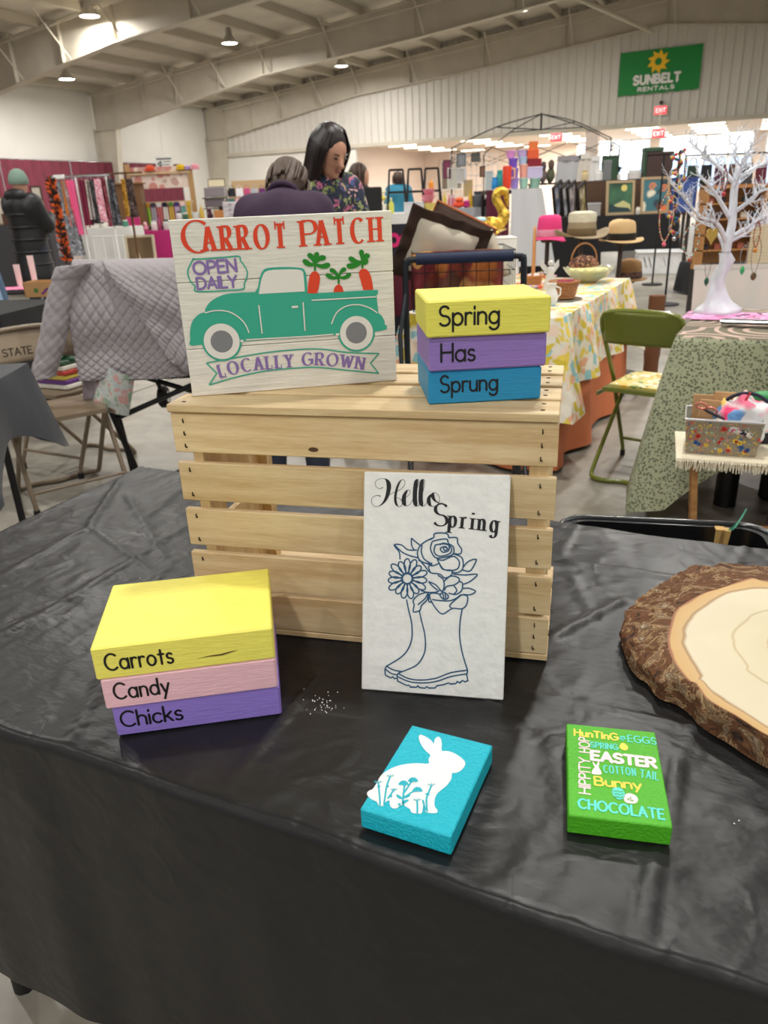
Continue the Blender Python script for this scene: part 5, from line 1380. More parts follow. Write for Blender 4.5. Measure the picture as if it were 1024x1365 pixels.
o = thing('wool_bunch', 'tuft of white wool on top of the brown ruffle', 'wool', K(.10, .27, HZ + .165))
mm_ = MB()
for k in range(7): mm_.ball((-.05 + .018 * k, .008 * sin(k * 2), .0 + .01 * sin(k * 3) - .002 * k), (.016, .014, .014), 8, 6, jit=.3, seed=k)
mm_.build('wool', mat('white_wool', (232, 228, 216), .9), o, 180, kind='stuff')
p = at(668, 290, 4.5)
# navy banner with pink letters behind the sign
p = at(527, 318, 4.2)
o = thing('navy_banner', 'navy board with pink lettering between the truck sign and the cart', 'sign', (at(490, 345, 4.2).x, 4.2, at(490, 372, 4.2).z), radians(-3))
MB().boxmm((0, 0, -.62), (.31, .015, .27), bev=.002).build('board', mat('navy_board', (26, 28, 44), .6), o)
MB().boxmm((0, -.002, -.2), (.31, .0, .02)).build('maroon_band', mat('maroon_band', (96, 20, 44), .6), o)
t = MB(Matrix.Translation((0, -.003, 0)) @ Matrix.Rotation(pi / 2, 4, 'X')); lettering(t, 'ber', .085, .02, .12, .165); t.build('lettering', mat('neon_pink', (226, 40, 120), .6), o)

# ================================================================ FLOWERED TABLE
A = Vector((.83, 3.47, 0)); Bf = Vector((1.616, 4.976, 0)); dl = (Bf - A).normalized(); fa = atan2(dl.y, dl.x)
# local x runs along the long side (away), local y to the left
M_floral = spots_mat('flower_print_cloth', (232, 224, 206), [(236, 208, 84), (150, 196, 200), (240, 214, 190), (236, 178, 140), (240, 232, 216), (214, 190, 60)], 21, .85, .54, .14)
M_orange = mat('orange_sheet', (212, 122, 78), .85, var=.08, vscale=3)
FL, FW = (Bf - A).length, .76
table_under('folding table under the orange and flowered cloths', A, fa, FL, FW, .735)
c = cloth_box(FL, FW, .735, .715, fold=.035, waves=8, seed=12).build('orange_undercloth', M_orange, None, 50); c.location = A; c.rotation_euler = (0, 0, fa)
tag(c, 'orange sheet reaching the floor under the flowered tablecloth', 'tablecloth')
c = cloth_box(FL + .02, FW + .02, .742, .36, fold=.038, waves=8, corner=.1, seed=12).build('flowered_tablecloth', M_floral, None, 50); c.location = A - Vector((.0, .0, 0)) + Vector((sin(fa), -cos(fa), 0)) * .012 - dl * .01; c.rotation_euler = (0, 0, fa)
tag(c, 'pastel yellow and blue flowered tablecloth over the orange sheet', 'tablecloth')
ZF = .7465
M_wick = wood_mat('split_wicker', (190, 132, 78), (140, 88, 46), 8, (10, 10, 30), knots=False)
def basket(label, loc, r, h, m, handle=0.0, name='basket', lining=None, rz=0.0):
    o = thing(name, label, 'basket', loc, rz)
    b_ = MB()
    for k in range(6):
        z0 = h * k / 6; rr_ = r * (.74 + .26 * (k + .5) / 6); b_.lathe([(rr_ - .004, z0), (rr_ + .002, z0 + h / 12), (rr_ - .002, z0 + h / 6)], n=28)
    b_.lathe([(0, .001), (r * .74, .001)], n=28); b_.build('weave', m, o, 40, kind='stuff')
    MB().tube([(r * 1.01 * cos(a), r * 1.01 * sin(a), h) for a in [2 * pi * k / 30 for k in range(30)]], .006, 6, closed=True).build('rim', m, o, 60)
    if handle: MB().tube([(r * cos(a) if abs(cos(a)) < 2 else 0, 0, h + handle * sin(a)) for a in [pi * k / 20 for k in range(21)]], .0075, 8).build('handle', m, o, 60)
    if lining:
        l_ = MB(); 
        for k in range(9): l_.ball((r * .55 * cos(k * 2.4) * (k / 9), r * .55 * sin(k * 2.4) * (k / 9), h * .9), (r * .35, r * .3, .018), 8, 6, jit=.4, seed=k)
        l_.build('lining', lining, o, 180)
    return o
p = onz(750, 399, ZF + .004)
MBt = MB().lathe([(0, 0), (.085, 0), (.098, .004), (.098, .006), (.084, .003), (0, .003)], n=32)
solo(MBt, 'silver_tray', M_chrome, 'round silver tray under the chip basket on the flowered table', 'tray', (p.x + .01, p.y + .02, ZF), smooth=40)
basket('round split-wood basket lined with red cloth on the flowered table', (p.x + .01, p.y + .02, ZF + .0065), .078, .085, M_wick, 0, lining=mat('wine_cloth', (142, 34, 56), .8))
p = onz(713, 385, ZF)
basket('wicker basket with a tall hooped handle on the flowered table', (p.x + .0, p.y + .06, ZF), .06, .07, mat('honey_wicker', (198, 138, 84), .6), .27, rz=radians(75), lining=mat('pastel_filling', (226, 214, 222), .8))
M_glass = mat('pressed_glass', (236, 238, 206), .12, trans=.55, alpha=1)
p = onz(788, 378, ZF)
o = thing('glass_bowl', 'ribbed pressed-glass bowl with a yellow tint on the flowered table', 'bowl', (p.x, p.y + .08, ZF))
g_ = MB(); vs = []; N = 48
prof = [(.05, 0), (.055, .006), (.10, .03), (.135, .065), (.15, .085), (.143, .085), (.128, .068), (.095, .036), (.05, .014), (0, .012)]
for (r, z) in prof:
    for k in range(N): a = 2 * pi * k / N; q = 1 + .035 * cos(a * 16) * (r / .15); vs.append((r * q * cos(a), r * q * sin(a), z + (.006 * cos(a * 16) if z > .07 else 0)))
g_.add(vs, [(j * N + k, j * N + (k + 1) % N, (j + 1) * N + (k + 1) % N, (j + 1) * N + k) for j in range(len(prof) - 1) for k in range(N)]); g_.build('bowl_body', M_glass, o, 40)
q_ = MB().lathe([(0, .04), (.09, .05), (.128, .072), (.12, .078), (0, .07)], n=28); q_.build('yellow_filling', mat('lemon_filling', (236, 232, 160), .7), o, 60)
p = onz(742, 392, ZF)
o = thing('angel_figurine', 'frosted white angel figurine behind the round basket', 'figurine', (p.x + .01, p.y + .22, ZF))
M_frost = mat('frosted_glass', (232, 232, 230), .25, trans=.3)
MB().lathe([(.0, 0), (.04, 0), (.036, .03), (.02, .09), (.024, .115), (.01, .13), (0, .132)], n=18).build('robe', M_frost, o, 60)
MB().ball((0, 0, .148), .016).build('head', M_frost, o, 180)
for s_ in (-1, 1): MB().plate([(s_ * .01, .012, .07), (s_ * .055, .02, .13), (s_ * .05, .02, .165), (s_ * .012, .014, .12)], .006).build('wing', M_frost, o)
p = onz(727, 408, ZF)
o = thing('white_pitcher', 'small white china pitcher beside the round basket', 'pitcher', (p.x + .035, p.y + .03, ZF))
MB().lathe([(.0, 0), (.022, 0), (.034, .03), (.03, .06), (.018, .085), (.024, .105), (.02, .104), (.015, .086), (0, .03)], n=18).build('pitcher_body', M_white, o, 60)
MB().tube([(.02, 0, .09), (.045, 0, .08), (.045, 0, .05), (.03, 0, .035)], .004, 6).build('handle', M_white, o, 60)
ORD = ('first', 'second', 'third', 'fourth', 'fifth', 'sixth', 'seventh', 'eighth')
rb_ = random.Random(5); fcol = [(238, 196, 206), (236, 232, 228), (226, 120, 140), (206, 226, 214), (246, 226, 150), (204, 190, 224), (230, 90, 80)]
proto = {}
for i in range(16):
    px = 684 + (i % 8) * 8.5 + rb_.uniform(-3, 3); py = 372 + (i // 8) * 14 + rb_.uniform(-3, 3)
    q = onz(px, py, ZF); ci = i % 7; lab_ = ('blush', 'white', 'rose', 'mint', 'lemon', 'lilac', 'red')[ci] + ' silk flower, ' + ORD[i % 8] + ' from the left in the ' + ('back', 'front')[i // 8] + ' row of the heap'; hues = ('blush', 'white', 'rose', 'mint', 'lemon', 'lilac', 'red')
    if ci not in proto:
        o = thing('silk_flower', lab_, 'flower', (q.x, q.y + .12, ZF), rb_.uniform(0, 6), 'heap of silk flowers'); proto[ci] = o
        MB().ball((0, 0, .016), .01, 8, 6).build('flower_centre', mat('flower_centre', (230, 200, 90), .7), o, 180)
        for k in range(6):
            a = k * pi / 3; MB().ball((.02 * cos(a), .02 * sin(a), .014), (.014, .009, .006), 8, 5, M=Matrix.Rotation(a, 4, 'Z') @ Matrix.Rotation(-.5, 4, 'Y')).build('petal', mat('silk_%d' % ci, fcol[ci], .7), o, 180)
    else: copy_tree(proto[ci], label=lab_, loc=(q.x, q.y + .12, ZF + .0), rz=rb_.uniform(0, 6))
# gold swan on a riser
p = at(652, 318, 4.35)
rs = thing('display_riser', 'white riser box behind the cart carrying the gold swan', 'box', (p.x - .10, 4.27, ZF))
MB().boxmm((-.02, 0, 0), (.24, .2, p.z - ZF), bev=.004).build('box_body', M_white, rs)
MB().boxmm((-.022, -.002, p.z - ZF), (.242, .202, p.z - ZF + .006), bev=.002).build('box_lid', M_white, rs)
M_gold = mat('gold_foil', (236, 196, 84), .22, metal=1, bump=1, bscale=60)
o = thing('gold_swan', 'crinkled gold foil swan with a pale blue back behind the cart', 'figurine', (p.x, 4.36, p.z + .007)); o.scale = (1.25, 1.25, 1.15)
MB().ball((-.02, 0, .045), (.085, .05, .045), 20, 12, jit=.35).build('swan_body', M_gold, o, 40)
MB().tube(smooth_pts([(.04, 0, .05), (.065, 0, .09), (.05, 0, .13), (.03, 0, .17), (.045, 0, .205), (.07, 0, .19), (.075, 0, .165)], 5), [.026] * 8 + [.02] * 12 + [.017] * 6 + [.012] * 5, 12).build('neck', M_gold, o, 40)
MB().tube([(.074, 0, .175), (.078, 0, .13)], [.014, .003], 8).build('beak', M_gold, o, 60)
MB().ball((-.045, 0, .075), (.055, .04, .016), 14, 8).build('back_dish', mat('pale_blue_dish', (150, 190, 196), .5), o, 180)
for k in range(10):
    a = k * .63; 
    if k == 0: pass
sk = MB()
for k in range(40): sk.ball((-.02 + .07 * cos(k * 2.4) * (1 - (k % 3) * .2), .045 * sin(k * 2.4), .04 + .02 * sin(k)), (.013, .01, .012), 5, 4, jit=.6, seed=k)
sk.build('foil_ruffle', M_gold, o, kind='stuff')

# ---- hats on stands beyond the flowered table
M_stand = mat('dark_stand', (58, 44, 34), .6)
def hat_stand(x, y, z, base_z=0.0, label=''):
    o = thing('hat_stand', label, 'stand', (x, y, base_z))
    MB().lathe([(0, 0), (.11, 0), (.11, .012), (.02, .02), (.015, .03), (.015, z - base_z - .08), (.0, z - base_z - .08)], n=18).build('post', M_stand, o, 40)
    MB().lathe([(0, -.09), (.04, -.085), (.07, -.04), (.07, .01), (.05, .04), (0, .052)], (0, 0, z - base_z), 18).build('head_form', M_stand, o, 180)
    return o
def hat(name, label, loc, rz, crown, brim, m, band=None, dent=.02, curl=.03, tilt=0.0):
    """crown = (rx, ry, h), brim = (rx, ry)"""
    o = thing(name, label, 'hat', loc, rot=(tilt, 0, rz)); N = 40; vs = []; rings = []
    rx, ry, h = crown; bx, by = brim
    for (f_, z) in ((1.0, None), (.8, None), (.5, None), (.15, None), (0, 0)):
        for k in range(N):
            a = 2 * pi * k / N; X = (rx + (bx - rx) * f_) * cos(a); Y = (ry + (by - ry) * f_) * sin(a)
            zz = curl * abs(cos(a)) ** 3 * f_ ** 2 - .012 * abs(sin(a)) * f_ if z is None else 0; vs.append((X, Y, zz))
    for (f_, zf) in ((1.0, .3), (.96, .6), (.90, .85), (.8, .97), (.6, 1.0), (.35, .92), (.0, .88)):
        for k in range(N):
            a = 2 * pi * k / N; vs.append((rx * f_ * cos(a), ry * f_ * sin(a), h * zf - (dent * (1 - abs(sin(a))) if f_ < .85 else 0)))
    R_ = len(vs) // N; m_ = MB(); m_.add(vs, [(j * N + k, j * N + (k + 1) % N, (j + 1) * N + (k + 1) % N, (j + 1) * N + k) for j in range(R_ - 1) for k in range(N)])
    ob = m_.build('hat_shell', m, o, 180); md = ob.modifiers.new('t', 'SOLIDIFY'); md.thickness = .003; md.offset = 1
    if band: MB().lathe([(1.02, .002), (1.07, .006), (1.055, h * .36), (1.0, h * .36)], n=36, sx=rx, sy=ry).build('hat_band', band, o, 60)
    return o
M_straw = mat('natural_straw', (212, 178, 128), .8, bump=.4, bscale=160); M_khaki = mat('khaki_straw', (158, 140, 112), .8, bump=.4, bscale=160)
M_lace = mat('cream_lace', (222, 214, 190), .85, bump=1, bscale=90)
Yh = 5.3
p = at(828, 322, Yh); hz = p.z
hat_stand(p.x, Yh, hz + .06, 0, 'dark stand under the straw trilby with the black band')
hat('straw_hat', 'straw trilby hat with a wide black band on its stand', (p.x, Yh, hz + .008), radians(5), (.088, .10, .13), (.145, .15), M_straw, mat('black_ribbon', (18, 20, 24), .6), curl=.012)
p2 = at(775, 320, 5.15)
hat_stand(p2.x, 5.15, p2.z + .09, 0, 'dark stand under the khaki cowboy hat')
h_ = hat('cowboy_hat', 'khaki cowboy hat with a cream lace crown wrap, left of the trilby', (p2.x, 5.15, p2.z + .025), radians(10), (.085, .10, .135), (.175, .16), M_khaki, mat('bead_band', (120, 100, 72), .6), curl=.045)
MB().lathe([(.93, .085), (.95, .12), (.9, .14), (.5, .15), (.0, .14)], n=30, sx=.092, sy=.106).build('lace_wrap', M_lace, h_, 60)
p3 = at(742, 312, 5.2)
hat_stand(p3.x, 5.46, p3.z + .02, 0, 'dark stand under the pink cap')
h_ = hat('pink_hat', 'bright pink cap with a pale pink front, left of the cowboy hat', (p3.x + .01, 5.46, p3.z - .03), radians(150), (.08, .09, .14), (.11, .12), mat('bright_pink', (232, 60, 128), .8), mat('pale_pink_band', (236, 160, 186), .8), dent=.004, curl=-.03)
p4 = at(838, 372, 5.55)
hat_stand(p4.x + .0, 5.55, p4.z + .06, 0, 'short stand under the brown hat, right of the flowered table')
hat('brown_hat', 'brown straw hat with a dark patterned band below the trilby', (p4.x, 5.55, p4.z + .006), radians(-20), (.085, .095, .13), (.13, .14), mat('brown_straw', (136, 100, 58), .8, bump=.4, bscale=160), spots_mat('dark_band', (66, 50, 50), [(120, 90, 80), (40, 30, 40)], 60), curl=.0)
p5 = at(838, 398, 4.95)
o = thing('brown_boot', 'brown suede boot shape standing below the brown hat', 'boot', (p4.x + .10, 5.22, 0), radians(20))
M_sued = mat('brown_suede', (112, 72, 46), .85)
MB().tube(smooth_pts([(0, 0, .02), (0, 0, .2), (0, .0, .45), (0, 0, .6)], 5), [.05] * 5 + [.055] * 11, 14).build('shaft', M_sued, o, 60)
MB().ball((0, -.06, .035), (.045, .11, .035)).build('foot', M_sued, o, 180)
# dark patterned bag, blue-white bowl behind the hats
p = at(765, 362, 5.0)
o = thing('beaded_bag', 'dark brown beaded bag hanging below the cowboy hat', 'bag', (p2.x - .02, 4.98, p.z - .02))
MB().ball((0, 0, .05), (.10, .05, .07), 18, 12, jit=.1).build('pouch', spots_mat('bead_print', (52, 36, 32), [(150, 80, 60), (90, 60, 50), (200, 150, 110)], 60), o, 180)
MB().tube([(.08 * cos(a), 0, .09 + .10 * sin(a)) for a in [pi * k / 12 for k in range(13)]], .005, 6).build('handle', M_wick, o, 60)
# ================================================================ RIGHT: SAGE TABLE, JEWELRY TREE, STOOL, TOTE
ra = radians(-29.4)
def paisley():
    m = bpy.data.materials.new('sage_paisley'); m.use_nodes = True; nt = m.node_tree; b = nt.nodes['Principled BSDF']; b.inputs['Roughness'].default_value = .9
    tc = nt.nodes.new('ShaderNodeTexCoord')
    v = nt.nodes.new('ShaderNodeTexVoronoi'); v.inputs['Scale'].default_value = 3.4; nt.links.new(tc.outputs['Object'], v.inputs['Vector'])
    w = nt.nodes.new('ShaderNodeMath'); w.operation = 'MULTIPLY'; w.inputs[1].default_value = 42; nt.links.new(v.outputs['Distance'], w.inputs[0])
    s_ = nt.nodes.new('ShaderNodeMath'); s_.operation = 'SINE'; nt.links.new(w.outputs[0], s_.inputs[0])
    n = nt.nodes.new('ShaderNodeTexVoronoi'); n.inputs['Scale'].default_value = 95; nt.links.new(tc.outputs['Object'], n.inputs['Vector'])
    g = nt.nodes.new('ShaderNodeTexNoise'); g.inputs['Scale'].default_value = 26; nt.links.new(tc.outputs['Object'], g.inputs['Vector'])
    sp = nt.nodes.new('ShaderNodeSeparateXYZ'); nt.links.new(tc.outputs['Object'], sp.inputs[0])
    r = nt.nodes.new('ShaderNodeMapRange'); r.inputs['From Min'].default_value = .735; r.inputs['From Max'].default_value = .742; nt.links.new(sp.outputs['Z'], r.inputs['Value'])
    c1 = nt.nodes.new('ShaderNodeMixRGB'); c1.inputs[1].default_value = srgb(92, 98, 76); c1.inputs[2].default_value = srgb(166, 170, 140)
    r1 = nt.nodes.new('ShaderNodeValToRGB'); r1.color_ramp.elements[0].position = .3; r1.color_ramp.elements[1].position = .5; nt.links.new(n.outputs['Distance'], r1.inputs['Fac']); nt.links.new(r1.outputs[0], c1.inputs['Fac'])
    c2 = nt.nodes.new('ShaderNodeMixRGB'); c2.inputs[1].default_value = srgb(128, 122, 104); c2.inputs[2].default_value = srgb(214, 186, 172)
    r2 = nt.nodes.new('ShaderNodeValToRGB'); r2.color_ramp.elements[0].position = .35; r2.color_ramp.elements[1].position = .6; nt.links.new(s_.outputs[0], r2.inputs['Fac']); nt.links.new(r2.outputs[0], c2.inputs['Fac'])
    mx = nt.nodes.new('ShaderNodeMixRGB'); nt.links.new(r.outputs[0], mx.inputs['Fac']); nt.links.new(c1.outputs[0], mx.inputs[1]); nt.links.new(c2.outputs[0], mx.inputs[2])
    nt.links.new(mx.outputs[0], b.inputs['Base Color']); return m
M_sage = paisley()
ro_ = Vector((1.16, 2.915, 0)); RL_, RW_ = 1.83, .757
table_under('folding table under the sage patterned cloth', ro_, ra, RL_, RW_, .74)
c = cloth_box(RL_, RW_, .742, .46, fold=.03, waves=9, corner=.26, seed=3, res=20).build('sage_tablecloth', M_sage, None, 180); c.location = ro_; c.rotation_euler = (0, 0, ra)
tag(c, 'sage green and blush mandala-print cloth on the table with the white tree', 'tablecloth')
ZR = .747
# pink runner and folding knife-like display piece
pk = onz(1010, 424, ZR)
m_ = MB().grid(lambda u, v: (-.28 + .70 * u, -.13 + .24 * v, .0035 + .005 * abs(noise.noise(Vector((u * 8, v * 5, 2))))), 30, 12)
solo(m_, 'pink_runner', spots_mat('pink_lace_print', (226, 150, 196), [(240, 190, 220), (70, 50, 66), (214, 120, 176), (236, 170, 208)], 26), 'pink printed cloth spread on the sage tablecloth beside the tree', 'cloth', (pk.x, pk.y + .02, ZR), ra, smooth=180)
p = onz(985, 434, ZR + .005)
o = thing('silver_dish', 'long narrow dark dish with a silver rim on the sage tablecloth', 'dish', (p.x + .05, p.y - .02, ZR + .013), ra)
MB().boxmm((-.12, -.03, 0), (.14, .03, .008), bev=.003).build('dish_base', mat('dark_green_dish', (58, 62, 56), .4), o)
MB().tube([(-.12, -.03, .01), (.14, -.03, .01), (.14, .03, .01), (-.12, .03, .01)], .004, 6, closed=True).build('rim', M_chrome, o)
# ---- white jewelry tree
M_tree = mat('white_tree_enamel', (228, 232, 240), .35, bump=.3, bscale=40)
tbz = onz(955, 418, ZR); TY = tbz.y
tree = thing('jewelry_tree', 'white twisted display tree with bare branches on the sage table', 'tree', (tbz.x, TY, ZR))
def TP(x, y, dy=0.0):
    q = at(700 + x / 3.16, 150 + y / 3.16, TY + dy); return Vector((q.x - tbz.x, dy, q.z - ZR))
tr = MB()
zs = [0, .012, .04, .085, .13, .17, .21, .25]; cxs = [-.0, -.0, -.004, -.012, -.006, .008, .026, .018]; rs_ = [.105, .088, .050, .034, .030, .027, .030, .024]
base_pts = [TP(812, 838), TP(812, 826), TP(808, 790), TP(812, 740), TP(812, 700), TP(838, 650), TP(850, 620), TP(846, 590)]
vs = []; NT = 28
for k, q in enumerate(base_pts):
    for j in range(NT):
        a = 2 * pi * j / NT; tw = a + k * .55
        r = rs_[k] * (1 + .22 * sin(3 * tw) * (1 if k else .6)); vs.append((q.x + r * cos(a), q.y + r * sin(a) * (.8 if k > 1 else .75), max(0, q.z) if k else 0))
tr.add(vs, [(k * NT + j, k * NT + (j + 1) % NT, (k + 1) * NT + (j + 1) % NT, (k + 1) * NT + j) for k in range(len(base_pts) - 1) for j in range(NT)] + [tuple(range(NT - 1, -1, -1))])
tp_ = smooth_pts([TP(846, 590), TP(856, 540), TP(872, 470), TP(876, 410), TP(880, 340), TP(890, 280), TP(900, 230)], 5)
tr.tube(tp_, [.019 - .006 * i / len(tp_) for i in range(len(tp_))], 14); tr.build('trunk', M_tree, tree, 180)
rt = random.Random(21)
def twigs(m, path, r0, dens, depth=0, spread=1.0):
    n = len(path)
    for k in range(dens):
        i = int((.25 + .75 * (k + rt.random()) / dens) * (n - 1)); i = min(i, n - 1)
        d = (path[min(i + 1, n - 1)] - path[max(i - 1, 0)]).normalized()
        v_ = Vector((rt.uniform(-1, 1), rt.uniform(-.9, .9), rt.uniform(-.4, 1))).normalized()
        dd = (d * .7 + v_ * .9).normalized(); L = (.085 if depth == 0 else .035) * rt.uniform(.5, 1.1) * spread
        pts = [path[i]]
        for s_ in range(4): dd = (dd + Vector((rt.uniform(-.4, .4), rt.uniform(-.4, .4), rt.uniform(-.2, .4)))).normalized(); pts.append(pts[-1] + dd * L / 4)
        r = r0 * (1 - .6 * i / n) * (.5 if depth == 0 else .6); m.tube(pts, [max(.0008, r * (1 - .8 * s_ / 4)) for s_ in range(5)], 5)
        if depth < 1: twigs(m, pts, r, 3, depth + 1, spread)
BR = [([(884, 300), (830, 240), (770, 190), (720, 145), (690, 120)], .012, .06, 9), ([(862, 440), (820, 370), (790, 325), (755, 285), (722, 245)], .012, -.05, 9),
      ([(852, 560), (830, 500), (800, 460), (740, 440), (690, 385), (650, 335), (608, 292)], .012, -.10, 11), ([(842, 600), (826, 540), (790, 480), (720, 450), (670, 400)], .009, .10, 7),
      ([(880, 420), (930, 385), (980, 340), (1024, 322)], .012, -.08, 8), ([(872, 520), (930, 490), (1000, 440), (1060, 420)], .012, .04, 9), ([(872, 540), (930, 510), (990, 470), (1060, 430)], .009, -.12, 7),
      ([(892, 285), (945, 245), (1000, 215), (1050, 200)], .011, .05, 8), ([(900, 235), (925, 200), (950, 150), (970, 130)], .008, -.05, 7), ([(898, 240), (885, 190), (890, 130), (900, 100)], .008, .02, 7), ([(880, 330), (905, 260), (915, 190)], .008, -.09, 6)]
for pts, r, dy, dn in BR:
    P = [TP(x, y, dy * i / (len(pts) - 1)) for i, (x, y) in enumerate(pts)]; P = smooth_pts(P, 5)
    m = MB(); m.tube(P, [r * .85 * (1 - .75 * i / len(P)) for i in range(len(P))], 8); twigs(m, P, r, int(dn * 1.8)); m.build('branch', M_tree, tree, 180)
# necklaces on the tree
def necklace(label, x, y, length, m, pend, pm_, dy=-.06, w=.02, beads=None, group='necklaces on the white tree'):
    q = TP(x, y, dy); loc = (tbz.x + q.x, TY + q.y, ZR + q.z)
    o = thing('necklace', label, 'necklace', loc, 0, group)
    L = length; pts = [(-w * .3, 0, 0), (0, 0, .004), (w * .3, 0, 0)]
    loop = smooth_pts([(0, 0, .003), (-w * .6, 0, -L * .3), (-w * .5, 0, -L * .75), (0, -.002, -L), (w * .5, 0, -L * .75), (w * .6, 0, -L * .3), (0, 0, .003)], 6)
    if beads:
        bm_ = [MB() for _ in beads]; cum = 0
        for i in range(len(loop) - 1):
            a, b2 = loop[i], loop[i + 1]; n_ = max(1, int((b2 - a).length / .007))
            for k in range(n_): bm_[(i + k) % len(beads)].ball(a.lerp(b2, k / n_), .0034, 7, 5)
        for b_, c_ in zip(bm_, beads): b_.build('beads', c_, o, 180, kind='stuff')
    MB().tube(loop, .0011, 5).build('chain', m, o)
    pm2 = MB(Matrix.Translation((0, -.004, -L - .012)))
    if pend == 'heart':
        q2 = [(.016 * (16 * sin(t) ** 3) / 16, .014 * (13 * cos(t) - 5 * cos(2 * t) - 2 * cos(3 * t) - cos(4 * t)) / 13 * 1.4) for t in [2 * pi * k / 24 for k in range(24)]]
        pm2.M = pm2.M @ Matrix.Rotation(pi / 2, 4, 'X') @ Matrix.Translation((0, 0, -.003)) @ Matrix.Scale(1.5, 4); pm2.prism(q2, 0, .005)
    elif pend == 'drop': pm2.lathe([(0, -.024), (.008, -.012), (.011, 0), (.007, .010), (0, .016)], n=12, sy=.5)
    elif pend == 'oval': pm2.lathe([(0, -.018), (.010, -.012), (.0135, 0), (.010, .012), (0, .018)], n=16, sy=.35)
    else: pm2.ball((0, 0, 0), .009, 10, 8)
    pm2.build('pendant', pm_, o, 60); return o
M_cord = mat('brown_cord', (84, 58, 42), .7); M_gch = mat('gold_chain', (196, 160, 90), .3, metal=1)
g3 = lambda n, c, **k: mat(n, c, .3, **k)
necklace('brown cord necklace with a gold heart pendant on the white tree', 800, 400, .095, M_cord, 'heart', g3('gold', (222, 184, 96), metal=.9), beads=None)
necklace('long brown cord with a dark green leaf pendant, left of the trunk', 782, 555, .135, M_cord, 'drop', g3('jade_dark', (40, 92, 66)))
necklace('pink and orange bead necklace with a pink pendant at the far left of the tree', 606, 330, .195, M_gch, 'ball', g3('coral_pink', (236, 104, 130)), beads=[g3('bead_pink', (232, 120, 130)), g3('bead_cream', (232, 214, 180)), g3('bead_orange', (222, 150, 80))], w=.045)
necklace('silver chain necklace with a flat bar at the left of the tree', 640, 400, .11, M_chrome, 'ball', M_chrome, w=.04)
necklace('brown chain with an oval bronze pendant at the right of the tree', 985, 520, .15, M_cord, 'oval', g3('bronze', (110, 92, 62), metal=.6), w=.03)
necklace('chain with dark red and amber stones at the right of the tree', 985, 460, .10, M_gch, 'ball', g3('amber', (206, 130, 30)), beads=[g3('garnet', (110, 30, 40)), g3('amber2', (196, 120, 40))], w=.02, dy=-.09)
necklace('thin chain with a tiny green charm right of the trunk', 928, 560, .085, M_chrome, 'drop', g3('mint_charm', (60, 170, 100)), w=.022)
necklace('long red bead strand above the branches left of the trunk', 848, 240, .08, M_gch, 'ball', g3('ruby', (196, 40, 52)), beads=[g3('ruby2', (196, 40, 52)), g3('teal_bead', (60, 140, 140))], w=.014)
necklace('multicoloured bead strand high on the left branch', 668, 165, .12, M_gch, 'ball', g3('yellow_bead', (226, 190, 60)), beads=[g3('bead_green', (40, 130, 90)), g3('bead_navy', (40, 50, 90)), g3('bead_red', (214, 50, 70)), g3('bead_gold', (230, 190, 60))], w=.03)
necklace('turquoise and rust bead cluster hanging left of the gold heart', 708, 470, .13, M_gch, 'ball', g3('rust_bead', (170, 80, 50)), beads=[g3('bead_turq', (120, 190, 180)), g3('bead_rust', (170, 80, 50)), g3('bead_white', (226, 226, 220))], w=.05)
# pale board leaning behind the tree
p = onz(870, 420, 0.0)
o = thing('pale_board', 'pale pink and grey board leaning behind the white tree', 'board', (2.05, 4.35, 0), radians(-14), rot=(radians(-12), 0, radians(-14)))
q1 = at(918, 380, 4.35)
MB().boxmm((-.22, 0, 0), (.22, .01, .86), bev=.002).build('panel', mat('pale_wash', (222, 206, 200), .6, var=.12, vscale=3, col2=(196, 196, 192)), o)
MB().boxmm((-.225, -.002, .84), (.225, .012, .865)).build('edge_strip', mat('pale_edge', (206, 196, 190), .6), o)
# ---- wooden stool with fringed runner and the clear flowered bin
M_oak = wood_mat('varnished_pine', (186, 138, 84), (150, 102, 56), knots=False)
bb = onz(907, 602, .455); br_ = onz(985, 608, .455); sa = radians(-20)
so_ = Vector((bb.x - .02, bb.y - .05, 0)); STH = .447
st = thing('wooden_stool', 'folding wooden stool with a fringed runner in front of the sage table', 'stool', so_, sa)
MB().boxmm((.0, .0, STH - .022), (.52, .30, STH - .0), bev=.004).build('stool_top', M_oak, st)
for y in (.04, .26):
    MB().tube([(.05, y, STH - .02), (.09, y, 0)], .014, 4).build('leg', M_oak, st); MB().tube([(.47, y, STH - .02), (.43, y, 0)], .014, 4).build('leg', M_oak, st)
MB().tube([(.08, .04, .16), (.44, .04, .16)], .010, 4).build('crossbar', M_oak, st); MB().tube([(.08, .26, .12), (.44, .26, .12)], .010, 4).build('crossbar', M_oak, st)
rn = MB(); rn.boxmm((-.012, -.008, 0), (.53, .305, .004))
ru_ = thing('fringed_runner', 'cream woven runner with a fringe hanging over the stool edge', 'runner', so_ + Vector((0, 0, STH + .001)), sa)
M_rn = mat('cream_weave', (226, 216, 190), .9, bump=.5, bscale=120)
rn.build('woven_cloth', M_rn, ru_)
fr_ = MB()
for k in range(110):
    x = -.012 + .542 * k / 109; l_ = rt.uniform(.022, .036); fr_.tube([(x, -.008, .003), (x + rt.uniform(-.002, .002), -.014, -.004), (x + rt.uniform(-.004, .004), -.015, -l_)], .0024, 4)
fr_.build('fringe', M_rn, ru_, kind='stuff')
bx_o = Vector((bb.x, bb.y - .012, STH + .0055)); ba = radians(-22)
u_, v_ = rot_vec(ba); BWi, BDi, BHi = .235, .17, .118
bn = thing('clear_bin', 'clear plastic bin with a poppy and daisy print on the stool', 'bin', bx_o, ba)
M_clear = mat('clear_plastic', (226, 226, 228), .15, trans=.75, alpha=1)
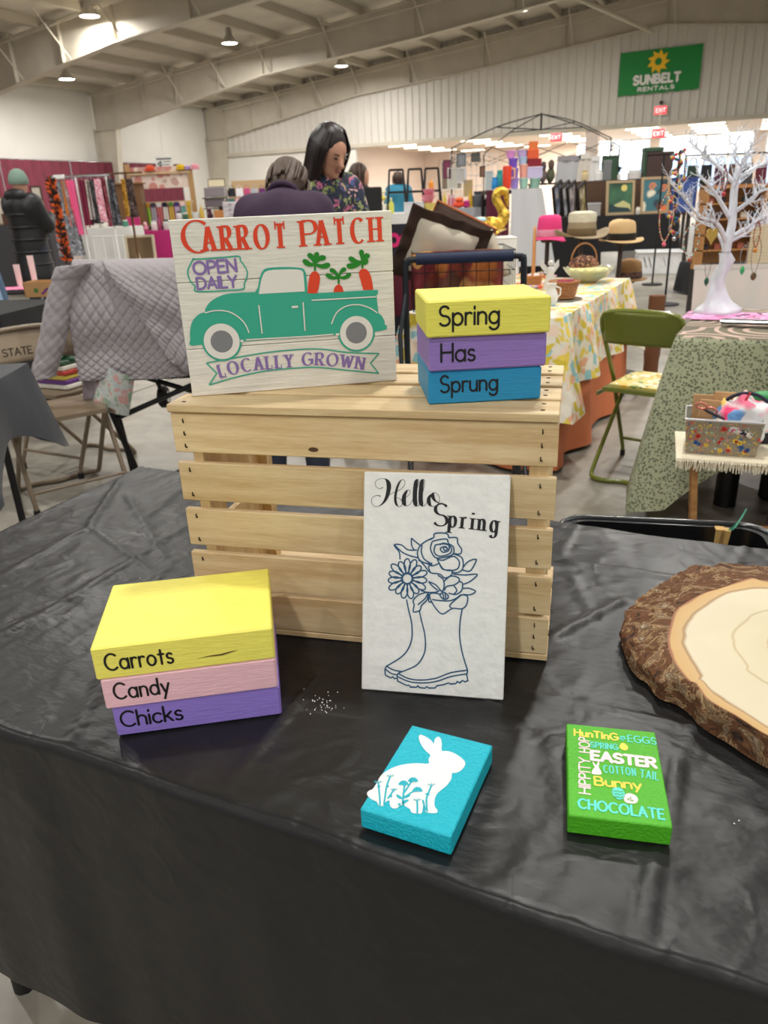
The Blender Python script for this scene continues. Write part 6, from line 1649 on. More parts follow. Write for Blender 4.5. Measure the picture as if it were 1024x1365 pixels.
def flower_print():
    m = spots_mat('poppy_print', (150, 138, 116), [(196, 52, 52), (232, 190, 60), (46, 84, 140), (226, 150, 140), (170, 206, 200), (232, 200, 70), (206, 66, 60)], 55, .3, .30, .05)
    return m
def taper(a, b2, t=.0): pass
e_ = .012
def wallq(p0, p1, p2, p3, m, nm):
    MB().plate([p0, p1, p2, p3], .0025).build(nm, m, bn)
B0 = [(e_, e_, 0), (BWi - e_, e_, 0), (BWi - e_, BDi - e_, 0), (e_, BDi - e_, 0)]; B1 = [(0, 0, BHi), (BWi, 0, BHi), (BWi, BDi, BHi), (0, BDi, BHi)]
M_fp = flower_print()
for k, nm in enumerate(('front_wall', 'right_wall', 'back_wall', 'left_wall')):
    wallq(B0[k], B0[(k + 1) % 4], B1[(k + 1) % 4], B1[k], M_fp if k == 0 else M_clear, nm)
MB().boxmm((e_, e_, 0), (BWi - e_, BDi - e_, .003)).build('bin_floor', M_clear, bn)
MB().tube([(0, 0, BHi), (BWi, 0, BHi), (BWi, BDi, BHi), (0, BDi, BHi)], .004, 8, closed=True).build('rim', mat('clear_rim', (206, 204, 204), .2), bn)
dz = MB(Matrix.Rotation(pi / 2 + math.atan(e_ / BHi), 4, 'X'))
dd_ = [MB(), MB(), MB(), MB()]
DM = Matrix.Translation((0, e_ - .0008, 0)) @ Matrix.Rotation(pi / 2 - math.atan(e_ / BHi) + 2 * math.atan(e_ / BHi), 4, 'X')
for q in dd_: q.M = DM
rp = random.Random(9)
for k in range(16):
    x, y = rp.uniform(.02, BWi - .02), rp.uniform(.015, BHi - .02); r = rp.uniform(.005, .008); ci = k % 3
    for j in range(6): dd_[ci].disc((x + r * .75 * cos(j * 1.05), y + r * .75 * sin(j * 1.05)), r * .48, .0008, 8)
    dd_[3].disc((x, y), r * .38, .0014, 8)
for q, c_, nm in zip(dd_, ((206, 52, 50), (240, 200, 66), (40, 92, 160), (30, 26, 24)), ('red_flowers', 'yellow_flowers', 'blue_flowers', 'flower_centres')): q.build(nm, mat('print_' + nm, c_, .4), bn, kind='stuff')
def BP(x, y, z): return bx_o + u_ * x + v_ * y + Vector((0, 0, z))
# contents: kraft bags, scissors, tie-dye pouch, dark box filling the bin
M_kraft = mat('kraft_paper', (192, 152, 108), .8, var=.06, vscale=12)
for i, (x, y, h, rz_, tl_, lab) in enumerate(((.066, .12, .165, -.1, -.10, 'folded kraft paper bag at the back left of the clear bin'), (.075, .085, .155, .1, -.12, 'creased kraft paper bag in front of the other in the clear bin'), (.115, .13, .175, .3, -.05, 'upright kraft paper bag behind the scissors in the clear bin'))):
    o = thing('kraft_bag', lab, 'paper bag', BP(x, y, .006), group='kraft bags in the clear bin', rot=(tl_, -.03 if i == 0 else .08, ba + rz_))
    MB().boxmm((-.045, -.008, 0), (.045, .0, h), bev=.001).build('front_sheet', M_kraft, o)
    MB().grid(lambda u, v: (-.045 + .09 * u, .012 + .006 * sin(6 * u), h * .96 * v), 8, 4).build('back_sheet', M_kraft, o)
    MB().boxmm((-.045, -.008, 0), (.045, .012, .003)).build('bag_base', M_kraft, o)
sc = thing('scissors', 'scissors with rose gold rings lying on the kraft bags in the bin', 'scissors', BP(.075, .03, BHi + .022), rot=(radians(28), radians(14), ba))
M_rose = mat('rose_grip', (214, 130, 116), .3, metal=.5); M_dgrip = mat('dark_grip', (60, 58, 66), .4)
for (cx_, cz_) in ((-.035, .012), (.0, .004)):
    MB().tube([(cx_ + .017 * cos(a), 0, cz_ + .012 * sin(a)) for a in [2 * pi * k / 20 for k in range(20)]], .0035, 8, closed=True).build('ring', M_rose, sc, 60)
MB().tube([(-.022, 0, .002), (.03, 0, -.012), (.05, 0, -.016)], [.005, .006, .003], 6).build('handle', M_dgrip, sc, 60)
MB().boxmm((.03, -.001, -.022), (.12, .001, -.012)).build('blade', M_chrome, sc)
M_tie = spots_mat('tie_dye', (240, 240, 240), [(236, 70, 120), (240, 236, 236), (110, 160, 214), (240, 200, 90), (240, 120, 150), (150, 200, 210), (244, 244, 244)], 16, .85, .35, .4)
o = thing('tie_dye_pouch', 'pink blue and yellow tie-dye pouch bulging out of the clear bin', 'pouch', BP(.175, .085, .085), rot=(0, radians(8), ba))
MB().ball((0, 0, .02), (.085, .07, .078), 26, 18, jit=.35, seed=3).build('pouch_body', M_tie, o, 180)
MB().tube([(.078 * cos(a), -.01, .04 + .07 * sin(a)) for a in [radians(20 + 130 * k / 16) for k in range(17)]], .006, 8).build('navy_binding', mat('navy_binding', (26, 30, 52), .7), o, 60)
MB().tube([(-.015, -.03, .09), (-.008, -.035, .118)], .003, 6).build('red_zip_pull', mat('red_pull', (206, 30, 46), .5), o)
MB().tube([(-.085, -.05, .012), (-.03, -.075, .002), (.03, -.078, -.008)], [.012, .014, .010], 10).build('rolled_end', spots_mat('rolled_print', (206, 206, 196), [(40, 30, 50), (200, 60, 110), (230, 220, 200)], 60), o, 60)
solo(MB().boxmm((.025, .02, .004), (BWi - .07, .055, .09), bev=.003), 'dark_box', mat('dark_card', (70, 60, 50), .8), 'dark card box low inside the clear bin', 'box', bx_o, ba)
# green lid with yellow clip behind the pouch
p = onz(1006, 496, .60)
o = thing('green_case', 'bright green case with a yellow ring beside the tie-dye pouch', 'case', BP(.25, .19, .16), rz=ba)
MB().ball((0, 0, 0), (.055, .03, .018), 16, 10).build('case_body', mat('kelly_green', (30, 140, 70), .5), o, 180)
MB().tube([(.03 + .018 * cos(a), -.02, .032 + .018 * sin(a)) for a in [2 * pi * k / 18 for k in range(18)]], .004, 6, closed=True).build('ring', mat('clip_yellow', (240, 196, 40), .5), o, 60)
MB().boxmm((-.03, -.015, -.20), (.03, .015, -.01), bev=.003).build('stand', mat('dark_stem', (40, 40, 44), .6), o)
# dark goods under the sage table
o = thing('black_case', 'black case standing under the sage table behind the stool', 'case', (1.62, 3.0, 0), ra)
MB().boxmm((0, 0, 0), (.8, .4, .5), bev=.02).build('case_body', M_black, o); MB().tube([(.3, -.01, .3), (.32, -.04, .3), (.48, -.04, .3), (.5, -.01, .3)], .01, 6).build('handle', M_blackm, o)
o = thing('black_canister', 'tall black canister under the left end of the sage table', 'canister', (1.47, 2.98, 0), 0)
MB().lathe([(0, 0), (.045, 0), (.045, .30), (0, .30)], n=18).build('canister_body', M_black, o, 40); MB().lathe([(0, .30), (.047, .30), (.047, .33), (0, .335)], n=18).build('lid', M_blackm, o, 40)

# ---- black tote behind the front table
ZB = .45
tA = onz(757, 692, ZB); tB = onz(958, 702, ZB); tC = onz(1012, 738, ZB)
ta = atan2(tB.y - tA.y, tB.x - tA.x); tw_ = (tB - tA).length + .10
u2, v2 = rot_vec(ta)
TDp = .36
to = thing('black_tote', 'large open black plastic tote on the floor behind the front table', 'tote', (tA - v2 * TDp).to_3d() - Vector((0, 0, ZB)), ta)
def rr_rect(w, d, r, n=6):
    P = []
    for (cx_, cy_, a0) in ((w - r, r, -90), (w - r, d - r, 0), (r, d - r, 90), (r, r, 180)):
        P += arc(cx_, cy_, r, r, a0, a0 + 90, n)
    return P
m = MB(); lv = []
for (ins, z) in ((.05, 0), (.0, ZB - .02), (-.018, ZB - .02), (-.018, ZB), (.004, ZB), (.052, .01)):
    lv.append([(x * (tw_ - 2 * ins) / tw_ + ins, y * (TDp - 2 * ins) / TDp + ins, z) for x, y in rr_rect(tw_, TDp, .06)])
N_ = len(lv[0]); m.add([p_ for l in lv for p_ in l], [(j * N_ + k, j * N_ + (k + 1) % N_, (j + 1) * N_ + (k + 1) % N_, (j + 1) * N_ + k) for j in range(len(lv) - 1) for k in range(N_)] + [tuple(range(N_ - 1, -1, -1)), tuple(5 * N_ + k for k in range(N_))])
m.build('tub', mat('glossy_black_plastic', (16, 17, 20), .25, spec=.7), to, 40)
m = MB(); m.tube([(x, y, ZB) for x, y in rr_rect(tw_ + .036, TDp + .036, .07)], .009, 8, closed=True); m.M = Matrix()
m.v = [(x - .018, y - .018, z) for x, y, z in m.v]; m.build('rolled_rim', mat('rim_black', (30, 32, 36), .2, spec=.8), to, 60)
for x in (.2, tw_ - .2): MB().boxmm((x - .004, TDp - .002, .05), (x + .004, TDp + .004, ZB - .03)).build('rib', MATS['glossy_black_plastic'], to)
tloc = lambda x, y, z: Vector(to.location) + u2 * x + v2 * y + Vector((0, 0, z))
M_strap = mat('kraft_strap', (190, 154, 92), .7)
for i, (px, tilt, lab) in enumerate(((948, .02, 'upright kraft card strip standing in the black tote'), (958, .10, 'leaning kraft card strip with a green ribbon in the black tote'))):
    p = onz(px, 690, .47); d = (p - Vector(to.location)); x_ = d.dot(u2); y_ = d.dot(v2)
    o = thing('kraft_strip', lab, 'card strip', tloc(x_ - .04 * i, TDp - .075, .04), rot=(0, tilt, ta), group='kraft strips in the black tote')
    MB().boxmm((-.011, -.002, 0), (.011, .002, .43)).build('strip_face', M_strap, o); MB().boxmm((-.011, -.002, .43), (.011, .022, .434)).build('folded_top', M_strap, o)
    if i: 
        for k in range(5): MB().grid(lambda u, v, k=k: (.004 * k + .02 * v + .004 * u, .004 * k + .004 * sin(8 * v), .432 + (.02 + .010 * k) * v), 2, 6).build('ribbon_end', mat('mint_ribbon', (92, 176, 146), .5), o)
# red-brown goods under stool
p = onz(1000, 690, 0)
o = thing('floral_box', 'dark box with pink flowers under the stool', 'box', (p.x - .02, p.y - .16, 0), ra)
MB().boxmm((0, 0, 0), (.24, .16, .22), bev=.004).build('box_body', spots_mat('dark_rose_print', (40, 30, 34), [(150, 60, 80), (60, 40, 50), (120, 50, 60)], 26), o); MB().boxmm((-.004, -.004, .22), (.244, .164, .25), bev=.003).build('lid', M_black, o)
# white laundry basket on the far floor
lbp = onz(848, 366, 0); o = thing('laundry_basket', 'white slotted laundry basket on the concrete floor', 'basket', (lbp.x, lbp.y, 0), radians(-14))
bw, bd, bh = .66, .42, .33
M_lb = mat('white_plastic', (226, 226, 226), .4)
m = MB()
def slotted(fx, L):
    m.boxmm((0, 0, 0), (0, 0, 0)) if False else None
for (y0_, y1_) in ((0, .01), (bd - .01, bd)):
    m.boxmm((0, y0_, 0), (bw, y1_, .06)); m.boxmm((0, y0_, bh - .07), (bw, y1_, bh))
    for k in range(9):
        x = .03 + k * (bw - .06) / 8; m.box((x, (y0_ + y1_) / 2, bh * .5), (.028 if k not in (0, 4, 8) else .07, .008, bh - .1), M=Matrix.Rotation(radians(-18 if k not in (0, 4, 8) else 0), 4, 'Y'))
for x in (0, bw - .01): m.boxmm((x, 0, 0), (x + .01, bd, bh))
m.boxmm((0, 0, 0), (bw, bd, .01)); m.build('slotted_tub', M_lb, o)
MB().tube([(-.01, -.01, bh), (bw + .01, -.01, bh), (bw + .01, bd + .01, bh), (-.01, bd + .01, bh)], .018, 8, closed=True).build('rim', M_lb, o, 60)

# ================================================================ PEOPLE
def skin_mesh(name, caps, voxel, m, parent, smooth_it=3):
    """one continuous surface grown over tapered limbs"""
    mb = MB()
    for c_ in caps:
        if c_[0] == 'b': mb.ball(c_[1], c_[2], 18, 12, M=(c_[3] if len(c_) > 3 else None))
        else: mb.capsule(c_[0], c_[1], c_[2], c_[3], 14)
    o = mb.build(name, m, parent, 180)
    r = o.modifiers.new('join', 'REMESH'); r.mode = 'VOXEL'; r.voxel_size = voxel; r.use_smooth_shade = True
    s_ = o.modifiers.new('soften', 'SMOOTH'); s_.factor = .6; s_.iterations = smooth_it
    return o
def person(label, loc, rz, H, top_m, leg_m, hair_m, skin=(196, 146, 120), lean=0.0, head_dip=0.0, arms='down', hair='short', coat=None, voxel=.02, face=False, turn=0.0, name='person'):
    k = H / 1.7; o = thing(name, label, 'person', loc, rz)
    M_skin = mat('skin_%d_%d' % (skin[0], skin[1]), skin, .5, sss=.1)
    hipz, shz = .90 * k, 1.40 * k
    L = Matrix.Translation((0, 0, hipz)) @ Matrix.Rotation(-lean, 4, 'X') @ Matrix.Translation((0, 0, -hipz))
    T = lambda x, y, z: L @ Vector((x * k, y * k, z * k))
    neck = T(0, -.01, 1.44); hc = T(0, .02, 1.585)
    hd = Vector((0, cos(head_dip + lean), -sin(head_dip + lean))); HM = Matrix.Translation(neck) @ Matrix.Rotation(turn, 4, 'Z') @ Matrix.Rotation(-(lean + head_dip), 4, 'X')
    hcl = Vector((0, .025 * k, .135 * k)); hcw = HM @ hcl
    legs = []
    for s_ in (-1, 1):
        hip = Vector((.085 * s_ * k, 0, .90 * k)); kn_ = Vector((.10 * s_ * k, .015, .48 * k)); an = Vector((.11 * s_ * k, -.02, .08 * k)); to_ = Vector((.12 * s_ * k, .12 * k, .035 * k))
        legs += [(hip, kn_, .088 * k, .058 * k), (kn_, an, .055 * k, .038 * k), (an, to_, .036 * k, .028 * k)]
    torso = [(T(0, 0, .92), T(0, .01, 1.12), .135 * k, .125 * k), (T(0, .01, 1.12), T(0, -.005, 1.34), .125 * k, .12 * k), (T(-.10, -.01, 1.33), T(.10, -.01, 1.33), .095 * k, .095 * k), (T(-.15, -.01, 1.385), T(.15, -.01, 1.385), .058 * k, .058 * k)]
    arm = []; hands = []
    for s_ in (-1, 1):
        sh = T(.165 * s_, -.01, 1.375)
        if arms == 'down': el = sh + Vector((.06 * s_ * k, -.02, -.28 * k)); wr_ = el + Vector((.0, .06, -.24 * k))
        elif arms == 'work': el = sh + Vector((.07 * s_ * k, .04 * k, -.27 * k)); wr_ = el + Vector((-.10 * s_ * k, .22 * k, .0 * k))
        else: el = sh + Vector((.05 * s_ * k, .10 * k, -.24 * k)); wr_ = el + Vector((-.12 * s_ * k, .19 * k, .10 * k))
        arm += [(sh, el, .056 * k, .043 * k), (el, wr_, .041 * k, .028 * k)]; dv = (wr_ - el).normalized(); sd = dv.cross(Vector((0, 0, 1))).normalized() if abs(dv.z) < .95 else Vector((1, 0, 0))
        hands.append((wr_, wr_ + dv * .07 * k, .024 * k, .028 * k))
        for f_ in range(4): b_ = wr_ + dv * .085 * k + sd * (f_ - 1.5) * .019 * k; hands.append((b_, b_ + dv * (.055, .068, .064, .045)[f_] * k + Vector((0, 0, -.02)), .0085 * k, .007 * k))
        tb_ = wr_ + dv * .035 * k - sd * .025 * k * s_; hands.append((tb_, tb_ + dv * .045 * k - sd * .025 * k * s_, .010 * k, .008 * k))
    R_ = HM.to_3x3().to_4x4()
    hcaps = [('b', hcw, (.073 * k, .093 * k, .105 * k), R_), (neck - Vector((0, 0, .03)), neck.lerp(hcw, .45), .052 * k, .05 * k), ('b', HM @ (hcl + Vector((0, .035 * k, -.062 * k))), (.052 * k, .052 * k, .045 * k), R_)]
    if face:
        hcaps += [(HM @ (hcl + Vector((0, .088 * k, .012 * k))), HM @ (hcl + Vector((0, .112 * k, -.022 * k))), .009 * k, .015 * k), ('b', HM @ (hcl + Vector((.072 * k, 0, -.005))), (.012 * k, .02 * k, .03 * k), R_), ('b', HM @ (hcl + Vector((-.072 * k, 0, -.005))), (.012 * k, .02 * k, .03 * k), R_), ('b', HM @ (hcl + Vector((0, .078 * k, -.082 * k))), (.022 * k, .018 * k, .016 * k), R_)]
    body = skin_mesh('body', hcaps + torso + legs + arm + hands, voxel * (.55 if face else 1), M_skin, o, 2)
    g_ = lambda lst, d: [(a, b2, r1 + d, r2 + d) for (a, b2, r1, r2) in lst]
    skin_mesh('top', g_(torso, .016) + g_(arm, .014), voxel, top_m, o)
    skin_mesh('trousers', g_(legs[:2] + legs[3:5], .018) + [(Vector((0, 0, .93 * k)), Vector((0, 0, .97 * k)), .145 * k, .13 * k)], voxel, leg_m, o)
    skin_mesh('shoe', g_([legs[2]], .012), .012, M_black, o); skin_mesh('shoe', g_([legs[5]], .012), .012, M_black, o)
    if coat:
        skin_mesh('coat', g_(torso, .05) + g_(arm, .035) + [(Vector((0, 0, .9 * k)), Vector((0, 0, coat * k)), .18 * k, .22 * k)], voxel, top_m, o)
    # hair
    hm = MB()
    if hair == 'short': spec = (26, .11, .135)
    rh_ = random.Random(int(H * 100))
    cap = [('b', HM @ (hcl + Vector((0, -.022 * k, .020 * k))), (.086 * k, .10 * k, .108 * k), R_)]
    if hair in ('short', 'long'): cap.append(('b', HM @ (hcl + Vector((0, -.045 * k, -.05 * k))), (.078 * k, .062 * k, (.085 if hair == 'short' else .12) * k), R_))
    if hair == 'long':
        for s_ in (-1, 1): cap.append((HM @ (hcl + Vector((.078 * s_ * k, -.005, .03 * k))), HM @ (hcl + Vector((.082 * s_ * k, .015 * k, -.135 * k))), .022 * k, .026 * k))
    if hair != 'none':
        ho_ = skin_mesh('hair', cap, .012 if face else .02, hair_m, o, 1)
        st_ = MB()
        for q in range(150 if face else 60):
            a = rh_.uniform(0, 2 * pi); 
            if abs(((a - pi / 2 + pi) % (2 * pi)) - pi) < .88: continue
            x, y = cos(a), sin(a); Ls = (.17 if hair == 'long' else .12) * k * rh_.uniform(.7, 1.05)
            P = [HM @ (hcl + Vector((x * .05 * k, -.01 * k + y * .06 * k, .11 * k))), HM @ (hcl + Vector((x * .088 * k, -.012 * k + y * .10 * k, .045 * k))), HM @ (hcl + Vector((x * .095 * k, -.014 * k + y * .105 * k, -.02 * k))), HM @ (hcl + Vector((x * .090 * k, -.014 * k + y * .10 * k, .02 * k - Ls)))]
            st_.tube(smooth_pts(P, 4), [.004] * 4 + [.0075] * 5 + [.0055] * 3 + [.001], 5)
        st_.build('hair_strands', hair_m, o, 180, kind='stuff')
    if face:
        em = mat('eye_dark', (40, 28, 24), .3); lm = mat('lip_rose', (150, 90, 80), .5)
        for s_ in (-1, 1):
            MB().ball(HM @ (hcl + Vector((.03 * s_ * k, .088 * k, .008 * k))), (.011 * k, .008 * k, .0045 * k), 10, 6, M=R_).build('eye', em, o, 180)
            MB().tube([HM @ (hcl + Vector(((.018 + .012 * q) * s_ * k, (.094 - .004 * q) * k, (.026 + .003 * sin(q)) * k))) for q in range(3)], .003 * k, 5).build('eyebrow', hair_m, o)
        MB().ball(HM @ (hcl + Vector((0, .094 * k, -.052 * k))), (.020 * k, .008 * k, .006 * k), 12, 6, M=R_).build('lips', lm, o, 180)
    return o, HM, k
M_hbr = mat('brown_hair', (74, 54, 44), .5, var=.3, vscale=30, stretch=(6, 6, 1)); M_hdk = mat('dark_brown_hair', (34, 24, 24), .42); M_hgr = mat('grey_brown_hair', (88, 70, 58), .55, var=.4, vscale=34, stretch=(6, 6, 1))
M_fl = spots_mat('flowered_blouse', (32, 38, 58), [(38, 46, 70), (196, 110, 140), (120, 130, 70), (36, 44, 66), (214, 170, 170), (150, 160, 110), (70, 80, 130)], 34, .8, .42, .16)
M_plum = mat('plum_knit', (58, 38, 62), .85, bump=.3, bscale=200); M_jean = mat('dark_denim', (40, 46, 62), .85)
ph = at(436, 205, 3.95)
person('woman with dark shoulder-length hair in a navy flowered blouse, looking down', (ph.x - .06, 4.02, 0), radians(207), 1.64, M_fl, M_jean, M_hdk, lean=.10, head_dip=.42, arms='work', hair='long', face=True, turn=.25)
pp = at(385, 225, 3.35)
o, HM_, k_ = person('person with short grey-brown hair in a plum top, seen from behind', (pp.x - .06, 3.25, 0), radians(-6), 1.58, M_plum, M_jean, M_hgr, lean=.42, head_dip=.62, arms='work', hair='short', face=False)
nk = MB(); 
nk.tube([HM_ @ Vector((.066 * cos(a), .0 + .064 * sin(a), -.005)) for a in [2 * pi * q / 20 for q in range(20)]], .012, 8, closed=True); nk.build('collar', M_plum, o, 60)
# woman in black puffer and beanie
M_puff = mat('black_puffer', (12, 12, 16), .5)
pb = at(28, 262, 9.0)
o, HMb, kb = person('woman in a long black puffer coat and sage knit hat, back turned', (pb.x, 9.0, 0), radians(-20), 1.70, M_puff, M_jean, M_hbr, arms='hold', hair='none', coat=.62, voxel=.028)
mh = MB(); mh.lathe([(.098, -.02), (.105, 0), (.104, .02), (.096, .06), (.07, .11), (.03, .135), (0, .14)], n=20); mh.v = [tuple(HMb @ (Vector(q) + Vector((0, .02, .155)))) for q in mh.v]; mh.build('knit_hat', mat('sage_knit', (122, 146, 132), .9, bump=1, bscale=90), o, 60)
mh = MB(); mh.ball((0, -.07, .02), (.15, .07, .075), 18, 10); mh.v = [tuple(HMb @ Vector(q)) for q in mh.v]; mh.build('hood', M_puff, o, 180)
for z in (.75, .88, 1.01, 1.14, 1.27):
    MB().tube([((.205 - .04 * (z - .7)) * cos(a), (.19 - .03 * (z - .7)) * sin(a), z) for a in [2 * pi * q / 26 for q in range(26)]], .012, 8, closed=True).build('quilted_band', M_puff, o, 60)
p = at(478, 240, 7.2)
person('person with brown hair in a black coat behind the flowered blouse', (p.x, 7.7, 0), radians(-100), 1.60, mat('black_wool', (24, 24, 28), .8), M_jean, M_hbr, voxel=.028, coat=.85)
p = at(537, 240, 12.5)
person('person in a bright blue puffer jacket seen through the black racks', (p.x, 14.6, 0), radians(20), 1.72, mat('azure_puffer', (44, 130, 160), .5), M_jean, M_hbr, voxel=.03, coat=.8)
p = at(293, 240, 20)
person('distant person with dark hair by the left wall', (p.x, 21.5, 0), radians(160), 1.7, mat('grey_sweater', (120, 116, 116), .8), M_jean, M_hdk, voxel=.035)
# pale denim at the left frame edge, likely a person's jeans, built as a jacket
p = at(0, 345, 5.2)
o = thing('denim_garment', 'pale blue denim garment at the left edge by the squeeze tubes', 'jacket', (p.x - .42, 5.75, 0))
M_den = mat('pale_denim', (150, 176, 204), .85, var=.1, vscale=8)
MB().grid(lambda u, v: (-.2 + .34 * u * (1 - .25 * v * v), -.05 - .07 * sin(pi * u) + .01 * sin(u * 20), .62 + .5 * v), 24, 12).build('front_panel', M_den, o, 180)
MB().grid(lambda u, v: (-.2 + .34 * u * (1 - .25 * v * v), .05 + .05 * sin(pi * u), .62 + .5 * v), 16, 8).build('back_panel', M_den, o, 180)
MB().tube([(-.02, 0, 0), (-.02, 0, 1.16)], .015, 8).build('stand_pole', M_blackm, o); MB().lathe([(0, 0), (.14, 0), (.14, .015), (0, .02)], (-.02, 0, 0), 16).build('stand_base', M_blackm, o)
# ================================================================ MARKET STALLS BEYOND
def mpx(n, Y): return n * .00092 * Y
def vpx(n, Y): return n * .00086 * Y
_cm = {}
def cmat(c, rough=.6):
    k = (c, rough)
    if k not in _cm: _cm[k] = mat('tint_%02x%02x%02x' % c, c, rough)
    return _cm[k]
def it_jar(o, w, h, c, c2):
    MB().lathe([(0, 0), (.45 * w, 0), (.5 * w, .05 * h), (.5 * w, .72 * h), (.36 * w, .82 * h), (0, .82 * h)], n=14).build('jar_body', cmat(c), o, 40)
    MB().lathe([(0, .82 * h), (.4 * w, .82 * h), (.4 * w, h), (0, h)], n=14).build('lid', cmat(c2), o, 40)
def it_bottle(o, w, h, c, c2):
    MB().lathe([(0, 0), (.5 * w, 0), (.5 * w, .6 * h), (.2 * w, .78 * h), (.16 * w, .9 * h), (0, .9 * h)], n=12).build('bottle_body', cmat(c, .3), o, 40)
    MB().lathe([(0, .88 * h), (.2 * w, .88 * h), (.2 * w, h), (0, h)], n=10).build('cap', cmat(c2), o, 40)
def it_tub(o, w, h, c, c2):
    MB().lathe([(0, 0), (.38 * w, 0), (.46 * w, .88 * h), (.0, .88 * h)], n=18).build('tub_body', cmat(c, .35), o, 40)
    MB().lathe([(0, .86 * h), (.5 * w, .86 * h), (.5 * w, .97 * h), (.3 * w, h), (0, h)], n=18).build('lid', cmat(c2, .35), o, 40)
def it_box(o, w, h, c, c2):
    MB().boxmm((-w / 2, -w * .3, 0), (w / 2, w * .3, h * .86), bev=min(w, h) * .04).build('box_body', cmat(c), o)
    MB().boxmm((-w * .51, -w * .31, h * .86), (w * .51, w * .31, h), bev=min(w, h) * .03).build('lid', cmat(c2), o)
def it_frame(o, w, h, c, c2):
    t = .07 * min(w, h) + .008
    for (a, b2) in (((-w / 2, -.015, 0), (w / 2, .015, t)), ((-w / 2, -.015, h - t), (w / 2, .015, h)), ((-w / 2, -.015, t), (-w / 2 + t, .015, h - t)), ((w / 2 - t, -.015, t), (w / 2, .015, h - t))):
        MB().boxmm(a, b2).build('frame_bar', cmat(c), o)
    MB().boxmm((-w / 2 + t, -.004, t), (w / 2 - t, .008, h - t)).build('picture', c2 if not isinstance(c2, tuple) else cmat(c2), o)
def it_plush(o, w, h, c, c2):
    MB().ball((0, 0, .33 * h), (.42 * w, .34 * w, .34 * h), 14, 10, jit=.2).build('body', cmat(c, .9), o, 180)
    MB().ball((0, -.02, .78 * h), (.3 * w, .28 * w, .23 * h), 12, 8).build('head', cmat(c2, .9), o, 180)
def it_bouquet(o, w, h, c, c2):
    MB().lathe([(0, 0), (.22 * w, 0), (.3 * w, .3 * h), (.22 * w, .4 * h), (0, .4 * h)], n=12).build('vase', cmat((226, 222, 214)), o, 40)
    m = MB(); rr = random.Random(int(w * 1e4) + c[0])
    for k in range(12):
        a = rr.uniform(0, 6.28); r = rr.uniform(0, .36) * w; m.ball((r * cos(a), r * sin(a), h * rr.uniform(.6, .95)), .13 * w, 7, 5, jit=.4, seed=k)
    m.build('blooms', cmat(c, .9), o, 180, kind='stuff')
    m = MB()
    for k in range(8): a = k * .8; m.tube([(0, 0, .35 * h), (.3 * w * cos(a), .3 * w * sin(a), .7 * h)], .02 * w, 4)
    m.build('stems', cmat(c2), o, kind='stuff')
def it_bag(o, w, h, c, c2):
    m = MB(); m.grid(lambda u, v: ((u - .5) * w * (1 - .12 * v), -.12 * w * sin(pi * u) * (1 - .5 * v), h * .72 * v), 8, 5); m.grid(lambda u, v: ((u - .5) * w * (1 - .12 * v), .12 * w * sin(pi * u) * (1 - .5 * v), h * .72 * v), 8, 5)
    m.build('bag_body', cmat(c, .8), o, 60)
    MB().tube([(.3 * w * cos(a), 0, .7 * h + .28 * h * sin(a)) for a in [pi * k / 10 for k in range(11)]], .03 * w, 5).build('handle', cmat(c2), o)
def it_bowl(o, w, h, c, c2):
    MB().lathe([(0, 0), (.25 * w, 0), (.3 * w, .1 * h), (.48 * w, .9 * h), (.5 * w, h), (.45 * w, h), (.28 * w, .2 * h), (0, .15 * h)], n=20).build('bowl_body', cmat(c, .35), o, 40)
def it_towel(o, w, h, c, c2):
    MB().grid(lambda u, v: ((u - .5) * w * (.8 + .2 * (1 - v)), -.03 - .012 * sin(u * 12), h * v), 10, 3).build('towel_cloth', cmat(c, .9), o, 60)
    MB().boxmm((-w * .42, -.045, h * .8), (w * .42, -.015, h)).build('crochet_top', cmat(c2, .9), o)
KIND = dict(jar=(it_jar, 'jar'), bottle=(it_bottle, 'bottle'), storage_tub=(it_tub, 'tub'), gift_box=(it_box, 'box'), picture_frame=(it_frame, 'picture'), soft_toy=(it_plush, 'toy'),
            bouquet=(it_bouquet, 'flowers'), tote_bag=(it_bag, 'bag'), bowl=(it_bowl, 'bowl'), hand_towel=(it_towel, 'towel'))
def item(kind, label, px, pyb, pyt, pw, Y, c, c2=(230, 228, 222), z=None, rz=0.0, group=None, tilt=0.0):
    fn, cat = KIND[kind]; p = at(px, pyb, Y); zz = p.z if z is None else z
    o = thing(kind, label, cat, (p.x, Y, zz), rot=(tilt, 0, rz), group=group)
    h = vpx(pyb - pyt, Y); fn(o, mpx(pw, Y), h, c, c2); return o
def stall(pxl, pxr, pyt, Y, depth, label_t, label_c, m, seed=1, fold=.03, z=None, drop=None, skew=0.0):
    a = at(pxl, pyt, Y); b2 = at(pxr, pyt, Y); z = z or (a.z + b2.z) / 2
    L = b2.x - a.x
    t, c = draped(label_t, label_c, (a.x, Y, 0), radians(skew), L, depth, z, m, (drop or z - .02), fold=fold, waves=max(5, int(L * 5)), seed=seed)
    return z + .0045
M_wcl = mat('white_table_cloth', (222, 220, 216), .85); M_bcl = mat('black_table_cloth', (24, 23, 26), .85); M_mag = mat('magenta_cloth', (172, 30, 104), .85); M_wine = mat('wine_cloth2', (88, 24, 44), .85)

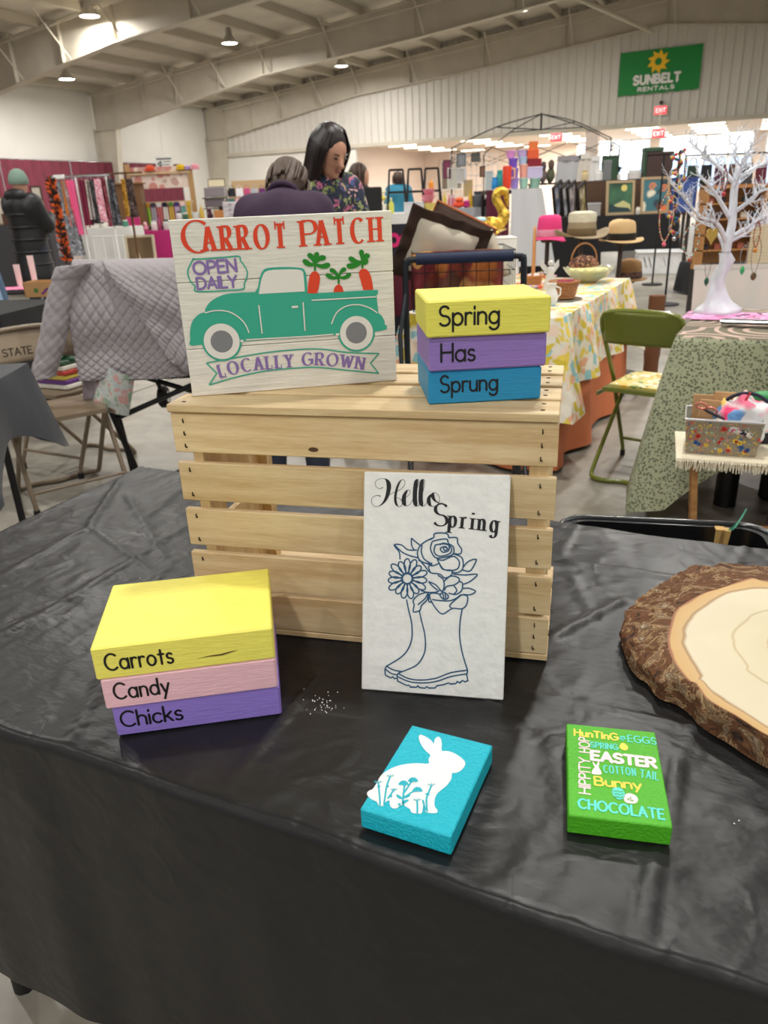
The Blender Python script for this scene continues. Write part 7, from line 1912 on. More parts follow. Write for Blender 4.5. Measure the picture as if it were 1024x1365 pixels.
# ---- clothes rack
Yr = 12.0
ra_ = at(68, 237, Yr); rb2 = at(146, 237, Yr); RZ = (ra_.z + rb2.z) / 2 + .02; RL2 = rb2.x - ra_.x
rack = thing('clothes_rack', 'chrome clothes rack full of garments in front of the maroon curtain', 'clothes rack', (ra_.x, Yr, 0))
MB().tube([(0, 0, RZ), (RL2, 0, RZ)], .02, 8).build('rail', M_chrome, rack, 60)
for x in (.35, RL2 - .05):
    MB().tube([(x, 0, .05), (x, 0, RZ)], .016, 8).build('upright', M_white, rack, 60); MB().tube([(x, -.25, .04), (x, .25, .04)], .016, 8).build('foot', M_white, rack, 60)
MB().box((.12, 0, RZ), (.16, .07, .06), bev=.01).build('rail_bracket', M_white, rack)
GM = [('grey speckled shawl', (120, 122, 128), 78, 66, 340, 30), ('hot coral scarf', (238, 92, 62), 90, 248, 300, 7), ('bright pink crocheted scarf', (240, 110, 160), 96, 244, 312, 11), ('orange knitted scarf', (240, 150, 60), 84, 246, 285, 6),
      ('wine red cardigan', (128, 38, 66), 109, 256, 300, 9), ('cream blouse', (222, 208, 196), 116, 252, 292, 8), ('black and grey print dress', (62, 58, 62), 122, 254, 298, 10), ('pale pink baby dress', (236, 176, 188), 132, 258, 296, 11),
      ('dark red waistcoat', (120, 40, 52), 139, 254, 292, 6), ('black and white print skirt', (70, 70, 76), 147, 250, 302, 11), ('mustard beaded wrap', (200, 150, 50), 156, 250, 290, 6), ('dark floral kimono', (84, 66, 62), 164, 256, 292, 10)]
for i, (nm, c, px, t_, b2, w_) in enumerate(GM):
    q = at(px, 240, Yr); xx = min(q.x, ra_.x + RL2 + .25) 
    top = RZ - .05; hh = vpx(b2 - 240, Yr); ww = mpx(w_, Yr)
    if i >= 10: 
        pass
    o = thing('garment', nm + ' hanging on the clothes rack' if i < 10 else nm + ' hanging from the dark wooden stand by the rack', 'garment', (q.x, Yr + (.0 if i < 10 else .3), top - hh), radians(R.uniform(-20, 20)), 'garments on the rack' if i < 10 else None)
    s2 = R.uniform(0, 5)
    m = MB(); m.grid(lambda u, v: ((u - .5) * ww * (1.1 - .35 * v), -.05 - .02 * sin(u * 14 + s2), hh * v), 14, 6); m.grid(lambda u, v: ((u - .5) * ww * (1.1 - .35 * v), .04, hh * v), 6, 3)
    mm2 = cmat(c, .9) if i in (1, 2, 3, 4) else spots_mat('garb_%d' % i, c, [tuple(min(255, x + 60) for x in c), tuple(max(0, x - 40) for x in c), tuple(min(255, x + 20) for x in c)], 26, .9, .4, .2)
    m.build('cloth_panel', mm2, o, 60); MB().tube([(0, 0, hh - .01), (0, 0, hh + .06), (.015, 0, hh + .075)], .004, 5).build('hanger', M_chrome, o)
# second stand for the last two
MBs = thing('coat_stand', 'dark wooden stand beside the clothes rack', 'stand', (at(160, 240, Yr).x, Yr + .3, 0)); MB().tube([(0, 0, 0), (0, 0, RZ + .05)], .02, 6).build('pole', cmat((96, 66, 40)), MBs); MB().tube([(-.25, 0, RZ + .03), (.25, 0, RZ + .03)], .014, 6).build('crossbar', cmat((96, 66, 40)), MBs); MB().box((0, 0, .02), (.4, .4, .04)).build('foot', cmat((96, 66, 40)), MBs)
# orange and black boa on a pole
b0 = at(66, 238, 10.5); b1 = at(88, 345, 10.5)
o = thing('tinsel_garland', 'orange and black tinsel garland on a leaning pole beside the puffer coat', 'garland', (b0.x, 10.5, 0))
m1, m2 = MB(), MB()
for k in range(240):
    s_ = k / 239; c_ = Vector((s_ * (b1.x - b0.x), 0, b0.z + (b1.z - b0.z) * s_)); a = R.uniform(0, 6.28); d = Vector((cos(a), sin(a), R.uniform(-.5, .5))) * .075
    (m1 if k % 2 else m2).plate([c_ + d * .1, c_ + d + Vector((0, 0, .02)), c_ + d * .8 + Vector((.02, .01, -.02)), c_ + Vector((0, 0, -.03))], .004)
m1.build('orange_tinsel', cmat((226, 96, 30)), o, kind='stuff'); m2.build('black_tinsel', cmat((52, 30, 22)), o, kind='stuff')
MB().tube([(0, .0, b0.z + .03), (b1.x - b0.x, 0, b1.z), (1.35 * (b1.x - b0.x), 0, 0)], .018, 6).build('pole', cmat((60, 40, 30)), o)

# ---- white-clothed table with crochet, and magenta table with bottle stand
Y1 = 15.0
z1 = stall(103, 174, 304, Y1, .8, 'trestle table under white cloth behind the quilted jacket', 'white cloth on the table left of the magenta one', M_wcl, 2)
for (k, lb, px, t_, w_, c, c2) in (('bouquet', 'pastel rainbow crochet flower bunch on the white cloth', 140, 286, 18, (226, 196, 140), (110, 170, 110)), ('bouquet', 'peach crochet flower bunch right of the rainbow bunch', 156, 288, 14, (240, 196, 170), (120, 160, 100)),
                                   ('soft_toy', 'small white crochet toy at the left of the white table', 116, 292, 9, (230, 226, 216), (236, 232, 224)), ('jar', 'small green jar at the right end of the white table', 168, 294, 8, (70, 130, 110), (220, 220, 210)),
                                   ('gift_box', 'low white box in the middle of the white table', 128, 297, 12, (226, 222, 212), (240, 238, 230))):
    item(k, lb, px, 303, t_, w_, Y1 + .25, c, c2, z=z1)
# hanging crochet over the front of the white table
o = thing('wire_stand', 'thin white wire stand in front of the white table', 'stand', (at(115, 330, 14).x, 14.4, 0))
for k in range(4): MB().tube([(.18 * k, 0, 0), (.18 * k, 0, .85)], .01, 5).build('rod', M_white, o)
MB().tube([(-.02, 0, .85), (.58, 0, .85)], .012, 5).build('rail', M_white, o); MB().tube([(-.02, 0, .4), (.58, 0, .4)], .012, 5).build('rail', M_white, o)
z2 = stall(178, 235, 308, 16.6, .8, 'trestle table under magenta cloth', 'magenta cloth on the table behind the truck sign', M_mag, 3)
for (k, lb, px, t_, w_, c, c2) in (('gift_box', 'magenta box at the left of the magenta table', 180, 288, 16, (190, 40, 110), (200, 60, 120)), ('bottle', 'orange bottle lying among trinkets on the magenta table', 174, 293, 6, (232, 130, 50), (240, 220, 200)), ('bottle', 'yellow bottle beside the orange one', 184, 296, 5, (236, 200, 70), (240, 240, 230)),
                                   ('jar', 'white jar at the front of the magenta table', 207, 294, 9, (230, 228, 224), (220, 220, 226)), ('soft_toy', 'pink toy on the magenta table', 195, 295, 8, (226, 150, 170), (240, 200, 206)), ('bottle', 'purple bottle at the right of the magenta table', 214, 286, 6, (150, 40, 90), (150, 40, 90)),
                                   ('jar', 'clear jar with dark lid on the magenta table', 223, 293, 9, (206, 212, 206), (50, 60, 50))):
    item(k, lb, px, 307, t_, w_, 16.7 + .2, c, c2, z=z2)
# chalk board in cream frame on easel
o = item('picture_frame', 'cream framed brown board on a small easel before the magenta table', 190, 350, 312, 40, 13.0, (224, 212, 184), (120, 98, 70), tilt=radians(-4))
q = at(190, 352, 13.0)
t_ = thing('display_easel', 'small pale easel leg standing against the brown board', 'easel', (q.x, 12.85, 0)); MB().tube([(-.1, 0, 0), (.0, -.02, q.z + .22)], .014, 6).build('leg', cmat((222, 200, 160)), t_); MB().tube([(.12, 0, 0), (.0, -.02, q.z + .22)], .014, 6).build('leg', cmat((222, 200, 160)), t_)
MB().boxmm((-.25, -.02, q.z - .05), (.25, .13, q.z + .015)).build('ledge', cmat((222, 200, 160)), t_)
# wooden stand with three rows of towels
Yt = 18.0
p0 = at(181, 300, Yt); p1 = at(262, 298, Yt); zt = at(200, 228, Yt).z; WL = p1.x - p0.x
o = thing('towel_stand', 'tall wooden stand with three rows of hanging towels and soaps', 'display stand', (p0.x, Yt, 0))
for x in (0, WL): MB().boxmm((x - .05, -.03, 0), (x + .05, .03, zt + (.15 if x == 0 else 0))).build('side_post', cmat((178, 140, 92)), o)
for zz in (zt - .02, zt - .62, zt - 1.1): MB().boxmm((0, -.04, zz - .05), (WL, .04, zz)).build('shelf_rail', cmat((206, 178, 140)), o)
MB().boxmm((.05, .02, zt - .35), (WL - .05, .035, zt + .08)).build('back_cloth', spots_mat('cream_floral_sheet', (226, 210, 196), [(206, 140, 130), (236, 222, 206), (196, 160, 150)], 6, .9), o)
TC = [('green', (96, 176, 60)), ('white', (226, 226, 222)), ('lime', (150, 206, 70)), ('grey', (170, 172, 180)), ('spotted red', (196, 110, 110)), ('white dotted', (220, 220, 212)), ('gold', (206, 176, 80)), ('lilac', (190, 176, 200)), ('teal', (110, 170, 160)), ('mustard', (204, 170, 60))]
TT = [(24, 60, 40), (230, 228, 220), (200, 150, 40), (60, 70, 80), (226, 226, 226), (20, 30, 50), (80, 130, 60), (60, 50, 110), (230, 206, 200), (210, 176, 50)]
for row, (zz, g_) in enumerate(((zt - .66, 'middle'), (zt - 1.14, 'lower'))):
    for i in range(10):
        nm, c = TC[(i + 3 * row) % 10]; xx = p0.x + WL * (i + .6) / 10.4
        oo = thing('hand_towel', '%s hand towel with %s top, %s row of the wooden stand' % (nm, ('dark green', 'white', 'ochre', 'slate', 'pale', 'navy', 'green', 'violet', 'blush', 'yellow')[(i + row) % 10], g_), 'towel', (xx, Yt - .06, zz - .42), 0, 'hand towels on the wooden stand')
        it_towel(oo, WL / 11.5, .44, c, TT[(i + row) % 10])
for (lb, px, w_, c, k) in (('orange felt hat on top of the wooden stand', 201, 12, (226, 92, 60), 'bowl'), ('yellow plush hat on top of the wooden stand', 242, 11, (230, 190, 30), 'bowl'), ('lilac plush hat between the yellow and pink ones', 251, 8, (180, 150, 206), 'bowl'), ('pink plush hat at the right end of the stand top', 261, 11, (236, 160, 176), 'bowl')):
    q = at(px, 232, Yt); oo = thing('plush_hat', lb, 'hat', (q.x, Yt, zt + .002)); ww = mpx(w_, Yt); MB().ball((0, 0, ww * .3), (ww / 2, ww / 2, ww * .3), 12, 8).build('crown', cmat(c, .9), oo, 180); MB().lathe([(0, 0), (ww * .62, 0), (ww * .62, .02), (0, .02)], n=16).build('brim', cmat(c, .9), oo, 40)
q = at(221, 232, 19.5)
o = thing('paper_notice', 'white printed notice hanging in front of the maroon curtain', 'notice', (q.x, 19.5, at(221, 231, 19.5).z))
MB().boxmm((-.2, 0, 0), (.2, .01, .36)).build('sheet', M_white, o)
t = MB(Matrix.Translation((0, -.002, 0)) @ Matrix.Rotation(pi / 2, 4, 'X'))
for k, (a, b2) in enumerate(((-.17, .17), (-.03, .15), (-.05, .12), (-.04, .14), (-.15, .1))): t.ribbon([(a, .31 - .062 * k), (b2, .31 - .062 * k)], .032 if k == 0 else .016)
t.ribbon([(-.16, .2), (-.08, .25), (-.08, .15), (-.16, .2)], .03); t.build('print', mat('ink_grey', (70, 74, 84), .7), o)
MB().tube([(0, .006, .36), (0, .006, 1.2)], .008, 5).build('hanging_cord', M_white, o)
q = at(196, 226, 18.4); o = thing('brown_hutch', 'brown wooden hutch behind the beaded wraps', 'cabinet', (at(160, 250, 17.5).x, 17.5, 0)); MB().boxmm((-.1, 0, 0), (.42, .3, at(160, 246, 17.5).z)).build('cabinet_body', cmat((112, 78, 44)), o); MB().boxmm((-.14, -.04, at(160, 246, 17.5).z), (.46, .34, at(160, 244, 17.5).z)).build('cornice', cmat((140, 100, 56)), o)

# ---- display tables left of the seated seller (px 262-355)
z3 = stall(241, 296, 294, 17.0, .7, 'trestle table under grey cloth behind the truck sign', 'grey cloth on the table below the towel stand', mat('grey_cloth', (150, 148, 146), .85), 5)
for (k, lb, px, t_, w_, c, c2) in (('bowl', 'glossy white bowl of ornaments at the top edge of the truck sign', 262, 282, 12, (232, 232, 230), (0, 0, 0)), ('jar', 'green jar left of the glossy bowl', 248, 282, 8, (70, 110, 80), (220, 220, 210)), ('soft_toy', 'dark plum toy beside the orange box', 281, 278, 9, (70, 34, 54), (80, 40, 60)), ('gift_box', 'orange-brown wooden box behind the truck sign', 293, 281, 12, (196, 130, 72), (206, 144, 84)), ('jar', 'black and white jar right of the towel stand', 240, 280, 8, (226, 226, 222), (40, 40, 44)), ('bottle', 'mustard bottle at the foot of the towel stand', 270, 272, 6, (206, 170, 60), (230, 220, 190))):
    item(k, lb, px, 293, t_, w_, 17.3, c, c2, z=z3)
z4 = stall(298, 356, 296, 15.6, .7, 'trestle table under white cloth left of the seated seller', 'white cloth on the table left of the seller in plum', mat('offwhite_cloth', (206, 202, 196), .85), 6)
def drawers(label, px, pyb, pyt, pw, Y, z, c, n):
    q = at(px, pyb, Y); o = thing('drawer_tower', label, 'drawers', (q.x, Y, z)); w_ = mpx(pw, Y); h_ = vpx(pyb - pyt, Y)
    MB().boxmm((-w_ / 2, 0, 0), (w_ / 2, .25, h_), bev=.005).build('cabinet_body', cmat(c), o)
    for k in range(n):
        d = MB().boxmm((-w_ * .44, -.015, h_ * (k + .12) / n), (w_ * .44, .0, h_ * (k + .88) / n), bev=.003).build('drawer', cmat((196, 186, 190)), o)
        MB().boxmm((-.03, -.028, h_ * (k + .45) / n), (.03, -.015, h_ * (k + .6) / n)).build('knob', M_chrome, d)
drawers('clear plastic drawer tower left of the seller in plum', 309, 293, 266, 20, 15.9, z4, (212, 212, 214), 4)
for (k, lb, px, b2, t_, w_, c, c2) in (('gift_box', 'grey silver box of trinkets below the cream sign', 288, 262, 250, 26, (150, 142, 150), (180, 176, 184)), ('gift_box', 'dotted grey box under the silver one', 287, 276, 264, 24, (120, 108, 116), (196, 196, 204)), ('gift_box', 'plum narrow box beside the dotted box', 296, 281, 264, 7, (96, 52, 66), (96, 52, 66))):
    item(k, lb, px, b2, t_, w_, 18.4, c, c2)
q = at(289, 249, 18.4); o = thing('cream_sign', 'cream card sign on top of the grey boxes', 'sign', (q.x, 18.4, q.z + .005)); MB().boxmm((-mpx(11, 17.6), 0, 0), (mpx(11, 17.6), .02, .14), bev=.003).build('card', cmat((236, 226, 190)), o); MB().boxmm((-mpx(12, 17.6), .02, -.01), (mpx(12, 17.6), .05, .16)).build('backing', cmat((110, 100, 84)), o)
o = thing('storage_shelf', 'dark shelf carrying the grey trinket boxes', 'shelf', (at(287, 270, 18.4).x, 18.25, 0))
for zz in (at(288, 263, 18.4).z - .003, at(287, 277, 18.4).z - .003): MB().boxmm((-.25, -.02, zz - .02), (.25, .32, zz)).build('shelf_board', cmat((60, 54, 52)), o)
for x in (-.25, .23): MB().boxmm((x, .3, 0), (x + .02, .34, at(288, 250, 18.4).z)).build('upright', cmat((60, 54, 52)), o)
# heap of handbags and scarves on the tiered stand left of the seller
o = thing('tiered_stand', 'tan tiered stand behind the seller in plum', 'display stand', (at(334, 250, 16.6).x, 16.6, 0))
zt_ = at(334, 240, 16.6).z
for k in range(3): MB().boxmm((-.4, .05 * k, 0 if k == 2 else .5), (.4, .05 * k + .04, zt_ - .28 * (2 - k))).build('tier', cmat((196, 166, 124)), o)
rb_ = random.Random(8)
for i, (nm, c) in enumerate((('black', (34, 34, 40)), ('white', (226, 226, 230)), ('hot pink', (206, 80, 130)), ('silver grey', (176, 178, 184)), ('purple', (110, 50, 110)), ('teal', (60, 110, 104)), ('blush', (226, 170, 190)), ('charcoal', (60, 58, 64)), ('ivory', (232, 226, 212)), ('mauve', (150, 110, 140)))):
    px = 310 + (i % 5) * 10; pb_ = 262 + (i // 5) * 14
    item('tote_bag', '%s handbag on the tiered stand behind the seller in plum' % nm, px, pb_, pb_ - 15, 10, 16.45 - .12 * (i // 5), c, c, rz=rb_.uniform(-.4, .4), group='handbags on the tiered stand')

# ---- between the women and the cart: flowers, racks, buckets
z5 = stall(486, 612, 284, 11.4, .9, 'trestle table under white cloth behind the brown ruffled cushion', 'white cloth on the table with the black racks', M_wcl, 9)
for (k, lb, px, b2, t_, w_, c, c2) in (('bouquet', 'yellow and white flower arrangement left of the black racks', 505, 283, 252, 20, (232, 210, 90), (90, 130, 60)), ('bouquet', 'pale mixed flower arrangement behind the yellow one', 513, 282, 250, 14, (226, 222, 196), (110, 140, 80)), ('bottle', 'yellow-green bottle beside the first black rack', 522, 283, 262, 7, (214, 216, 96), (236, 236, 220)),
                                       ('gift_box', 'white printed carton in front of the black racks', 552, 280, 266, 26, (226, 226, 228), (214, 216, 222)), ('bowl', 'upper pink plastic basin of the stack of two', 572, 262, 252, 17, (232, 130, 150), (0, 0, 0)), ('bowl', 'lower pink plastic basin of the stack of two', 571, 271, 260, 19, (232, 140, 158), (0, 0, 0)), ('bowl', 'pale yellow basin below the pink ones', 573, 280, 268, 20, (236, 214, 120), (0, 0, 0)),
                                       ('bottle', 'orange bottle standing above the pink basins', 575, 251, 239, 7, (244, 160, 60), (246, 190, 110)), ('bottle', 'yellow bottle right of the last black rack', 593, 283, 256, 5, (226, 206, 70), (236, 230, 190)), ('jar', 'rose jar at the right end of the rack table', 602, 283, 262, 10, (206, 110, 130), (226, 160, 170))):
    item(k, lb, px, b2, t_, w_, 11.5 + (.25 if 'behind' in lb else 0), c, c2, z=(z5 if b2 > 277 else None))
for i, (x0, x1) in enumerate(((519, 540), (544, 564), (566, 586))):
    a = at((x0 + x1) / 2, 283, 11.9); h_ = vpx(56, 11.9); w_ = mpx(x1 - x0, 11.9)
    o = thing('display_rack', ('left', 'middle', 'right')[i] + ' one of three black A-shaped display racks', 'rack', (a.x, 11.85, z5), 0, 'black A-shaped racks')
    for s_ in (-1, 1):
        MB().tube([(s_ * w_ * .62, -.16, 0), (s_ * w_ * .42, 0, h_)], .014, 6).build('leg', M_blackm, o); MB().tube([(s_ * w_ * .62, .16, 0), (s_ * w_ * .42, 0, h_)], .014, 6).build('leg', M_blackm, o)
    MB().tube([(-w_ * .42, 0, h_), (w_ * .42, 0, h_)], .016, 6).build('top_bar', M_blackm, o); MB().tube([(-w_ * .55, -.08, h_ * .48), (w_ * .55, -.08, h_ * .48)], .016, 6).build('shelf_bar', M_blackm, o)
o = thing('black_stool', 'black padded stool back behind the woman in the flowered blouse', 'stool', (at(490, 252, 7).x, 6.8, 0)); MB().boxmm((-.14, 0, .45), (.12, .03, at(488, 250, 7).z), bev=.01).build('back', M_black, o); MB().boxmm((-.16, 0, .42), (.14, .35, .46), bev=.01).build('seat', M_black, o)
for x in (-.14, .11):
    for y in (.02, .32): MB().tube([(x, y, 0), (x, y, .43)], .012, 6).build('leg', M_blackm, o)
# ---- booth posts and hangings (px 600-660)
o = thing('grid_panel', 'white wire grid panel hung with prints, left of the coloured tubs', 'display panel', (at(600, 280, 11.3).x, 11.2, 0))
gw = mpx(62, 11.2); gh = at(630, 206, 11.2).z
gm = MB()
for k in range(10): gm.tube([(gw * k / 9, 0, .1), (gw * k / 9, 0, gh)], .006, 4)
for k in range(14): gm.tube([(0, 0, .1 + (gh - .1) * k / 13), (gw, 0, .1 + (gh - .1) * k / 13)], .006, 4)
gm.build('wire_grid', M_white, o, kind='stuff'); MB().boxmm((0, -.2, 0), (.03, .2, .04)).build('foot', M_white, o); MB().boxmm((gw - .03, -.2, 0), (gw, .2, .04)).build('foot', M_white, o)
for (lb, px, b2, t_, w_, c, c2) in (('grey framed print at the top left of the wire grid', 615, 222, 205, 12, (110, 110, 112), (150, 152, 156)), ('white framed print below the grey one', 615, 244, 224, 12, (222, 222, 224), (200, 196, 190)), ('cream card hanging at the left of the wire grid', 603, 252, 224, 13, (222, 218, 206), (206, 202, 190)), ('tan framed print at the foot of the wire grid', 624, 262, 240, 12, (204, 176, 130), (196, 170, 124)), ('dark round-topped print on the wire grid', 634, 216, 204, 12, (90, 90, 84), (96, 98, 92)), ('small brown print in the middle of the wire grid', 643, 236, 222, 7, (96, 60, 46), (150, 110, 90)), ('long white print at the right of the wire grid', 652, 262, 228, 12, (226, 228, 228), (196, 206, 206)), ('mauve hanging print left of the grid post', 596, 238, 214, 10, (110, 60, 84), (140, 60, 90))):
    item('picture_frame', lb, px, b2, t_, w_, 11.12, c, c2)
# clutter on table in front of tubs
z6 = stall(604, 662, 277, 9.6, .6, 'low trestle table under grey cloth left of the wine drape', 'silver grey cloth on the table left of the wine drape', cmat((176, 176, 182), .85), 10)
for (k, lb, px, b2, t_, w_, c, c2) in (('soft_toy', 'red and orange fish-shaped toy behind the brown cushion', 612, 276, 262, 20, (236, 84, 54), (240, 110, 60)), ('soft_toy', 'magenta toy under the red one', 622, 278, 268, 14, (214, 60, 140), (214, 80, 150)), ('bottle', 'mustard yellow bottle beside the cushions', 627, 286, 262, 6, (214, 170, 40), (214, 180, 60)), ('jar', 'dark grey lantern jar left of the wine drape', 638, 277, 256, 16, (90, 94, 100), (60, 62, 70)), ('jar', 'small black jar by the lantern jar', 650, 277, 264, 9, (50, 50, 56), (160, 160, 166))):
    item(k, lb, px, b2, t_, w_, 9.75, c, c2, z=z6)

# ---- tall draped stand with coloured tubs
Yb = 9.0; a = at(650, 254, Yb); b_ = at(718, 252, Yb); zst = (a.z + b_.z) / 2
o = thing('display_counter', 'tall black counter under the wine and white drapes', 'counter', (a.x, Yb, 0)); Lc = b_.x - a.x
MB().boxmm((0, 0, zst - .04), (Lc, .6, zst)).build('counter_top', M_black, o)
for x in (.03, Lc - .03):
    for y in (.03, .57): MB().tube([(x, y, 0), (x, y, zst - .04)], .02, 6).build('leg', M_blackm, o)
xs_ = at(681, 254, Yb).x - a.x
m = MB(); m.grid(lambda u, v: (-.02 + xs_ * u, -.03 - .02 * sin(u * 16) * (1 - v * .6) - .02, (zst + .006) * v + .02 * (1 - v)), 26, 6); m.add([(-.02, -.035, zst + .006), (xs_ - .02, -.035, zst + .006), (xs_ - .02, .5, zst + .006), (-.02, .5, zst + .006)], [(0, 1, 2, 3)])
c = m.build('wine_drape', M_wine, None, 60); c.location = (a.x, Yb, 0); tag(c, 'dark wine drape hanging down the left of the tall counter', 'drape')
m = MB(); m.grid(lambda u, v: (xs_ + (Lc - xs_ + .18 * (1 - v) + .03) * u, -.05 - .015 * sin(u * 13) * (1 - v * .6), (zst + .008) * (1 - (1 - v) * .62)), 26, 6); m.add([(xs_, -.05, zst + .010), (Lc + .03, -.05, zst + .010), (Lc + .03, .5, zst + .010), (xs_, .5, zst + .010)], [(0, 1, 2, 3)])
c = m.build('white_drape', mat('white_drape_cloth', (206, 206, 208), .85), None, 60); c.location = (a.x, Yb, 0); tag(c, 'white drape hanging down the right of the tall counter', 'drape')
TUB = [('violet tub at the foot of the tub tower', 686, 252, 238, 12, (160, 140, 214), (170, 150, 220)), ('pale green tub at the foot of the tub tower', 698, 252, 238, 13, (160, 206, 186), (176, 216, 200)), ('sage green tub at the right foot of the tub tower', 713, 251, 238, 16, (140, 180, 160), (160, 196, 180)),
       ('purple tub in the second tier', 686, 238, 224, 11, (140, 116, 206), (150, 126, 214)), ('clear lilac box in the second tier', 712, 238, 223, 20, (200, 190, 222), (210, 200, 230)), ('peach tub in the second tier', 698, 237, 219, 13, (240, 170, 150), (244, 190, 170)),
       ('deep purple tub in the third tier', 684, 224, 211, 13, (120, 84, 196), (140, 106, 206)), ('dark red tub in the third tier', 712, 222, 212, 18, (140, 20, 40), (150, 30, 50)), ('ice blue tub at the third tier', 697, 219, 209, 13, (180, 206, 232), (190, 214, 236)), ('orchid pink tub near the top of the tower', 681, 211, 201, 13, (226, 150, 214), (230, 166, 220)), ('lilac clear tub beside the orchid one', 696, 209, 200, 15, (200, 176, 222), (206, 190, 230)),
       ('orange tub near the top of the tower', 710, 212, 200, 15, (232, 96, 50), (236, 110, 66)), ('small orange box topping the tower of tubs', 711, 200, 189, 11, (232, 120, 60), (236, 136, 70))]
for lb, px, b2, t_, w_, c, c2 in TUB:
    item('gift_box' if 'box' in lb or 'orange' in lb or 'red' in lb else 'storage_tub', lb, px, b2, t_, w_, 9.25, c, c2, z=(zst + .012 if b2 > 248 else None), group='tower of coloured tubs')
q = at(675, 253, 9.15); o = thing('orange_jug', 'tall orange-red jug with a pale handle left of the purple tubs', 'jug', (q.x, 9.12, zst + .012)); hh = vpx(30, 9.1)
MB().lathe([(0, 0), (.045, 0), (.05, hh * .9), (.045, hh), (0, hh)], n=16).build('jug_body', cmat((230, 66, 36), .35), o, 40); MB().tube([(.045, 0, hh * .9), (.085, 0, hh * .85), (.085, 0, hh * .5), (.045, 0, hh * .45)], .01, 6).build('handle', cmat((244, 190, 140)), o)
for lb, px, t_, c in (('blue tumbler left of the orange jug', 660, 236, (30, 140, 210)), ('teal tumbler between the blue one and the jug', 666, 227, (40, 160, 150))):
    item('jar', lb, px, 252, t_, 9, 9.2 + (.16 if 'teal' in lb else 0), c, c, z=zst + .012)
# leaning framed prints right of the white drape
for i, (px, lb, c2) in enumerate(((738, 'blue print in a dark frame, first of the leaning row right of the white drape', (150, 160, 180)), (751, 'pale grey print, second of the leaning row', (196, 198, 204)), (762, 'pinkish grey print, third of the leaning row', (190, 180, 186)), (778, 'gold and green print at the end of the leaning row', (150, 130, 70)))):
    q = at(px + 8, 288, 9.6); h_ = vpx(46, 9.6); o = thing('picture_frame', lb, 'picture', (q.x, 9.6 + .1 * i, q.z), rot=(0, radians(-20), radians(55)), group='row of leaning prints')
    it_frame(o, .26, h_, (44, 36, 32), spots_mat('print_art_%d' % i, c2, [tuple(min(255, x + 30) for x in c2), tuple(max(0, x - 60) for x in c2), (200, 190, 170)], 12, .3, .5, .3))
z7 = stall(716, 800, 290, 9.3, 1.0, 'black table carrying the leaning prints', 'black cloth on the table with the row of leaning prints', M_bcl, 14)

# ---- pegboard stall with two framed posters
Yp = 13.0
z8 = stall(770, 905, 287, Yp, .44, 'trestle table under black cloth below the brown pegboard', 'black cloth on the long table below the two posters', M_bcl, 15, drop=.55)
a = at(742, 288, Yp + .5); b_ = at(915, 284, Yp + .5); zt_ = at(850, 240, Yp + .5).z
o = thing('pegboard', 'brown perforated board behind the two framed posters', 'pegboard', (a.x, Yp + .5, 0)); Lp = b_.x - a.x
MB().boxmm((0, 0, z8 - .05), (Lp, .02, zt_)).build('board', mat('pegboard_brown', (92, 66, 48), .7), o)
pg = MB()
for i in range(52):
    for j in range(12): pg.disc((Lp * (i + .5) / 52, 0), .010, 0, 6) if False else pg.box((Lp * (i + .5) / 52, -.002, z8 + (zt_ - z8) * (j + .5) / 12), (.014, .002, .014))
pg.build('peg_hole', mat('hole_dark', (30, 22, 18), .9), o, kind='stuff')
for x in (.02, Lp - .02): MB().boxmm((x - .02, .02, 0), (x + .02, .06, zt_)).build('post', cmat((60, 44, 34)), o)
def poster(name, label, px0, px1, py1, py0, mats):
    q = at((px0 + px1) / 2, py1, Yp + .12); w_ = mpx(px1 - px0, Yp); h_ = vpx(py1 - py0, Yp)
    o = thing('framed_poster', label, 'poster', (q.x, Yp + .14, z8), rot=(radians(-8), 0, 0)); it_frame(o, w_, h_, (170, 146, 112), mats[0])
    t = MB(Matrix.Translation((0, -.006, 0)) @ Matrix.Rotation(pi / 2, 4, 'X')); return o, w_, h_
o, w_, h_ = poster('a', 'framed green poster with a pale moon and a small hill', 807, 846, 287, 240, [mat('poster_green', (70, 120, 84), .4, var=.3, vscale=3, col2=(30, 60, 48))])
T_ = Matrix.Translation((0, -.006, 0)) @ Matrix.Rotation(pi / 2, 4, 'X')
t = MB(T_); t.disc((0.06, h_ * .78), .05, 0, 18); t.build('moon_print', cmat((214, 196, 110)), o)
t = MB(T_); flat(t, [(-w_ * .38, h_ * .12), (w_ * .38, h_ * .12), (w_ * .36, h_ * .3), (.05, h_ * .42), (-w_ * .2, h_ * .3)]); t.build('hill_print', cmat((190, 186, 130)), o)
t = MB(Matrix.Translation((0, -.002, 0)) @ T_); flat(t, [(-w_ * .38, h_ * .1), (w_ * .38, h_ * .1), (w_ * .3, h_ * .2), (-w_ * .1, h_ * .24), (-w_ * .38, h_ * .34)]); t.build('water_print', cmat((28, 56, 60)), o)
o, w_, h_ = poster('b', 'framed teal poster with orange swirls, right of the green one', 853, 892, 287, 237, [spots_mat('poster_swirl', (60, 110, 120), [(226, 120, 70), (40, 60, 70), (222, 214, 190), (110, 60, 40), (70, 140, 150), (36, 48, 60)], 7, .4, .4, .2)])
t = MB(T_)
for (x, y) in ((-.05, .74), (.14, .68)): t.ribbon([(x + .06 * (1 - k / 20) * cos(k * .55), h_ * y + .06 * (1 - k / 20) * sin(k * .55)) for k in range(18)], .02)
t.build('swirl_print', cmat((230, 130, 76)), o)
o = item('picture_frame', 'blue printed panel leaning right of the teal poster', 909, 286, 240, 34, Yp + .25, (50, 70, 130), (60, 84, 150), z=z8)
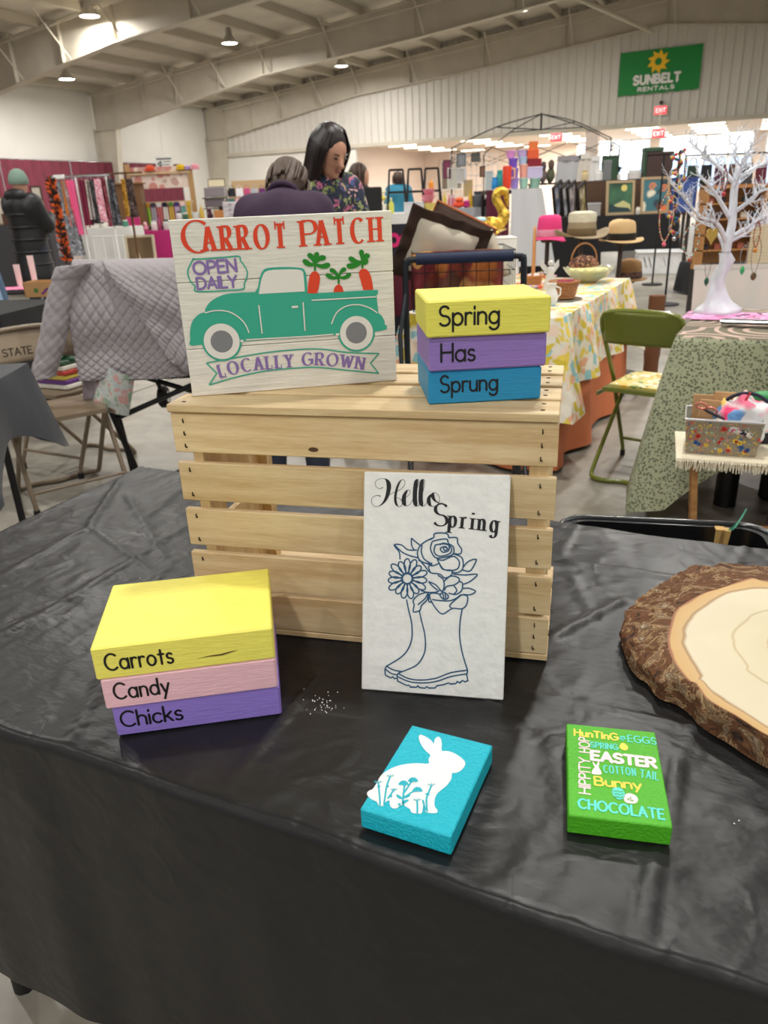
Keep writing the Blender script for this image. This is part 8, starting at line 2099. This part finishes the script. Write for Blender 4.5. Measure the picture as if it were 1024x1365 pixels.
for (k, lb, px, b2, t_, w_, c, c2, Y) in (('gift_box', 'clear acrylic box left of the green poster', 789, 286, 268, 20, (150, 146, 144), (170, 168, 168), Yp + .1), ('jar', 'small white ornament between the posters', 850, 286, 276, 6, (226, 220, 206), (226, 220, 206), Yp + .1)):
    item(k, lb, px, b2, t_, w_, Y, c, c2, z=z8)
for (lb, px, w_, h_, c) in (('brown carton under the poster table', 868, 36, 20, (116, 84, 62)), ('grey wrapped bundle under the poster table', 835, 22, 26, (150, 146, 142))):
    q = onz(px, 352, 0); item('gift_box', lb, px, 352, 352 - h_, w_, 14.6, c, c, z=0)
# upper shelf behind the pegboard: plants, dark cases, papers
z9 = zt_ + .0
o = thing('back_shelf', 'long dark shelf behind the brown pegboard', 'shelf', (a.x - .3, Yp + 1.0, 0)); Ls_ = Lp + .8
zs9 = at(820, 240, Yp + 1.2).z
MB().boxmm((0, 0, zs9 - .03), (Ls_, .6, zs9)).build('shelf_board', cmat((60, 46, 40)), o)
for x in (.05, Ls_ - .05): MB().boxmm((x - .03, .5, 0), (x + .03, .56, zs9 - .03)).build('leg', cmat((60, 46, 40)), o)
SH = [('gift_box', 'dark brown display case above the teal poster', 875, 240, 206, 34, (70, 50, 46), (60, 44, 40)), ('gift_box', 'chalk green menu board left of the dark case', 867, 240, 200, 24, (50, 76, 56), (56, 84, 62)), ('picture_frame', 'green chalk board above the green poster', 812, 238, 206, 22, (60, 80, 60), (52, 84, 60)),
      ('gift_box', 'small grey speaker box beside the green board', 808, 240, 214, 11, (120, 122, 124), (130, 132, 134)), ('jar', 'white lace wrapped jar under the dark case', 845, 240, 228, 18, (214, 210, 206), (224, 220, 214)), ('bouquet', 'dark leafy plant left of the hanging net', 825, 240, 222, 10, (40, 50, 44), (60, 90, 60)),
      ('hand_towel', 'large pale grey printed towel right of the tubs', 757, 232, 198, 36, (190, 190, 192), (150, 146, 150)), ('hand_towel', 'cream lace towel hanging right of the grey one', 777, 240, 204, 18, (214, 206, 194), (222, 216, 206)), ('hand_towel', 'white lace hanging beside the green board', 792, 240, 208, 14, (226, 224, 220), (226, 224, 220)),
      ('soft_toy', 'dark green leafy toy by the windows', 734, 238, 208, 14, (86, 90, 70), (96, 80, 70)), ('soft_toy', 'grey brown patterned toy right of the tubs', 724, 240, 212, 12, (110, 96, 92), (80, 70, 76)), ('jar', 'gold topped lamp jar on the back shelf', 779, 240, 226, 9, (230, 206, 160), (206, 170, 100)), ('jar', 'pale tall jar on the back shelf', 797, 240, 226, 12, (230, 228, 222), (230, 228, 222))]
for k, lb, px, b2, t_, w_, c, c2 in SH: item(k, lb, px, b2, t_, w_, Yp + 1.25, c, c2, z=zs9)
# beaded hanging on a thin black floor stand
q = at(907, 200, 9.0); o = thing('bead_stand', 'black floor stand hung with red green and blue bead strands', 'stand', (q.x, 9.0, 0)); zq = q.z
MB().tube([(0, 0, 0), (0, 0, zq)], .012, 6).build('pole', M_blackm, o); MB().lathe([(0, 0), (.16, 0), (.16, .015), (0, .02)], n=16).build('base', M_blackm, o)
bc_ = [cmat((206, 50, 80), .3), cmat((30, 110, 90), .3), cmat((40, 80, 150), .3), cmat((230, 190, 60), .3)]; bms = [MB() for _ in bc_]
for k in range(90):
    a = k * .43; r = .05 + .03 * sin(k * .3); bms[k % 4].ball((r * cos(a), r * sin(a), zq - .01 * k), .02, 7, 5)
for b2, c_ in zip(bms, bc_): b2.build('beads', c_, o, 180, kind='stuff')
# thin black poles
for i, (px, lb) in enumerate(((886, 'thin black pole stand in front of the teal poster'), )):
    q = at(px, 205, 11); o = thing('pole_stand', lb, 'stand', (q.x, 11, 0)); MB().tube([(0, 0, 0), (0, 0, q.z)], .012, 6).build('pole', M_blackm, o); MB().lathe([(0, 0), (.14, 0), (.14, .02), (0, .02)], n=14).build('base', M_blackm, o)
# ---- jewelry stall behind the tree
Yj = 8.2
o = thing('jewelry_cabinet', 'honey wood display shelves behind the white tree', 'shelf', (at(936, 330, Yj).x, Yj, 0)); zj = at(980, 246, Yj).z; Wj = mpx(80, Yj)
M_hon = wood_mat('honey_wood', (196, 142, 84), (160, 108, 58), knots=False)
MB().boxmm((0, .22, .5), (Wj, .24, zj)).build('back_panel', M_hon, o)
for k in range(5): MB().boxmm((0, 0, zj - .02 - .15 * k - .012), (Wj, .22, zj - .02 - .15 * k)).build('shelf_board', M_hon, o)
for x in (0, Wj - .015): MB().boxmm((x, 0, .45), (x + .015, .24, zj)).build('side_panel', M_hon, o)
MB().boxmm((0, 0, 0), (Wj, .24, .45)).build('base_cabinet', cmat((40, 34, 32)), o)
rj2 = random.Random(4)
for k in range(4):
    for j in range(5):
        c = rj2.choice([(90, 60, 40), (40, 34, 40), (206, 196, 180), (160, 90, 70), (60, 80, 84)]); nmc = {(90, 60, 40): 'brown', (40, 34, 40): 'black', (206, 196, 180): 'ivory', (160, 90, 70): 'rust', (60, 80, 84): 'slate'}[c]
        x = .06 + (Wj - .12) * j / 4
        oo = thing('ring_box', '%s ring box, %s from the left on the %s honey wood shelf' % (nmc, ORD[j], ('lowest', 'second', 'third', 'top')[k]), 'box', (at(936, 330, Yj).x + x, Yj + .08, zj - .02 - .15 * (4 - k) + .001), rj2.uniform(-.3, .3), 'ring boxes on the honey wood display')
        MB().boxmm((-.03, -.03, 0), (.03, .03, .04), bev=.004).build('box_body', cmat(c), oo); MB().boxmm((-.031, -.031, .041), (.031, .031, .055), bev=.003).build('lid', cmat(c), oo)
# ribbed beige card panel with necklaces, right
o = thing('ribbed_panel', 'beige ribbed necklace panel behind the right side of the tree', 'display panel', (at(1000, 350, 6.4).x - .02, 6.4, 0)); zb0 = at(1000, 352, 6.4).z; zb1 = at(1000, 300, 6.4).z; wp_ = .36
for k in range(14): MB().boxmm((0, 0, zb0 + (zb1 - zb0) * k / 14 + .003), (wp_, .015, zb0 + (zb1 - zb0) * (k + 1) / 14)).build('slat', cmat((214, 196, 164)), o)
for x in (.02, wp_ - .02): MB().tube([(x, .02, 0), (x, .02, zb1)], .012, 6).build('leg', cmat((120, 100, 80)), o)
# grey blob of scarves / dark goods on a low table behind tree
z10 = stall(938, 1045, 352, 9.4, .7, 'low table under black cloth behind the white tree', 'black cloth on the low table behind the white tree', M_bcl, 21)
for (k, lb, px, t_, w_, c, c2) in (('soft_toy', 'pale green grey bundle of lace behind the trunk', 952, 308, 30, (186, 192, 182), (196, 204, 190)), ('tote_bag', 'white purse with a pink bow right of the trunk', 990, 322, 20, (226, 220, 220), (216, 90, 110)), ('storage_tub', 'white round tub on the low black table', 1018, 336, 18, (226, 226, 226), (232, 232, 232)), ('gift_box', 'dark box on the low black table', 968, 334, 18, (50, 46, 48), (40, 38, 40))):
    item(k, lb, px, 351, t_, w_, 9.7, c, c2, z=z10)
# far right: dark hangings in front of windows
o = thing('garment_rail', 'dark rail of hanging bags and scarves before the far right windows', 'rail', (at(935, 240, 14).x, 14.8, 0)); zr_ = at(980, 205, 14.8).z
MB().tube([(0, 0, zr_), (1.6, 0, zr_)], .015, 6).build('rail', M_blackm, o)
for x in (0, 1.6): MB().tube([(x, 0, 0), (x, 0, zr_)], .015, 6).build('upright', M_blackm, o)
for i, (nm, c) in enumerate((('dark green', (40, 62, 48)), ('black', (32, 30, 34)), ('plum', (84, 44, 66)), ('brown', (92, 66, 52)), ('charcoal', (66, 64, 66)), ('maroon', (104, 36, 50)))):
    oo = thing('hanging_bag', '%s bag on the rail before the far right windows' % nm, 'bag', (at(935, 240, 14).x + .15 + .25 * i, 14.8, zr_ - .52), group='bags on the far rail'); it_bag(oo, .22, .5, c, c)
# ---- pop-up canopy frame
cxy = at(722, 152, 20.0); ap = cxy.z; ce = Vector((cxy.x, 20.0, 0)); hs = 1.75; eave = 2.28
o = thing('canopy_frame', 'bare black folding canopy frame standing over the stalls', 'canopy frame', ce, radians(-20))
cor = [(-hs, -hs), (hs, -hs), (hs, hs), (-hs, hs)]
for (x, y) in cor:
    MB().tube([(x, y, 0), (x, y, eave)], .016, 6).build('leg', M_blackm, o)
    MB().tube(smooth_pts([(x, y, eave), (x * .5, y * .5, eave + (ap - eave) * .62), (0, 0, ap)], 4), .013, 6).build('roof_rib', M_blackm, o)
for i in range(4):
    a, b2 = cor[i], cor[(i + 1) % 4]
    t = MB(); n_ = 4
    for k in range(n_):
        p_ = [a[j] + (b2[j] - a[j]) * k / n_ for j in (0, 1)]; q_ = [a[j] + (b2[j] - a[j]) * (k + 1) / n_ for j in (0, 1)]
        t.tube([(*p_, eave - .02), (*q_, eave - .32)], .007, 5); t.tube([(*p_, eave - .32), (*q_, eave - .02)], .007, 5)
    t.build('scissor_truss', M_blackm, o)
MB().tube([(0, 0, ap + .02), (0, 0, ap - .35)], .025, 6).build('centre_hub', M_blackm, o)
for (x, y) in cor: MB().tube([(0, 0, ap - .33), (x * .5, y * .5, eave + (ap - eave) * .60)], .012, 5).build('strut', M_blackm, o)

# ---- stall behind the puffer coat
z11 = stall(-30, 64, 300, 13.5, .8, 'trestle table under dark grey cloth behind the puffer coat', 'dark grey cloth on the table behind the puffer coat', cmat((66, 64, 68), .85), 31)
for (k, lb, px, t_, w_, c, c2) in (('picture_frame', 'cream framed print left of the puffer coat', 4, 262, 16, (150, 120, 90), (226, 214, 196)), ('jar', 'white lamp jar right of the puffer coat', 53, 262, 12, (230, 224, 208), (150, 110, 80)), ('soft_toy', 'brown plush toy right of the puffer coat', 62, 268, 10, (140, 100, 76), (150, 112, 84)), ('gift_box', 'dark walnut box left of the puffer coat', 12, 284, 12, (90, 60, 44), (100, 70, 50)), ('bottle', 'rose bottle left of the puffer coat', -3, 272, 7, (196, 120, 130), (226, 220, 210)), ('picture_frame', 'dark framed cream card right of the puffer coat', 57, 250, 14, (70, 46, 36), (232, 224, 206))):
    item(k, lb, px, 299, t_, w_, 13.7 + (.3 if 'card' in lb else 0), c, c2, z=z11)
